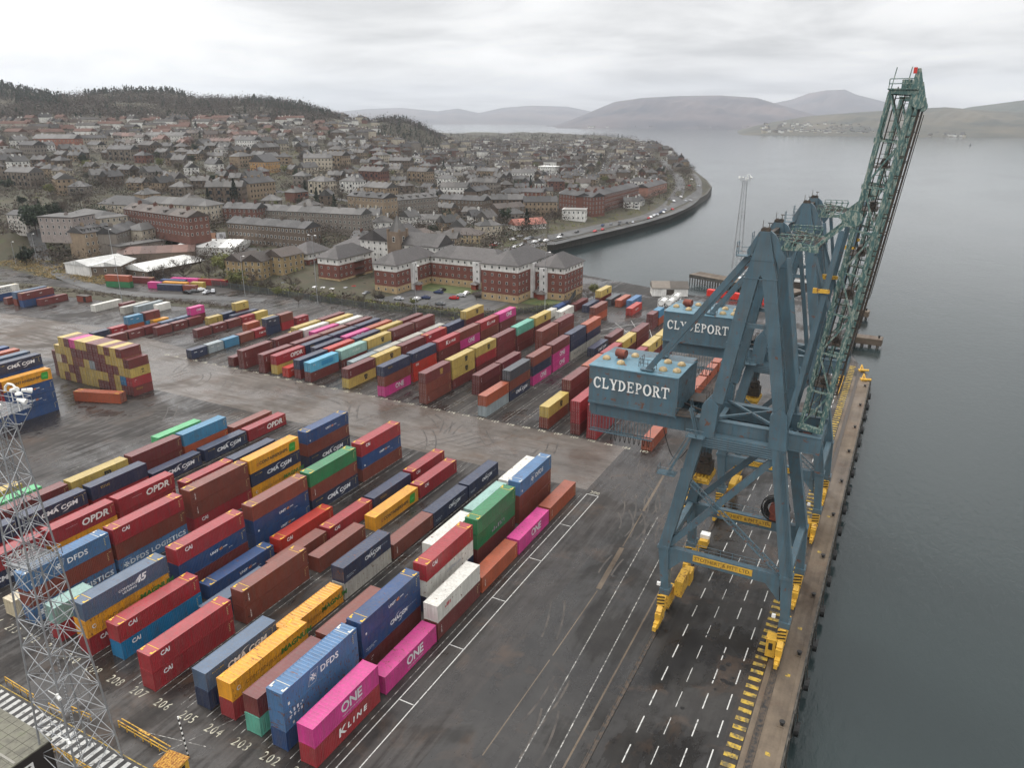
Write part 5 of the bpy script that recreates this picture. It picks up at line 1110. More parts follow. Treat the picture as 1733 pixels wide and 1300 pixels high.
# brick flats with pale ground floor and white top storey
BRICK, BASE_ = (.150, .050, .036), (.38, .275, .15)
def flats(label, x0, x1, y0, y1, h, towers=(), allwhite=False, balcony=None, kind='hip', rh=4.6, topw=True, wins='fr'):
    w, d = x1 - x0, y1 - y0; root = empty('apartment_block', ((x0 + x1) / 2, y0, .3), 0, label=label, cat='flats', group='brick flats behind the yard fence'); nf = int(round(h / 2.9)); fh = h / nf; occ_rect((x0 + x1) / 2, y0, 0, w, d)
    mb = MB(); mb.box(-w / 2 - .06, w / 2 + .06, -.06, d + .06, -1.5, fh); mb.build('ground_storey', M['wall'], root, color=BASE_)
    top = h - (fh * .95 if topw else .3)
    mb = MB(); mb.box(-w / 2, w / 2, 0, d, fh, top); mb.build('brick_wall', M['wall'], root, color=WHT if allwhite else BRICK)
    mb = MB(); mb.box(-w / 2 - .05, w / 2 + .05, -.05, d + .05, top, h)
    if kind == 'gable': gable_fill(mb, w, d, h, rh)
    mb.build('top_storey', M['wall'], root, color=WHT); roof_bm(w, d, h, kind, rh, .8).build('roof', M['roof'], root, color=(.038, .034, .034))
    for side in wins:
        ln_ = w if side == 'f' else d; n = max(2, int(ln_ / 3.2))
        for f in range(nf):
            for i in range(n):
                t_ = -ln_ / 2 + (i + .5) * ln_ / n; zz_ = fh * (f + .55)
                if any(s_ == side and abs(t_ - p) < 2.1 for s_, p in towers): continue
                if balcony and side == balcony[0] and abs(t_ - balcony[1]) < 3.2: continue
                if side == 'f': win(root, t_, -.03, zz_, 'f', (.9, .72))
                else: win(root, w / 2 + .03, d / 2 + t_, zz_, 'r', (.9, .72))
    for s_, p in towers:
        mb = MB()
        if s_ == 'f': mb.box(p - 1.7, p + 1.7, -1.3, 0, -1.5, h - .6)
        else: mb.box(w / 2, w / 2 + 1.3, d / 2 + p - 1.7, d / 2 + p + 1.7, -1.5, h - .6)
        tw = mb.build('stair_tower', M['wall'], root, color=(.62, .61, .60))
        for f in range(nf):
            if s_ == 'f': win(tw, p + .5, -1.3, fh * (f + .5), 'f', (.6, .7))
            else: win(tw, w / 2 + 1.3, d / 2 + p + .5, fh * (f + .5), 'r', (.6, .7))
        mb = MB(); c_ = (p, -2.6, 2.6) if s_ == 'f' else (w / 2 + 2.6, d / 2 + p, 2.6); mb.cbox((c_[0], c_[1], 1.2), (2.4, 2.4, 2.6)); mb.build('porch', M['wall'], tw, color=(.25, .06, .04)); mb = MB(); mb.add([(c_[0] - 1.9, c_[1] - 1.9, 2.5), (c_[0] + 1.9, c_[1] - 1.9, 2.5), (c_[0] + 1.9, c_[1] + 1.9, 2.5), (c_[0] - 1.9, c_[1] + 1.9, 2.5), (*c_[:2], 3.9)], [(0, 1, 4), (1, 2, 4), (2, 3, 4), (3, 0, 4), (3, 2, 1, 0)]); mb.build('porch_roof', M['roof'], tw, color=(.10, .09, .085))
    if balcony:
        s_, p = balcony
        for f in range(1, nf):
            mb = MB(); z = fh * f
            X_, Y_ = (w / 2, d / 2 + p); mb.box(X_, X_ + 1.3, Y_ - 3, Y_ + 3, z, z + .15); rail(mb, [(X_ + 1.3, Y_ - 3, z + .1), (X_ + 1.3, Y_ + 3, z + .1)], 1.05, .05, .5); mb.build('balcony', M['darksteel'], root)
    return root
flats('brick wing with white stair tower, left end of the centre flats', -203.5, -192, 258, 289, 12.6, [('r', -3)])
flats('long brick range facing the yard, middle of the centre flats', -191.5, -155.6, 284.5, 297, 12.6, [('f', 6.5)])
flats('taller brick block with white upper storeys behind the left wing', -213, -192.2, 291, 304, 15.6, kind='gable', rh=5)
flats('largest brick block with tall white stair tower, nearest the fence', -155.2, -138.2, 267.5, 300, 15.4, [('r', -3)])
flats('brick block at the right end of the flats by the water', -137, -123.6, 281, 301, 13.6, [('f', -2.5)])
flats('brick block with dark balconies, left of the centre flats', -237, -225, 260, 284, 12.2, balcony=('r', 2))
flats('small brick block at the left end of the flats', -270, -257.5, 276, 292, 9.6)
flats('tall white-gabled block behind the balconied block', -236, -219, 290, 318, 16.5, allwhite=True, kind='gable', rh=5)
flats('brick block set back behind the small left block', -258, -240, 296, 312, 10.5)
# generic houses
ARC = {}
def arch(kind, win_):
    k = (kind, win_)
    if k in ARC: return ARC[k]
    w, d, h, rt, rh, fl, ch_, sp_ = {'villa': (12, 10, 6.6, 'hip', 3.4, 2, 2, 3.6), 'tenement': (24, 12, 10.5, 'gable', 3.8, 3, 4, 2.9), 'cottage': (9, 8, 4.2, 'gable', 3.6, 1, 1, 3.2), 'terrace': (30, 9, 6.2, 'gable', 3.2, 2, 5, 3.0), 'block': (16, 12, 9.5, 'hip', 3.6, 3, 3, 3.0), 'semi': (13, 9, 5.6, 'gable', 3.4, 2, 2, 3.0), 'gablet': (9, 14, 6.5, 'gable', 4.4, 2, 2, 3.2)}[kind]
    wl = MB(); wl.box(-w / 2, w / 2, 0, d, -4, h - .2)
    if rt == 'gable': gable_fill(wl, w, d, h - .2, rh)
    fr = []
    for side, ln_ in (('f', w), ('r', d)):
        n = max(1, int(ln_ / sp_)); fh = h / fl
        for f in range(fl):
            for i in range(n): t_ = -ln_ / 2 + (i + .5) * ln_ / n; fr.append((side, t_, fh * (f + .55)))
    if not win_:
        wl.mi = 1
        for side, t_, z in fr:
            if side == 'f': wl.box(t_ - .5, t_ + .5, -.04, .02, z - .75, z + .7)
            else: wl.box(w / 2 - .02, w / 2 + .04, d / 2 + t_ - .5, d / 2 + t_ + .5, z - .75, z + .7)
        wl.mi = 0
    rb = roof_bm(w, d, h, rt, rh); cm = MB()
    cms = []
    for i in range(ch_):
        cm = MB(); cx, cy = (-w / 2 + w * (i + .5) / ch_, d / 2) if w >= d else (0, d * (i + .5) / ch_); cm.cbox((cx, cy, h + rh + .1), (.8, 1.8, 2.0) if w >= d else (1.8, .8, 2.0)); cms.append(cm.mesh('chimney', M['wall']))
    bay = None
    if kind in ('villa', 'block', 'semi', 'tenement'):
        b_ = MB()
        for q in ((-w * .27, w * .27) if kind != 'tenement' else (-w * .35, -w * .12, w * .12, w * .35)): b_.box(q - 1.2, q + 1.2, -1.0, 0, -2, h * .85); b_.box(q - .95, q + .95, -1.05, -.98, h * .12, h * .36, 1); b_.box(q - .95, q + .95, -1.05, -.98, h * .55, h * .78, 1)
        bay = b_.mesh('bay_window', [M['wall'], M['glass']])
    ARC[k] = (wl.mesh('wall', [M['wall'], M['glass']]), rb.mesh('roof', M['roof']), cms, fr, (w, d, h), bay); return ARC[k]
def inpoly_town(x, y):
    d = math.hypot(x, y); b = math.degrees(math.atan2(x, y))
    if b > -14.2 or b < -66: return False
    dn = 345 if b < -25.1 else float(np.interp(b, [c[0] for c in NC], [c[1] for c in NC])) + 62
    df = float(np.interp(b, [c[0] for c in FC], [c[1] for c in FC])) - 60
    if b < -40 and d > 1230 - (b < -55) * 20: return False
    u = ub(b)
    if u > 560 and d > 1900: return False
    if 380 < u <= 560 and d > 1240: return False
    if 635 < u < 745 and 1300 < d < 1800: return False
    return dn < d < df
for P in (RP, street, densify([(-480, 330), (-400, 318), (-345, 292), (-300, 290), (-255, 300), (-215, 320), (-190, 345)], 8), densify(pk, 8)):
    for x, y in P: OCC.append((x, y, 8))
for x, y in densify([(-640, 440), (-480, 425), (-380, 430), (-300, 440), (-240, 455)], 9) + densify([(-560, 600), (-420, 590), (-300, 600), (-250, 560)], 9): OCC.append((x, y, 6))
GRID = {}
def free(x, y, r):
    for gx in range(int((x - 24) // 24), int((x + 24) // 24) + 1):
        for gy in range(int((y - 24) // 24), int((y + 24) // 24) + 1):
            for (a, b, c) in GRID.get((gx, gy), ()):
                if (a - x) ** 2 + (b - y) ** 2 < (r + c) ** 2: return False
    return True
def occupy(x, y, r): GRID.setdefault((int(x // 24), int(y // 24)), []).append((x, y, r))
for o_ in OCC: occupy(*o_)
HS = []; hr = random.Random(11); yy = 330; row_i = 0
while yy < 1950:
    row_i += 1; x = -1500 + hr.uniform(0, 10)
    while x < -150:
        d = math.hypot(x, yy); b = math.degrees(math.atan2(x, yy)); u = ub(max(-80, b))
        if not (-70 < b < -10): x += 14; continue
        up_left = u < 540 and d > 880; mid = d < 900 and u < 900
        kd = hr.choice(['cottage', 'semi', 'semi', 'cottage', 'gablet', 'terrace'] if up_left else ['villa', 'tenement', 'block', 'villa', 'semi', 'gablet', 'gablet', 'cottage', 'semi'] if mid else ['villa', 'semi', 'block', 'villa', 'gablet', 'cottage'])
        w, dd = {'villa': (12, 10), 'tenement': (24, 12), 'cottage': (9, 8), 'terrace': (30, 9), 'block': (16, 12), 'semi': (13, 9), 'gablet': (9, 14)}[kd]
        px_, py_ = x + w / 2, yy + hr.uniform(-4, 4); rz = hr.gauss(.10, .12) + (.35 if u > 820 else 0) + hr.choice([0, 0, 0, .5, -.4, 1.35])
        if inpoly_town(px_, py_):
            nd = max(1, int(w / 8)); ok = all(free(px_ + math.cos(rz) * (-w / 2 + (i + .5) * w / nd), py_ + math.sin(rz) * (-w / 2 + (i + .5) * w / nd) + dd / 2, 5.2) for i in range(nd))
            if ok and hr.random() < (.80 if d < 1000 and u < 820 else .74 if d < 1250 else .5):
                if up_left: wc = hr.choice([WHT, WHT, PNK, (.30, .26, .21), GREY, (.44, .40, .35)]); rc = hr.choice([RDR, BRR, SL2, SLATE])
                elif mid: wc = hr.choice([GREY, BRN, TAN, BRN, TAN, GREY, (.18, .15, .12), CRM, WHT, REDS] if d > 420 else [GREY, BRN]); rc = hr.choice([SLATE, SL2, SL2, (.042, .038, .035)])
                else: wc = hr.choice([GREY, WHT, TAN, BRN, CRM, REDS, WHT]); rc = hr.choice([SLATE, SL2, BRR, SLATE])
                HS.append((d, px_, py_, rz, kd, wc, rc, row_i))
                for i in range(nd): occupy(px_ + math.cos(rz) * (-w / 2 + (i + .5) * w / nd), py_ + math.sin(rz) * (-w / 2 + (i + .5) * w / nd) + dd / 2, 5.0)
                x += w + hr.choice([3, 6, 10, 16, 26])
                continue
        x += 7
    yy += hr.choice([26, 31, 37]) if yy < 1000 else 36
HS.sort(); near_, far_ = HS[:288], HS[288:]
CNAME = {GREY: 'grey stone', TAN: 'tan stone', BRN: 'brown stone', CRM: 'cream', WHT: 'white', REDS: 'red sandstone', PNK: 'pinkish', (.30, .26, .21): 'buff', (.44, .40, .35): 'pale rendered', (.18, .15, .12): 'weathered grey'}
RNAME = {SLATE: 'dark slate roof', SL2: 'grey roof', BRR: 'brown roof', RDR: 'red-brown roof', (.042, .038, .035): 'sooty roof'}
KN = {'gablet': 'gabled house', 'block': 'tenement block', 'semi': 'pair house'}
rows = {}
for h_ in near_: rows.setdefault(h_[7], []).append(h_)
for k, (ri, L_) in enumerate(sorted(rows.items())):
    L_.sort(key=lambda q: q[1])
    for i, (d, x, y, rz, kd, wc, rc, _) in enumerate(L_):
        z = tzc(x, y); root = empty('town_house', (x, y, z), rz, label=f'{CNAME[wc]} {KN.get(kd, kd)}, {RNAME[rc]}, {ordi(i + 1)} from left in {ordi(k + 1)} street row', cat='house', group='houses of the town')
        detail = d < 520; me_w, me_r, cms, fr, (w, dd, hh), bay = arch(kd, detail)
        link('wall', me_w, root, color=wc); rf = link('roof', me_r, root, color=rc)
        for c in cms: link('chimney', c, rf, color=tuple(q * .85 for q in wc))
        if bay and (int(x) % 3): link('bay_window', bay, root, color=tuple(min(1, q * 1.08) for q in wc))
        if detail:
            for side, t_, zz_ in fr: win(root, t_ if side == 'f' else w / 2, 0 if side == 'f' else dd / 2 + t_, zz_, side)
def merge(name, items, m, **kw):
    V = []; F = []; C_ = []; nb = 0
    for me, mm, c in items:
        n = len(me.vertices); a = np.empty(n * 3); me.vertices.foreach_get('co', a); m3 = np.array(mm); V.append(a.reshape(-1, 3) @ m3[:3, :3].T + m3[:3, 3]); F += [(tuple(k + nb for k in p.vertices)) for p in me.polygons]; C_.append(np.tile([*c, 1.0], (n, 1))); nb += n
    me = bpy.data.meshes.new(name); me.from_pydata(np.vstack(V), [], F); me.materials.append(m); at = me.color_attributes.new('tint', 'FLOAT_COLOR', 'POINT'); at.data.foreach_set('color', np.vstack(C_).ravel()); me.update(); return link(name, me, **kw)
items = []
for (d, x, y, rz, kd, wc, rc, _) in far_:
    me_w, me_r, cms, fr, dims, bay = arch(kd, True); mm = Matrix.Translation((x, y, tzc(x, y))) @ Matrix.Rotation(rz, 4, 'Z'); items += [(me_w, mm, wc), (me_r, mm, rc)] + [(c, mm, tuple(q * .85 for q in wc)) for c in cms[:2]]
    if bay: items.append((bay, mm, tuple(q * .9 for q in wc)))
merge('distant_houses', items, M['wmass'], label='hundreds of small distant houses packed up the hillside and along the point', cat='houses', kind='stuff')
print('houses', len(near_), len(far_), 'nearest/farthest own', near_[0][0], near_[-1][0])

# ------------------------------------------------------------------ trees
def fol(name, c1, c2):
    m = mat(name, c1, .85); t = m.node_tree; b = t.nodes['Principled BSDF']; oi = N(t, 'ShaderNodeObjectInfo')
    n = noise(t, N(t, 'ShaderNodeTexCoord').outputs['Object'], .6, 3); c = mixc(t, maprange(t, n, .35, .65, 0, 1), c1, c2)
    hv = maprange(t, oi.outputs['Random'], 0, 1, .75, 1.25); cc = N(t, 'ShaderNodeCombineColor')
    for i in range(3): t.links.new(hv, cc.inputs[i])
    t.links.new(mixc(t, 1.0, c, cc.outputs[0], 'MULTIPLY'), b.inputs['Base Color']); return m
M['twig'] = fol('bare_twigs', (.082, .062, .047), (.045, .034, .027)); M['bud'] = fol('budding_leaves', (.15, .155, .045), (.085, .09, .035)); M['ever'] = fol('evergreen_leaves', (.030, .044, .022), (.016, .025, .014)); M['con'] = fol('conifer_needles', (.017, .028, .017), (.028, .036, .022)); M['bark'] = mat('bark', (.055, .042, .033), .9)
def tree_mesh(kind, seed):
    r = random.Random(seed); tr = MB(); cr_ = MB(); H = {'bare': 10, 'bud': 8, 'round': 8, 'conifer': 13, 'column': 7}[kind]
    tr.tube((0, 0, -1), (0, 0, H * (.45 if kind != 'conifer' else .9)), H * .022, 7, r2=H * .012 if kind != 'conifer' else .04)
    def leaf(p, s, flat=0):
        a = Vector((r.gauss(0, 1), r.gauss(0, 1), r.gauss(0, 1))).normalized(); b = a.cross(Vector((r.gauss(0, 1), r.gauss(0, 1), r.gauss(0, 1)))).normalized(); p = Vector(p)
        cr_.add([p - a * s, p - b * s * .6, p + a * s, p + b * s * .6], [(0, 1, 2, 3)])
    if kind in ('bare', 'bud', 'round'):
        nl = {'bare': 15, 'bud': 13, 'round': 15}[kind]; tips = []
        for i in range(nl):
            a = i * 2.399 + r.uniform(-.4, .4); z0 = H * r.uniform(.18, .45); L = H * r.uniform(.28, .48); up = r.uniform(.35, 1.3); p0 = Vector((0, 0, z0)); dv = Vector((math.cos(a), math.sin(a), up)).normalized(); p1 = p0 + dv * L; tr.tube(p0, p1, .09, 4, r2=.03, cap=False); tips.append((p0, p1, dv))
            for q in range(3):
                f = r.uniform(.4, .9); b0 = p0.lerp(p1, f); d2 = (dv + Vector((r.gauss(0, .6), r.gauss(0, .6), r.uniform(.0, .8)))).normalized(); b1 = b0 + d2 * L * .5; tr.tube(b0, b1, .04, 3, r2=.012, cap=False); tips.append((b0, b1, d2))
        for p0, p1, dv in tips:
            n = {'bare': 13, 'bud': 17, 'round': 24}[kind]
            for q in range(n):
                f = r.uniform(.35, 1.15); p = p0.lerp(p1, f) + Vector((r.gauss(0, 1), r.gauss(0, 1), r.gauss(0, .8))) * H * (.055 if kind != 'round' else .07)
                if kind == 'bare':
                    a = (dv + Vector((r.gauss(0, .6), r.gauss(0, .6), r.gauss(.3, .5)))).normalized(); b = a.cross(Vector((r.gauss(0, 1), r.gauss(0, 1), r.gauss(0, 1)))).normalized(); s = H * r.uniform(.04, .075); cr_.add([p - a * s, p - b * .05, p + a * s, p + b * .05], [(0, 1, 2, 3)]); cr_.add([p, p + b * .04, p + (a + b).normalized() * s, p - b * .03], [(0, 1, 2, 3)])
                else: leaf(p, r.uniform(.22, .42) if kind == 'bud' else r.uniform(.3, .55))
    elif kind == 'conifer':
        for i in range(900):
            f = r.random() ** .8; rad = (1 - f) * H * .23 * r.uniform(.35, 1.05) * (1 + .25 * math.sin(f * 34)) + .1; a = r.uniform(0, 6.283); leaf((rad * math.cos(a), rad * math.sin(a), H * (.10 + .9 * f) - rad * .25), r.uniform(.22, .5))
    else:
        for i in range(500): f = r.random(); rad = 1.1 * math.sin(math.pi * min(1, f * .8 + .2)) * r.uniform(.5, 1); a = r.uniform(0, 6.283); leaf((rad * math.cos(a), rad * math.sin(a), H * (.06 + .94 * f)), r.uniform(.2, .35))
    cm_ = {'bare': 'twig', 'bud': 'bud', 'round': 'ever', 'conifer': 'con', 'column': 'con'}[kind]
    return tr.mesh('trunk', M['bark']), cr_.mesh('crown', M[cm_])
TM = {(k, i): tree_mesh(k, 31 * i + len(k)) for k in ('bare', 'bud', 'round', 'conifer', 'column') for i in range(3 if k in ('bare', 'round') else 2)}
TREE_N = {'bare': 'bare brown tree', 'bud': 'yellow-green budding tree', 'round': 'dark evergreen tree', 'conifer': 'tall dark conifer', 'column': 'slim dark cypress'}
def tree(kind, x, y, s, label, z=None, group=None):
    z = tzc(x, y) if z is None else z; root = empty('tree', (x, y, z), rnd.uniform(0, 6.28), label=label, cat='tree', group=group); root.scale = (s, s, s * rnd.uniform(.9, 1.12)); ks = [k for k in TM if k[0] == kind]; t_, c_ = TM[rnd.choice(ks)]
    link('trunk', t_, root); link('crown', c_, root); return root
for u, v, k, s, lab in ((67, 418, 'round', 1.9, 'broad dark evergreen standing alone on the left slope'), (399, 345, 'conifer', 1.35, 'tallest dark conifer in the middle of town'), (333, 262, 'round', 1.3, 'round dark evergreen high among grey roofs'), (96, 375, 'round', 1.3, 'dark evergreen by the school car park'), (573, 395, 'column', 1.0, 'slim dark cypress before the grey terrace'),
        (402, 492, 'bud', 1.25, 'bright yellow-green willow at the yard fence corner'), (380, 470, 'bud', 1.5, 'large yellow-green tree left of the tan flats'), (345, 398, 'bare', 1.5, 'broad brown tree right of the red tenement'), (290, 475, 'bare', 1.1, 'bare tree before the broad white-roofed shed, left'), (312, 478, 'bare', 1.2, 'bare tree before the broad white-roofed shed, right'), (268, 474, 'bare', 1.0, 'thin bare tree at the shed gable'),
        (757, 378, 'round', 1.2, 'dark holly-like tree beside the white houses'), (858, 378, 'round', 1.2, 'round dark evergreen above the bungalow hedge'), (1162, 298, 'bare', 1.1, 'lone bare tree at the sea wall bend'), (884, 395, 'bare', .9, 'bare tree in front of the red-roofed bungalow'), (340, 455, 'bare', 1.2, 'bare tree between sheds and tan flats'), (355, 480, 'bare', 1.1, 'bare tree at the left end of the palisade fence'), (735, 470, 'round', .6, 'small dark shrub tree in the flats courtyard')):
    x, y, z = hit(u, v); tree(k, x, y, s, lab, z); occupy(x, y, 3)
tr_ = random.Random(5); TL = []; tries = 0
for i, (u, v, sc) in enumerate(((452, 492, .75), (470, 500, .6), (498, 488, .7), (428, 480, .9), (560, 508, .5), (612, 515, .55), (640, 508, .6), (700, 515, .5), (806, 505, .5), (995, 508, .7), (1005, 498, .8), (965, 520, .6), (505, 512, .55))):
    x, y = gp(u, v, 1); tree(('bare', 'bud')[i % 3 == 1], x, y, sc, f'small garden tree by the flats, {ordi(i + 1)} of its row', .3, 'garden trees at the flats')
while len(TL) < 262 and tries < 60000:
    tries += 1; b = tr_.uniform(-64, -14.5); d = 352 + 750 * tr_.random() ** 1.25; x, y = pol(b, d); u = ub(b)
    if pdist(x, y) < 4 or not (-20 < u < 1200): continue
    if b > -25.1 and not inpoly_town(x, y): continue
    if not free(x, y, 1.2): continue
    if y < 300 and -290 < x < -120: continue
    TL.append((d, x, y)); occupy(x, y, 2.4)
TL.sort(); byband = {}
for q in TL: byband.setdefault(int((q[0] - 350) / 60), []).append(q)
for bi, L_ in sorted(byband.items()):
    cnt = {}
    for d, x, y in sorted(L_, key=lambda q: math.atan2(q[1], q[2])):
        k = tr_.choices(['bare', 'bud', 'round', 'conifer', 'column'], [.60, .12, .16, .08, .04])[0]; cnt[k] = cnt.get(k, 0) + 1
        tree(k, x, y, tr_.uniform(.7, 1.25), f'{TREE_N[k]}, {ordi(cnt[k])} of its kind from left in tree band {NUM[bi + 1] if bi < 9 else ordi(bi + 1)} of town', group='trees between the town houses')
# undergrowth, gardens and woodland read as masses
def mass(name, pts, m, label, cat, ls=(.3, .6), n=30, flat=.6):
    r = random.Random(len(pts)); mb = MB()
    P = []
    for (x, y, z, s) in pts:
        for q in range(n):
            p = Vector((x, y, z)) + Vector((r.gauss(0, .45), r.gauss(0, .45), abs(r.gauss(.2, .5)) * flat)) * s; a = Vector((r.gauss(0, 1), r.gauss(0, 1), r.gauss(0, 1))).normalized(); b = a.cross(Vector((r.gauss(0, 1), r.gauss(0, 1), 1))).normalized(); l = r.uniform(*ls) * s * .35
            k = len(mb.v); mb.v += [tuple(p - a * l), tuple(p - b * l * .7), tuple(p + a * l), tuple(p + b * l * .7)]; mb.f.append((k, k + 1, k + 2, k + 3)); mb.m.append(0)
    return mb.build(name, m, label=label, cat=cat, kind='stuff')
mr = random.Random(3); A_, B_, C__ = [], [], []
for i in range(520):
    f = mr.random(); x = -277 + f * 155; yb = np.interp(x, [-277, -187, -140, -117], [234, 232, 236, 270]); y = yb + mr.uniform(1.5, 11); (A_ if mr.random() < .55 else B_).append((x, y, .2, mr.uniform(1.0, 2.4)))
for i in range(260):
    x, y = mr.uniform(-295, -206), mr.uniform(240, 276)
    if not (-268 < x and 246 < y < 261) and free(x, y, 0): (A_ if mr.random() < .7 else B_).append((x, y, .3, mr.uniform(1.4, 3.4)))
for i in range(900):
    b = mr.uniform(-66, -50); d = mr.uniform(365, 520); x, y = pol(b, d)
    if pdist(x, y) > 10 and free(x, y, 1): A_.append((x, y, tzc(x, y), mr.uniform(1.2, 3.2)))
for i in range(2600):
    b = mr.uniform(-66, -14.5); d = 350 + 900 * mr.random(); x, y = pol(b, d)
    if (inpoly_town(x, y)) and pdist(x, y) > 8 and free(x, y, -1.5): (A_ if mr.random() < .6 else C__ if mr.random() < .5 else B_).append((x, y, tzc(x, y), mr.uniform(1.6, 3.8)))
for i in range(420):
    f = mr.random() * (len(RP) - 1); p = RP[int(f)]; x, y = p[0] - mr.uniform(8, 22), p[1] + mr.uniform(-6, 12)
    if free(x, y, 0) and pdist(x, y) > 8: B_.append((x, y, tzc(x, y), mr.uniform(1.0, 2.2)))
mass('undergrowth', A_, M['twig'], 'brown leafless scrub along the fence, banks and gardens', 'undergrowth', n=34)
mass('shrubbery', B_, M['bud'], 'yellow-green shrubs and hedges in gardens and along the fence', 'shrubs', n=26)
mass('dark_hedges', C__, M['ever'], 'dark evergreen hedges and bushes between the houses', 'hedges', n=26)
W1, W2 = [], []
T1 = []
for i in range(26000):
    b = mr.uniform(-66, -14.5); d = 380 + 1500 * mr.random(); x, y = pol(b, d); u = ub(b)
    cl = math.sin(x * .023 + 1) * math.sin(y * .019) + .5 * math.sin((x - y) * .05)
    if inpoly_town(x, y) and pdist(x, y) > 12 and free(x, y, -2.6) and (cl > -.45 or (u > 760 and d > 560)): T1.append((x, y, tzc(x, y) + 1.5, mr.uniform(3.4, 6.2)))
T2 = [p for i, p in enumerate(T1) if i % 9 == 0]; T1 = [p for i, p in enumerate(T1) if i % 9]
mass('evergreen_trees', T2, M['ever'], 'dark evergreen crowns dotted among the bare town trees', 'trees', ls=(.14, .30), n=40, flat=.9)
mass('town_trees', T1, M['twig'], 'brown crowns of many bare trees crowded between the houses', 'trees', ls=(.14, .34), n=30, flat=1.0)
for i in range(1500):
    u = mr.uniform(638, 748); b = bearing(u); d = mr.uniform(1310, 1760); x, y = pol(b, d); (W2 if mr.random() < .15 else W1).append((x, y, tz(x, y), mr.uniform(6, 10)))
for i in range(12500):
    u = mr.uniform(-120, 1130); b = bearing(u); lim = 1225 if u < 560 else 1500; d = lim + (1760 - lim) * mr.random() if u < 760 else mr.uniform(900, 2900)
    x, y = pol(b, d); z = tz(x, y)
    if u >= 760 and not (d < float(np.interp(b, [c[0] for c in FC], [c[1] for c in FC])) - 30 and free(x, y, 2) and mr.random() < .55): continue
    cl = math.sin(x * .016) + math.sin(y * .021 + 1.3) + math.sin((x + y) * .009)
    if u < 620 and d < 1500 and math.sin(x * .03 + 2) * math.sin(y * .02) > .62: continue
    con = mr.random() < (.55 if (u < 110 and d > 1480) or (150 < u < 320 and d > 1620) else .3 if (410 < u < 560 and d > 1430) else .05)
    (W2 if con else W1).append((x, y, z, mr.uniform(7, 11)))
mass('hill_woodland', W1, M['twig'], 'brown leafless woodland covering the hill above the town', 'woodland', ls=(.16, .36), n=24, flat=.95)
def conmass(pts):
    r = random.Random(9); mb = MB()
    for x, y, z, s in pts:
        for q in range(16):
            f = r.random(); rad = (1 - f) * s * .28; a = r.uniform(0, 6.28); p = Vector((x + rad * math.cos(a), y + rad * math.sin(a), z + f * s * 1.12)); aa = Vector((r.gauss(0, .5), r.gauss(0, .5), 1)).normalized(); b = aa.cross(Vector((r.gauss(0, 1), r.gauss(0, 1), 0.1))).normalized(); l = s * .15
            k = len(mb.v); mb.v += [tuple(p - aa * l), tuple(p - b * l * .8), tuple(p + aa * l * 1.2), tuple(p + b * l * .8)]; mb.f.append((k, k + 1, k + 2, k + 3)); mb.m.append(0)
    mb.build('conifer_plantation', M['con'], label='dark conifer plantations on the hill crest', cat='woodland', kind='stuff')
conmass(W2)

# ------------------------------------------------------------------ cars
def car_parts():
    b = MB(); prof = [(-2.1, .35), (-2.15, .75), (-1.9, .92), (-1.2, 1.0), (-.75, 1.42), (.75, 1.45), (1.45, .98), (2.0, .9), (2.12, .6), (2.1, .35)]
    n = len(prof)
    for sx in (-1,):
        V = []; 
        for x, z in prof: V.append((x, -.84 if z < 1.2 else -.66, z))
        for x, z in prof: V.append((x, .84 if z < 1.2 else .66, z))
        b.add(V, [tuple(range(n))[::-1], tuple(range(n, 2 * n))] + [(i, (i + 1) % n, n + (i + 1) % n, n + i) for i in range(n)])
    g_ = MB(); g_.add([(-1.17, -.76, 1.03), (-.79, -.63, 1.38), (-.79, .63, 1.38), (-1.17, .76, 1.03)], [(0, 1, 2, 3)]); g_.add([(1.42, -.76, 1.02), (.80, -.63, 1.41), (.80, .63, 1.41), (1.42, .76, 1.02)], [(0, 3, 2, 1)])
    for s_ in (-1, 1): g_.add([(-1.0, s_ * .80, 1.04), (-.68, s_ * .69, 1.37), (.7, s_ * .69, 1.39), (1.2, s_ * .80, 1.02)], [(0, 1, 2, 3)])
    w = MB(); w.tube((0, -.09, .33), (0, .09, .33), .33, 10)
    return b.mesh('body', M['carpaint']), g_.mesh('window_glass', M['glass']), w.mesh('wheel', M['black'])
m = mat('car_paint', (.5, .5, .5), .25); t = m.node_tree; t.links.new(N(t, 'ShaderNodeObjectInfo').outputs['Color'], t.nodes['Principled BSDF'].inputs['Base Color']); M['carpaint'] = m
CAR = car_parts(); CC = {'white': (.75, .75, .75), 'silver': (.38, .39, .41), 'black': (.02, .02, .022), 'red': (.35, .015, .015), 'dark blue': (.02, .035, .09), 'grey': (.12, .125, .13)}
def car(x, y, z, rz, c, label, group):
    root = empty('parked_car', (x, y, z), rz, label=label, cat='car', group=group); link('body', CAR[0], root, color=CC[c]); link('window_glass', CAR[1], root)
    for wx in (-1.35, 1.3):
        for wy in (-.78, .78): o = link('wheel', CAR[2], root); o.location = (wx, wy, 0)
def carset(pts, rzf, where, group, zf=None):
    r = random.Random(len(where)); cnt = {}
    for i, (x, y, c) in enumerate(pts):
        c = c or r.choice(['white', 'white', 'silver', 'grey', 'black', 'red', 'dark blue', 'silver']); cnt[c] = cnt.get(c, 0) + 1; z = (zf(x, y) if zf else tzc(x, y) + .32); car(x, y, z, rzf(i) + r.uniform(-.04, .04), c, f'{c} car, {ordi(cnt[c])} {c} one {where}', group)
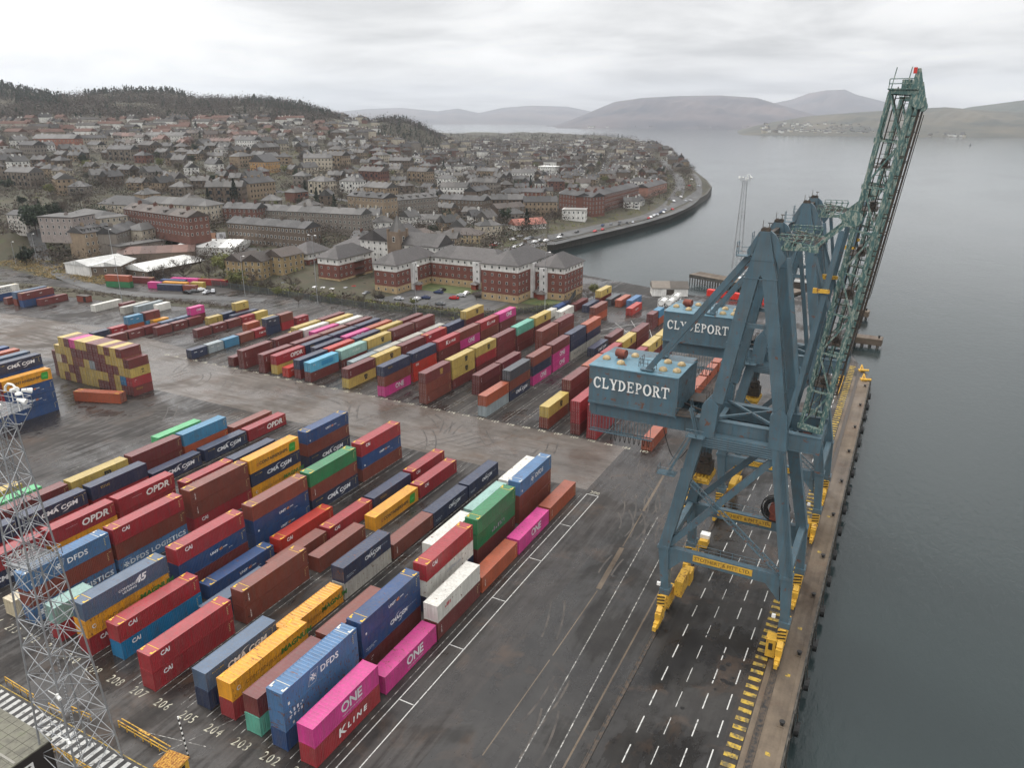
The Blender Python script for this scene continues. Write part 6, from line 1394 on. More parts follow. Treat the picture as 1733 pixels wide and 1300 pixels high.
F_ = [(40, 335, 'white'), (65, 360, 'grey'), (118, 365, 'grey'), (125, 317, 'white'), (235, 384, 'white'), (278, 387, 'white'), (328, 394, 'white'), (402, 388, 'silver'), (445, 380, 'red'), (500, 364, 'black'), (515, 410, 'grey'), (585, 430, 'black'), (690, 440, 'silver'), (787, 442, 'white'), (835, 434, 'dark blue'), (905, 405, 'dark blue'), (925, 393, 'black'), (990, 437, 'red'), (1028, 422, 'silver'), (1057, 410, 'white'), (1130, 428, 'black'), (915, 468, 'grey')]
carset([(*gp(460 + a / 3.209, 370 + b / 3.209, .5), c) for a, b, c in F_], lambda i: (.1, 1.6, .3)[i % 3], 'in the flats car park', 'cars parked at the brick flats', lambda x, y: .38)
def along(P, st, off, n):
    out = []; P = densify(P, st); L_ = off_poly(P, off); return [(x, y, None) for x, y in L_][:n], P
pts_, P = along(gl((1098, 368), (1140, 347)), 5.4, 0, 12); dir_ = math.atan2(P[1][1] - P[0][1], P[1][0] - P[0][0])
carset(pts_, lambda i: dir_, 'parked before the sea-facing terrace', 'cars parked along the shore road')
pts_ = [(*gp(u, v, 2), c) for u, v, c in ((835, 417, 'red'), (841, 414, 'white'), (868, 408, 'white'), (873, 419, 'white'), (881, 403, 'silver'), (885, 417, 'white'), (892, 407, 'silver'), (898, 405, 'grey'), (905, 411, 'white'), (914, 409, 'grey'), (924, 409, 'white'), (947, 400, 'white'), (949, 396, 'black'), (976, 391, 'black'), (1007, 390, 'red'), (1020, 387, 'red'), (1020, 380, 'dark blue'), (1034, 378, 'grey'), (1049, 374, 'grey'), (1071, 375, 'silver'), (1061, 376, 'black'), (1048, 379, 'black'), (1102, 366, 'white'), (1113, 362, 'silver'), (1123, 358, 'white'), (1138, 353, 'red'), (1140, 342, 'white'), (1152, 336, 'white'), (1160, 339, 'silver'), (1170, 314, 'white'), (1182, 321, 'silver'), (1166, 323, 'red'), (1168, 338, 'silver'))]
carset(pts_, lambda i: .9 + .05 * i, 'along the seafront promenade', 'cars along the promenade')
for off, w_ in ((-4.6, 'on the left side of the straight street'), (4.6, 'on the right side of the straight street')):
    pts_, P = along([street[0], street[-1]], 13, off, 34); a_ = math.atan2(P[1][1] - P[0][1], P[1][0] - P[0][0]); carset(pts_, lambda i: a_, w_, 'cars parked along the straight street', lambda x, y: tzc(x, y) + .3)
pts_ = [(*hit(133 + i * 6.2, 377 + i * 2.1)[:2], None) for i in range(8)]; carset(pts_, lambda i: 1.2, 'in the school car park', 'cars at the school', lambda x, y: tzc(x, y) + .1)
pts_ = [(*gp(316 + 11 * i, 489 - 2 * (i % 3), 2), None) for i in range(5)]; carset(pts_, lambda i: .6 * i, 'behind bare trees by the sheds', 'cars by the sheds', lambda x, y: max(.05, tzc(x, y)))
car(-143, 239.5, .0, .6, 'white', 'white car half hidden behind the tall yellow container stack', None); car(-96.5, 321, .0, .2, 'silver', 'silver car by the shore left of the small shed', None)

# ------------------------------------------------------------------ fence, poles, masts
fr_ = empty('palisade_fence', (-277.5, 234, 0), label='long grey palisade fence between the yard and the flats', cat='fence')
FP = [(-277.5, 234), (-187, 232), (-140, 236), (-117, 270), (-126, 302)]; mb = MB(); ps = []
for a, b in zip(FP, FP[1:]):
    n = int(math.dist(a, b) / .42)
    for i in range(n):
        x, y = a[0] + (b[0] - a[0]) * i / n + 277.5, a[1] + (b[1] - a[1]) * i / n - 234
        mb.box(x - .09, x + .09, y - .03, y + .03, .1, 2.7)
        if i % 7 == 0: ps.append((x, y))
    for z in (.6, 2.2): mb.beam((a[0] + 277.5, a[1] - 234 + .08, z), (b[0] + 277.5, b[1] - 234 + .08, z), .05, .08)
mb.build('pale_panel', mat('dull_fence_steel', (.075, .085, .09), .6, .3), fr_)
pm = MB(); pm.box(-.07, .07, -.07, .07, 0, 2.6); pmm = pm.mesh('post', M['steel'])
for x, y in ps[::2][:90]: o = link('post', pmm, fr_); o.location = (x, y + .16, 0)
def pole(x, y, z, h, label, twin=True):
    r = empty('lamp_post', (x, y, z), label=label, cat='lamp post', group='tall lamp posts'); mb = MB(); mb.tube((0, 0, 0), (0, 0, h), .16, 8, r2=.08); mb.tube((0, 0, h), (1.4, 0, h + .4), .06, 5); mb.build('pole', M['steel'], r)
    if twin: mb = MB(); mb.tube((0, 0, h), (-1.4, 0, h + .4), .06, 5); mb.build('arm', M['steel'], r)
    for s_ in ((1, -1) if twin else (1,)): mb = MB(); mb.dome((s_ * 1.7, 0, h + .3), .5, .25, .22); mb.cbox((s_ * 1.7, 0, h + .25), (.9, .4, .12)); mb.build('lamp_head', M['white'], r)
for u, v, h, lab in ((207, 511, 19, 'lamp post behind the loose row of containers'), (415, 501, 17, 'lamp post at the left end of the palisade fence'), (538, 516, 28, 'tall lamp post with twin heads at the yard fence'), (705, 545, 21, 'lamp post before the centre flats'), (922, 532, 24, 'lamp post before the right-hand brick block'), (195, 455, 17, 'lamp post by the left white shed'), (65, 452, 15, 'lamp post with sign on the left bank'), (28, 452, 12, 'short lamp post at the far left bank')):
    x, y = gp(u, v, 0); pole(x, y, max(-.2, tzc(x, y)) if pdist(x, y) > 0 else 0, h, lab, 'twin' in lab)
def mast(name, x, y, z0, H, wb, wt, rot, label, nb=14, lamps=True, r0=.11):
    root = empty(name, (x, y, z0), rot, label=label, cat='light mast'); lv = [i / nb for i in range(nb + 1)]; f = lambda t: (wb + (wt - wb) * min(1, t * 1.12)) / 2
    zs = [H * (1 - (1 - t) ** 1.18) for t in lv]; C4 = ((-1, -1), (1, -1), (1, 1), (-1, 1))
    for cx, cy in C4: mb = MB(); [mb.tube((cx * f(lv[i]), cy * f(lv[i]), zs[i]), (cx * f(lv[i + 1]), cy * f(lv[i + 1]), zs[i + 1]), r0 * (1 - .35 * lv[i]), 6, cap=False) for i in range(nb)]; mb.build('leg', M['steel'], root)
    for k in range(4):
        mb = MB(); (ax, ay), (bx, by) = C4[k], C4[(k + 1) % 4]
        for i in range(nb):
            a0, b0 = Vector((ax * f(lv[i]), ay * f(lv[i]), zs[i])), Vector((bx * f(lv[i]), by * f(lv[i]), zs[i])); a1, b1 = Vector((ax * f(lv[i + 1]), ay * f(lv[i + 1]), zs[i + 1])), Vector((bx * f(lv[i + 1]), by * f(lv[i + 1]), zs[i + 1]))
            mb.tube(a0, b1, r0 * .42, 4, cap=False); mb.tube(b0, a1, r0 * .42, 4, cap=False); mb.tube(a1, b1, r0 * .42, 4, cap=False); mb.tube((a0 + b0) / 2, (a0 + b1) / 2, r0 * .3, 4, cap=False)
        mb.build('bracing', M['steel'], root)
    mb = MB(); w = wt / 2 + .15
    for cx in (-.3, .1): mb.tube((cx, 0, 0), (cx * .6, 0, H), r0 * .4, 4, cap=False)
    for i in range(int(H / .45)): mb.tube((-.3, 0, i * .45), (.1, 0, i * .45), r0 * .25, 3, cap=False)
    mb.build('ladder', M['steel'], root)
    for zz_, ww in ((H, wt * 1.15), (H * .63, wb * .34)):
        mb = MB(); [mb.box(-ww, ww, -ww + q * ww / 9, -ww + q * ww / 9 + .09, zz_ - .06, zz_) for q in range(18)]; rail(mb, [(-ww, -ww, zz_), (ww, -ww, zz_), (ww, ww, zz_), (-ww, ww, zz_), (-ww, -ww, zz_)], 1.1, r0 * .35, 1.0)
        for cx, cy in C4: mb.tube((cx * ww * .95, cy * ww * .95, zz_ - .1), (cx * f(.9) if zz_ == H else cx * wb * .3, cy * f(.9) if zz_ == H else cy * wb * .3, zz_ - 2.6), r0 * .35, 4)
        mb.build('platform', M['steel'], root)
        if zz_ != H: continue
        for k in range(8):
            a = k * math.pi / 4 + .3; px, py = ww * 1.1 * math.cos(a), ww * 1.1 * math.sin(a); mb = MB(); mb.tube((px, py, zz_ + 1.25 + .3 * (k % 2)), (px * 1.35, py * 1.35, zz_ + 1.0 + .3 * (k % 2)), .16, 8, r2=.30); mb.tube((px, py, zz_), (px, py, zz_ + 1.3), .05, 5); mb.build('floodlight', M['white'], root)
        for k in range(3): mb = MB(); z_ = zz_ + .1 + k * .75 - .8; mb.tube((ww, ww * (.3 * k - .3), z_), (ww + 2.0, ww * (.3 * k - .3), z_ + .1), .035, 4); mb.tube((ww + 1.6, ww * (.3 * k - .3), z_ + .05), (ww + 2.0, ww * (.3 * k - .3), z_ + .25), .06, 4); mb.build('antenna', M['steel'], root)
        mb = MB(); pts = [Vector((ww * .7 + .9 * math.cos(q), ww * .4, zz_ + 1.8 + .9 * math.sin(q))) for q in (0, .6, 1.2, 1.9, 2.6, 3.1)]
        for a, b in zip(pts, pts[1:]): mb.tube(a, b, .11, 6)
        mb.dome((ww * .7 + .9, ww * .4, zz_ + 1.7), .35, .35, .3); mb.build('swan_neck_lamp', M['white'], root)
        mb = MB(); mb.tube((ww * .1, -ww * .3, zz_ + .1), (ww * .1, -ww * .3, zz_ + 1.3), .32, 10); mb.build('beacon', M['white'], root)
    if lamps:
        for zz_ in (H * .17, H * .30): mb = MB(); q = f(zz_ / H * .9) + .3; mb.tube((q, -q, zz_), (q + .5, -q - .2, zz_ - .1), .14, 8, r2=.2); mb.cbox((q - .1, -q, zz_), (.25, .25, .5)); mb.tube((q - 1.4, -q, zz_ + .3), (q, -q, zz_), .05, 4); mb.build('floodlight', M['white'], root)
    return root
mast('lattice_light_mast', -75.9, 36.6, 0, 45.2, 5.6, 1.9, .12, 'tall grey lattice light mast rising at the left, nearest the camera', r0=.12)
# far mast on the pier
x, y = gp(1246, 455, 1); m2 = mast('lattice_light_mast', x, y, 1, 43, 4.2, 2.0, .3, 'tall thin lattice light mast on the old pier beyond the cranes', nb=12, lamps=False, r0=.10)

# ------------------------------------------------------------------ harbour edge
def bx(root, name, x0, x1, y0, y1, z0, z1, m, **k): mb = MB(); mb.box(x0, x1, y0, y1, z0, z1); return mb.build(name, m, root, **k)
sh = bldg('shed', 'small white harbour shed with brown pitched roof by the shore', 'shed', -87, 310.5, 0, .42, 15, 8, 3.6, rh=2.3, wc=WHT, rc=(.10, .085, .07), floors=1, chim=0, windows='')
bx(sh, 'door', -1.6, 1.6, -.06, 0, 0, 3.0, M['darksteel'])
pr = empty('timber_pier', (-93, 364, 0), -.38, label='old timber pier on dark piles in the water beyond the shed', cat='pier'); bx(pr, 'deck', 0, 56, 0, 9, -1.2, -.2, M['coping']); bx(pr, 'fascia', 0, 56, -.12, 0, -1.9, -.35, M['quaywall'])
mb = MB()
for i in range(38):
    for y in (.3, 4.5, 8.7): mb.tube((i * 1.5 + .3, y, -7), (i * 1.5 + .3, y, -1.0), .28, 6)
mb.build('pile', M['quaywall'], pr)
for (x, y, L, W__, lab) in ((-15.5, 283, 12.6, 5, 'concrete mooring dolphin nearest the quay corner'), (-19, 325, 9.3, 4, 'smaller concrete mooring dolphin farther out')):
    r = empty('mooring_dolphin', (x, y, 0), -.05, label=lab, cat='dolphin'); bx(r, 'deck', 0, L, 0, W__, -3.2, -1.0, M['coping']); mb = MB()
    for i in range(5):
        for yy in (.5, W__ - .5): mb.tube((L * (i + .5) / 5, yy, -8), (L * (i + .5) / 5, yy, -1.9), .35, 8)
    mb.build('pile', M['quaywall'], r); mb = MB(); mb.tube((L - 1.2, W__ / 2, -1), (L - 1.2, W__ / 2, -.2), .3, 8); mb.tube((L - 1.2, W__ / 2, -.2), (L - 1.2, W__ / 2, -.05), .5, 8); mb.build('bollard', M['black'], r)
# ferry and its red shore ramp
x, y = gp(1362, 472, 2)
f1 = empty('ferry_linkspan', (x, y, 0), -.1, label='black link span with tall white lattice gate and red cabin behind the cranes', cat='link span'); bx(f1, 'deck', -9, 10, -4, 6, -4.5, 1.0, M['darksteel'])
mb = MB()
for i in range(7): mb.beam((-4 + i * 1.1, 5.5, 1), (-3.2 + i * .85, 5.5, 16.5), .22, .22)
for z in (3, 5.5, 8, 10.5, 13, 15.5): mb.beam((-4, 5.5, z), (3.0, 5.5, z), .2, .2)
mb.build('lattice_gate', M['white'], f1); bx(f1, 'ramp_edge', -6, 3, -4.2, -3.9, 1, 2.2, M['white']); bx(f1, 'cabin', 4, 7.6, -2, 2, 1, 5.6, M['red']); mb = MB(); mb.box(4.6, 6.4, -2.05, -2, 1, 4.2); mb.build('doorway', M['darksteel'], f1)
x, y = gp(1268, 482, -3)
bt = empty('boat', (x, y, -4.5), -.25, label='dark-hulled harbour boat with white wheelhouse behind the backstay', cat='boat')
mb = MB(); H_ = [(-11, 0), (-10, -2.6), (6, -2.8), (11, 0), (6, 2.8), (-10, 2.6)]; mb.prism([(a * .92, b * .85) for a, b in H_], -1, .4); mb.prism(H_, .4, 2.4); mb.build('hull', M['black'], bt)
bx(bt, 'deckhouse', -7, 3, -2, 2, 2.4, 4.4, M['white']); wh = bx(bt, 'wheelhouse', -3, 1.5, -1.6, 1.6, 4.4, 6.6, M['white']); bx(wh, 'window', -2.8, 1.3, -1.65, -1.6, 5.3, 6.2, M['glass']); mb = MB(); mb.tube((-1, 0, 6.6), (-1, 0, 11), .09, 6); mb.build('signal_pole', M['white'], bt)
for i, (u, v, w) in enumerate(((1212, 503, 9), (1240, 507, 8), (1268, 513, 8), (1292, 517, 6))):
    x, y = gp(u, v, 0); r = empty('steel_skip', (x, y, 0), -.2, label=f'{ordi(i + 1)} bright red steel bin from the left behind the far crane house', cat='bin', group='red bins behind the crane house'); mb = MB(); mb.box(-w / 2, w / 2, 0, 2.6, .1, 2.7); mb.build('body', M['red'], r); mb = MB()
    for q in range(6): mb.box(-w / 2 + w * (q + .4) / 6, -w / 2 + w * (q + .6) / 6, -.08, 0, .1, 2.7)
    mb.build('rib', M['red'], r)
for i, (u, v) in enumerate(((1118, 513), (1131, 513), (1141, 505))):
    x, y = gp(u, v + 6, 0); r = empty('tank_container', (x, y, 0), .02, label=f'{("first", "second", "third")[i]} white tank container from the left beyond the lanes', cat='tank', group='white tank containers'); mb = MB(); mb.tube((0, .3, 1.5), (0, 5.8, 1.5), 1.12, 14); mb.build('tank', M['white'], r); mb = MB()
    for yy in (0, 6):
        for xx in (-1.2, 1.2): mb.beam((xx, yy, 0), (xx, yy, 2.7), .14, .14)
        mb.beam((-1.2, yy, 2.7), (1.2, yy, 2.7), .12, .12); mb.beam((-1.2, yy, .1), (1.2, yy, .1), .12, .12)
    for xx in (-1.2, 1.2): mb.beam((xx, 0, .1), (xx, 6, .1), .12, .12); mb.beam((xx, 0, 2.7), (xx, 6, 2.7), .1, .1)
    mb.build('frame', M['white'], r)
bm_ = MB(); bm_.tube((0, 0, 0), (0, 0, .5), .22, 10); bm_.tube((0, 0, .5), (0, 0, .62), .36, 10); bme = bm_.mesh('mooring_bollard', M['black']); pd = MB(); pd.cbox((0, 0, .03), (1.0, 1.0, .06)); pdm = pd.mesh('base_plate', M['coping'])
for i, y in enumerate((52, 67, 81.6, 96.4, 112, 124.7, 141, 157, 174, 190, 207, 224)):
    r = empty('mooring_bollard', (-4.65, y, .052), label=f'black mooring bollard, {ordi(i + 1)} along the quay edge from the camera', cat='bollard', group='mooring bollards on the quay'); link('post', bme, r); link('base_plate', pdm, r)
fm = MB(); fm.tube((-.25, 0, 0), (.35, 0, 0), .95, 14); fm.tube((.35, 0, 0), (.36, 0, 0), .4, 10); fme = fm.mesh('tyre_fender', M['black']); chm = MB(); chm.tube((0, -.3, .9), (-.15, -.3, 2.6), .04, 4); chm.tube((0, .3, .9), (-.15, .3, 2.6), .04, 4); chme = chm.mesh('chain', M['darksteel'])
for i in range(19):
    r = empty('tyre_fender', (QX + .75, 57 + i * 9.3, -2.7), label=f'black tyre fender, {ordi(i + 1)} along the quay wall from the camera', cat='fender', group='fenders on the quay wall'); link('tyre', fme, r); link('chain', chme, r)
gy = empty('access_frame', (-13, 214, 0), 0, label='yellow steel access frame on the apron near the quay end', cat='gangway'); mb = MB()
for a, b in (((0, 0, .2), (0, 22, .2)), ((2.2, 0, .2), (2.2, 22, .2)), ((0, 0, 2.6), (0, 22, 2.6)), ((2.2, 0, 2.6), (2.2, 22, 2.6))): mb.beam(a, b, .25, .3)
for i in range(10):
    for x in (0, 2.2): mb.beam((x, i * 2.4, .2), (x, i * 2.4, 2.6), .18, .18)
    mb.beam((0, i * 2.4, 2.6), (2.2, i * 2.4, 2.6), .2, .35)
mb.build('frame', M['yellow'], gy)
for x, y, lab in ((-6.6, 239, 'yellow rail buffer at the seaward end of the quay'), (-5.4, 230, 'yellow mooring hook nearest the quay corner')):
    r = empty('rail_buffer', (x, y, .05), .3, label=lab, cat='buffer'); mb = MB(); mb.beam((-.5, 0, 0), (.2, 1.2, 1.6), .3, .3); mb.beam((.5, 0, 0), (.2, 1.2, 1.6), .3, .3); mb.tube((-.5, -.8, .5), (1.8, -.8, .5), .35, 8); mb.cbox((0, 0, .2), (1.6, 1.6, .4)); mb.build('frame', M['yellow'], r)

# ------------------------------------------------------------------ bottom left corner
zx0, zx1 = -112, -66; mb = MB(); x = zx0
sheet('crossing_ground', [(zx0, 36.9), (zx1, 36.9), (zx1, 39.9), (zx0, 39.9)], .008, mat('black_road_paint', (.022, .021, .021), .6))
while x < zx1: mb.quad((x, 37.1, .014), (x + .62, 37.1, .014), (x + .62, 39.6, .014), (x, 39.6, .014)); x += 1.28
struct('crossing_stripes', mb, M['line']); mb = MB(); ln(mb, zx0, 40.0, zx1, 40.0, .14, .013); ln(mb, zx0, 36.8, -60, 36.8, .12, .013); struct('yellow_kerb_line', mb, M['yline'])
mb = MB(); ln(mb, -70, 42, -62, 60, .10, .010); ln(mb, -75, 43.5, -66, 45.5, .10, .011); ln(mb, -92, 47, -88, 46, .10, .011); struct('worn_guide_line', mb, M['faint'])
for i, (a, b, lab) in enumerate((((-98.6, 40.6), (-91.8, 40.4), 'yellow handrail at the left end of the crossing'), ((-88.6, 40.4), (-86.0, 40.4), 'short yellow handrail left of the mast legs'), ((-85.4, 41.4), (-82.0, 41.6), 'yellow handrail seen through the mast legs'), ((-78, 42.6), (-68.8, 42.4), 'long yellow barrier leading to the yellow cabin'), ((-84.6, 36.4), (-72, 36.4), 'yellow handrail between the crossing and the roof'))):
    r = empty('guard_rail', (a[0], a[1], 0), label=lab, cat='handrail'); mb = MB(); n = max(2, int(math.dist(a, b) / 1.5))
    for z in (.55, 1.1): mb.tube((0, 0, z), (b[0] - a[0], b[1] - a[1], z), .07, 6)
    if i == 3: mb.tube((0, .5, 1.0), (b[0] - a[0], b[1] - a[1] + .5, 1.0), .07, 6); mb.beam((3.6, .25, 1.15), (5.6, .25, 1.15), .28, .1)
    mb.build('rail', M['yellow'], r); mb = MB()
    for k in range(n + 1): mb.tube(((b[0] - a[0]) * k / n, (b[1] - a[1]) * k / n, 0), ((b[0] - a[0]) * k / n, (b[1] - a[1]) * k / n, 1.12), .055, 6)
    mb.build('post', M['yellow'], r)
cb = empty('yellow_cabin', (-65.5, 40.6, 0), .12, label='small rusty yellow cabin with dark windows at the bottom edge', cat='cabin'); bx(cb, 'wall', -1.35, 1.35, -1.1, 1.1, .1, 2.35, M['yellow']); mb = MB(); mb.box(-1.5, 1.5, -1.25, 1.25, 2.35, 2.5)
for q in range(9): mb.box(-1.45 + q * .34, -1.33 + q * .34, -1.22, 1.22, 2.5, 2.54)
mb.build('roof', paint_mat('rusty_orange_roof', .9, .7, .4, objcol=False, col=(.50, .26, .03), rustcol=(.22, .08, .02), rscale=2), cb)
for p in ((-1.0, -.1, 'f'), (.3, 1.0, 'f')): bx(cb, 'window', p[0], p[1], -1.13, -1.09, .9, 2.0, M['glass'])
bx(cb, 'window', 1.34, 1.38, -.6, .5, .9, 2.0, M['glass'])
pl = empty('striped_pole', (-66.5, 43.4, 0), 0, label='leaning black and white striped pole behind the yellow cabin', cat='pole'); mb = MB(); mb.tube((0, 0, 0), (-.9, .2, 5.6), .09, 8); mb.build('pole', M['white'], pl); mb = MB()
for k in range(8): a = Vector((0, 0, 0)).lerp(Vector((-.9, .2, 5.6)), (k + .2) / 8.2); b = Vector((0, 0, 0)).lerp(Vector((-.9, .2, 5.6)), (k + .7) / 8.2); mb.tube(a, b, .10, 8)
mb.build('band', M['black'], pl)
rx, ry = gp(88, 1251, 5.2)
of = empty('quayside_building', (rx, ry, 0), 0, label='dark-walled building with mossy grey tiled flat roof at the bottom left corner', cat='building'); bx(of, 'wall', -32, -.15, -14, -.15, 0, 5.0, mat('dark_cladding', (.022, .018, .017), .6))
mb = MB(); mb.box(-32, 0, -14.2, 0, 5.0, 5.2); rt = mb.build('roof', noisy('mossy_felt_roof', [(.38, (.10, .095, .075)), (.55, (.165, .16, .125)), (.7, (.13, .14, .09))], .7, (.7, .95), 'World', (1, 1, 1), 8, nrough=.7), of)
mb = MB()
for q in range(24): mb.box(-32 + q * 1.35, -31.96 + q * 1.35, -14.1, -.1, 5.2, 5.225)
for q in range(12): mb.box(-31.9, -.1, -14 + q * 1.2, -13.96 + q * 1.2, 5.2, 5.222)
mb.build('seam', mat('roof_seam', (.09, .085, .07), .9), rt)
for q in (-4.2, -8.2): mb = MB(); mb.box(-30, -.2, q, q + .25, 5.2, 5.27); mb.build('walk_strip', mat('pale_roof_strip', (.26, .25, .22), .9), rt)
sg = bx(of, 'sign_panel', -.15, -.08, -5.4, -2.4, 2.8, 3.9, M['white']); mb = MB(); mb.add([(-.07, -3.4, 3.55), (-.07, -2.6, 3.55), (-.07, -2.9, 3.75), (-.07, -3.2, 3.3)], [(0, 1, 2), (0, 3, 1)])
for q in range(5): mb.quad((-.07, -5.2 + q * .34, 3.1), (-.07, -4.98 + q * .34, 3.1), (-.07, -4.98 + q * .34, 3.3), (-.07, -5.2 + q * .34, 3.3))
mb.build('sign_mark', M['black'], sg)
# small things of the yard
hb = empty('steel_hut', (-300, 186.5, 0), .12, label='small brown steel hut with open doors beside the grass bank', cat='hut'); bx(hb, 'wall', -2.8, 2.8, 0, 2.5, 0, 2.5, M['rust']); bx(hb, 'doorway', .8, 2.3, -.05, 0, .1, 2.2, M['black']); bx(hb, 'roof', -2.95, 2.95, -.15, 2.65, 2.5, 2.62, M['darksteel'])
kb2 = empty('drive_cart', (-23.9, 118.9, 0), .02, label='small yellow machine with white top on the landward crane rail', cat='machine'); bx(kb2, 'body', -.7, .7, -1.2, 1.0, .3, 1.6, M['yellow']); bx(kb2, 'top', -.8, .8, -.2, 1.2, 1.6, 2.3, M['white'])
mb = MB(); mb.quad((-25.3, 104, .02), (-24.75, 104, .02), (-24.75, 117, .02), (-25.3, 117, .02)); mb.quad((-23.85, 104, .02), (-23.3, 104, .02), (-23.3, 117, .02), (-23.85, 117, .02)); struct('pale_rail_strips', mb, M['concrete'])
bb = kb('row of billboard panels on posts in front of bare trees', 'billboard', (318, 412), (381, 408), 9, 1, 1.0, kind='flat', rh=0, wc=(.12, .12, .12), rc=(.1, .1, .1), floors=1, chim=0, windows='')
w_ = 21
for i, (a, b, c) in enumerate(((-10.5, -5.6, (.30, .36, .28)), (-4.6, -1.6, (.15, .35, .55)), (-.8, 5.2, (.45, .25, .16)), (5.5, 10.4, (.60, .60, .62)))):
    o = bx(bb, 'poster_panel', a, b, -.3, -.1, 1.6, 5.0, M['wall'], color=c); bx(o, 'poster_image', a + (b - a) * .3, a + (b - a) * .62, -.33, -.3, 2.2, 4.2, M['wall'], color=tuple(.5 * q for q in c)); bx(bb, 'post', (a + b) / 2 - .1, (a + b) / 2 + .1, -.1, .1, 0, 1.7, M['steel'])
# puddles and oil stains
def blob(r, x, y, s, el=1.0): n = 18; return [(x + s * el * (1 + .35 * math.sin(3 * a + r.uniform(0, 6)) * r.random()) * math.cos(a), y + s * (1 + .3 * r.random()) * math.sin(a)) for a in [2 * math.pi * k / n for k in range(n)]]
r = random.Random(4); mb = MB(); k_ = 0
for cx_, cy_, n_, sp_ in ((-15.5, 92.0, 16, 2.2), (-12.5, 87.5, 12, 1.4), (-19.5, 104, 7, 1.6), (-16.5, 116, 8, 1.2), (-33, 96, 4, 5), (-17, 72, 5, 4)):
    for i in range(n_):
        k_ += 1; P = blob(r, cx_ + r.gauss(0, sp_), cy_ + r.gauss(0, sp_ * 1.2), r.uniform(.08, .38), r.uniform(.6, 1.6)); mb.add([(a, b, .0145 + k_ * 2e-5) for a, b in P], [tuple(range(len(P)))])
struct('oil_stain', mb, mat('oil_stain_surface', (.014, .013, .013), .3))

# ------------------------------------------------------------------ far shores
def hillmat(name, lo, hi, sc): return noisy(name, [(.36, lo), (.5, tuple((a + b) / 2 for a, b in zip(lo, hi))), (.64, hi)], sc, (.85, .95), 'World', (1, 1, 1), 9, nrough=.65)
def hill(name, pts, d0, d1, m, amp=.12, seed=1, back=1.25):
    r = random.Random(seed); V = []; F = []; us = np.linspace(pts[0][0], pts[-1][0], 110); NR = 26; ph = [r.uniform(0, 6) for _ in range(6)]
    for i, u in enumerate(us):
        v = float(np.interp(u, [p[0] for p in pts], [p[1] for p in pts])); d_ = ray(u, v); e_ = d_[2] / math.hypot(d_[0], d_[1]); b = math.degrees(math.atan2(d_[0], d_[1])); zt = max(-4, CAMH + d1 * e_)
        for k in range(NR + 1):
            f = k / NR; d = d0 + (d1 - d0) * f if f <= 1 else 0; pr_ = f ** .85
            wob = 1 + amp * (math.sin(u * .035 + f * 6 + ph[0]) + .6 * math.sin(u * .09 + f * 11 + ph[1]) + .4 * math.sin(u * .21 - f * 17 + ph[2])) * math.sin(math.pi * f)
            V.append((*pol(b, d), -6 + (zt + 6) * pr_ * wob))
        V.append((*pol(b, d1 * back), -6))
    n = NR + 2
    for i in range(len(us) - 1):
        for k in range(n - 1): F.append((i * n + k, (i + 1) * n + k, (i + 1) * n + k + 1, i * n + k + 1))
    mb = MB(); mb.add(V, F); o = struct(name, mb, m)
    for p in o.data.polygons: p.use_smooth = True
hm1 = hillmat('haze_tinted_heather', (.028, .030, .046), (.13, .10, .10), .0013); hm2 = hillmat('green_brown_slope', (.030, .034, .026), (.105, .088, .060), .0028); hm3 = hillmat('dark_forest_slope', (.035, .045, .035), (.075, .075, .06), .003)  # some of the distant haze's blue is put into the moor's heather colour
hill('distant_mountains', [(540, 205), (560, 190), (620, 184), (680, 182), (740, 188), (775, 183), (810, 191), (850, 182), (900, 178), (960, 180), (1000, 188), (1060, 205)], 11000, 15000, hm1, .10, 3)
hill('purple_mountain', [(1230, 200), (1290, 178), (1340, 168), (1370, 157), (1400, 152), (1430, 151), (1450, 160), (1490, 170), (1540, 182), (1640, 196)], 10500, 13500, hm1, .10, 5)
hill('far_moor_hill', [(925, 217), (960, 205), (985, 195), (1040, 172), (1090, 165), (1150, 162), (1220, 161), (1280, 165), (1330, 180), (1400, 200), (1440, 214)], 6400, 8800, hm1, .13, 7)
hill('near_far_shore_hill', [(1248, 222), (1280, 212), (1310, 206), (1370, 196), (1450, 190), (1540, 184), (1600, 181), (1660, 186), (1733, 190), (1850, 196), (2000, 205)], 3900, 5200, hm2, .10, 9)
hill('wooded_far_hill', [(1560, 200), (1640, 181), (1680, 176), (1733, 169), (1800, 164), (1900, 170), (2100, 190)], 4700, 6400, hm3, .08, 11)
r = random.Random(8); items = []; mw, mrf, _, _, _, _ = arch('semi', False)
for i in range(230):
    if i < 190: u = r.uniform(1290, 1640); v = 221 - r.random() ** 1.6 * 14 + (u - 1290) * .012; D = 3960 + (224 - v) * 36
    else: u = r.uniform(980, 1340); v = 214; D = 6480
    b = bearing(u); x, y = pol(b, D); z = CAMH + D * (200 - v) / 1345.5; mm = Matrix.Translation((x, y, z)) @ Matrix.Rotation(r.uniform(0, 3), 4, 'Z') @ Matrix.Diagonal((1.1, 1.1, 1.1, 1)); c = r.choice([WHT, WHT, CRM, GREY]); items += [(mw, mm, c), (mrf, mm, SL2)]
merge('far_shore_village', items, M['wmass'], label='tiny white houses strung along the far shore', cat='village', kind='stuff')
x, y = gp(1642, 246, -4.5); by = empty('navigation_buoy', (x, y, -4.5), label='tiny dark navigation buoy far out on the right', cat='buoy'); mb = MB(); mb.tube((0, 0, 0), (0, 0, 2), 2, 10); mb.tube((0, 0, 2), (0, 0, 7), .9, 8, r2=.4); mb.build('float', M['black'], by)
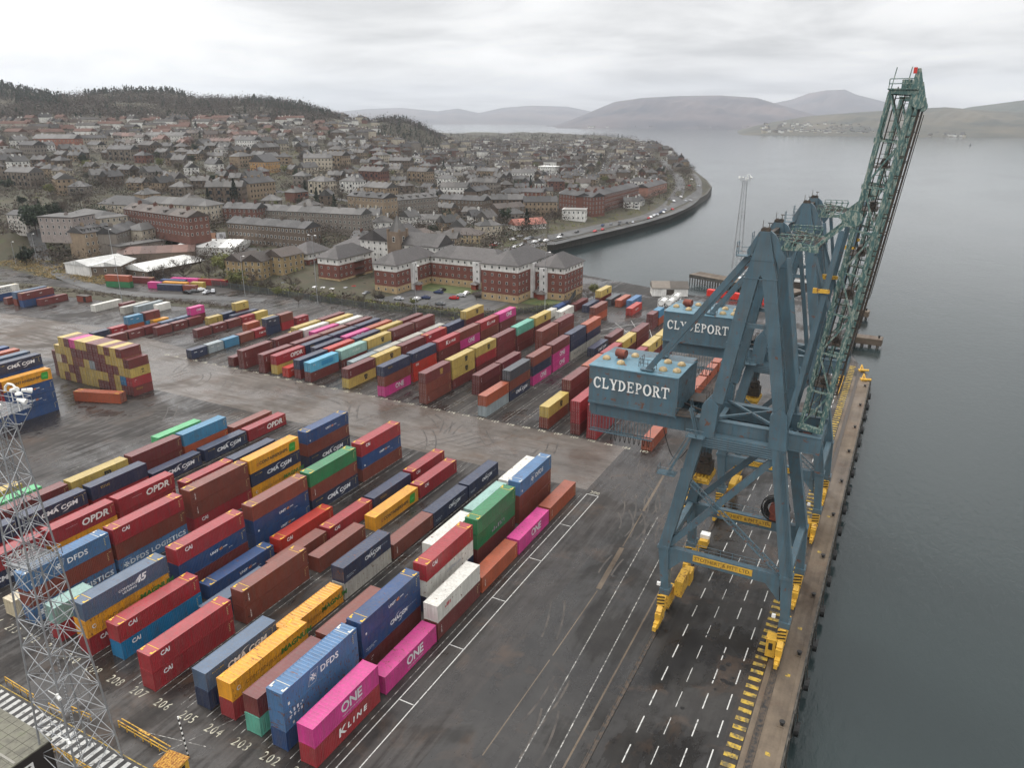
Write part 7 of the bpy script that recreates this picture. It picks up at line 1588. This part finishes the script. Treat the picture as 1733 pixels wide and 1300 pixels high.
# ------------------------------------------------------------------ haze
mb = MB(); mb.box(-15500, 11500, -850, 17500, -9.5, 760); hz = mb.build('haze', None or mat('haze_air'), label='thin pale haze over water and hills', cat='haze', kind='stuff')
t = hz.data.materials[0].node_tree; t.nodes.clear(); pv = N(t, 'ShaderNodeVolumePrincipled'); pv.inputs['Color'].default_value = (.88, .93, 1.0, 1); pv.inputs['Density'].default_value = .000075; pv.inputs['Anisotropy'].default_value = .65
ou = N(t, 'ShaderNodeOutputMaterial'); t.links.new(pv.outputs[0], ou.inputs['Volume'])

# grass bank between yard and track
P = [gp(u, v) for u, v in ((0, 477), (70, 482), (150, 492), (230, 502), (320, 511), (395, 520), (400, 524), (320, 520), (230, 514), (160, 508), (120, 503), (60, 492), (0, 486))]
sheet('grass_bank_strip', P, .05, M['grass'])
D1, D2 = [], []
for i in range(420):
    u = mr.uniform(5, 400); v = 482 + u * .098 + mr.uniform(-3.5, 3.5); D1.append((*gp(u, v), .1, mr.uniform(.5, 1.3)))
for i in range(700):
    u = mr.uniform(-20, 232); v = np.interp(u, [-20, 60, 140, 232], [448, 452, 464, 474]) + mr.uniform(-12, 8); x, y = gp(u, v, 2)
    if pdist(x, y) > 1: D2.append((x, y, tzc(x, y), mr.uniform(.8, 2.0)))
M['straw'] = fol('dry_straw_grass', (.34, .24, .11), (.20, .16, .07))
mass('bank_scrub', D1, M['twig'], 'brown scrub on the grass strip beside the track', 'scrub', n=22, flat=.5)
mass('dry_grass', D2, M['straw'], 'straw-yellow dry grass on the bank beyond the track', 'grass', n=26, flat=.35)

# tyre marks swept across the yard
mb = MB(); r = random.Random(21)
for i in range(64):
    cx_, cy_ = (r.uniform(-210, -60), r.uniform(130, 151)) if i < 34 else (r.uniform(-200, -120), r.uniform(96, 128)) if i < 46 else (r.uniform(-45, -26), r.uniform(60, 150)); R0 = r.uniform(9, 40); a0 = r.uniform(0, 6.28) if i < 46 else r.choice([0, math.pi]) + r.uniform(-.2, .2); da = r.uniform(.3, 1.0) * 14 / R0
    for off in (0, 2.2):
        n = 12; P = []
        for k in range(n + 1):
            a = a0 + da * k / n; rr = R0 + off; P += [(cx_ - R0 * math.cos(a0) + rr * math.cos(a), cy_ - R0 * math.sin(a0) + rr * math.sin(a)), (cx_ - R0 * math.cos(a0) + (rr + .3) * math.cos(a), cy_ - R0 * math.sin(a0) + (rr + .3) * math.sin(a))]
        mb.add([(x, y, .0075 + i * 2e-5) for x, y in P], [(2 * k, 2 * k + 1, 2 * k + 3, 2 * k + 2) for k in range(n)])
tm = noisy('tyre_rubber_streak', [(.42, (.030, .026, .023)), (.6, (.075, .064, .055))], .5, (.4, .8), 'World', (1, 1, 1), 6)
struct('tyre_marks', mb, tm)
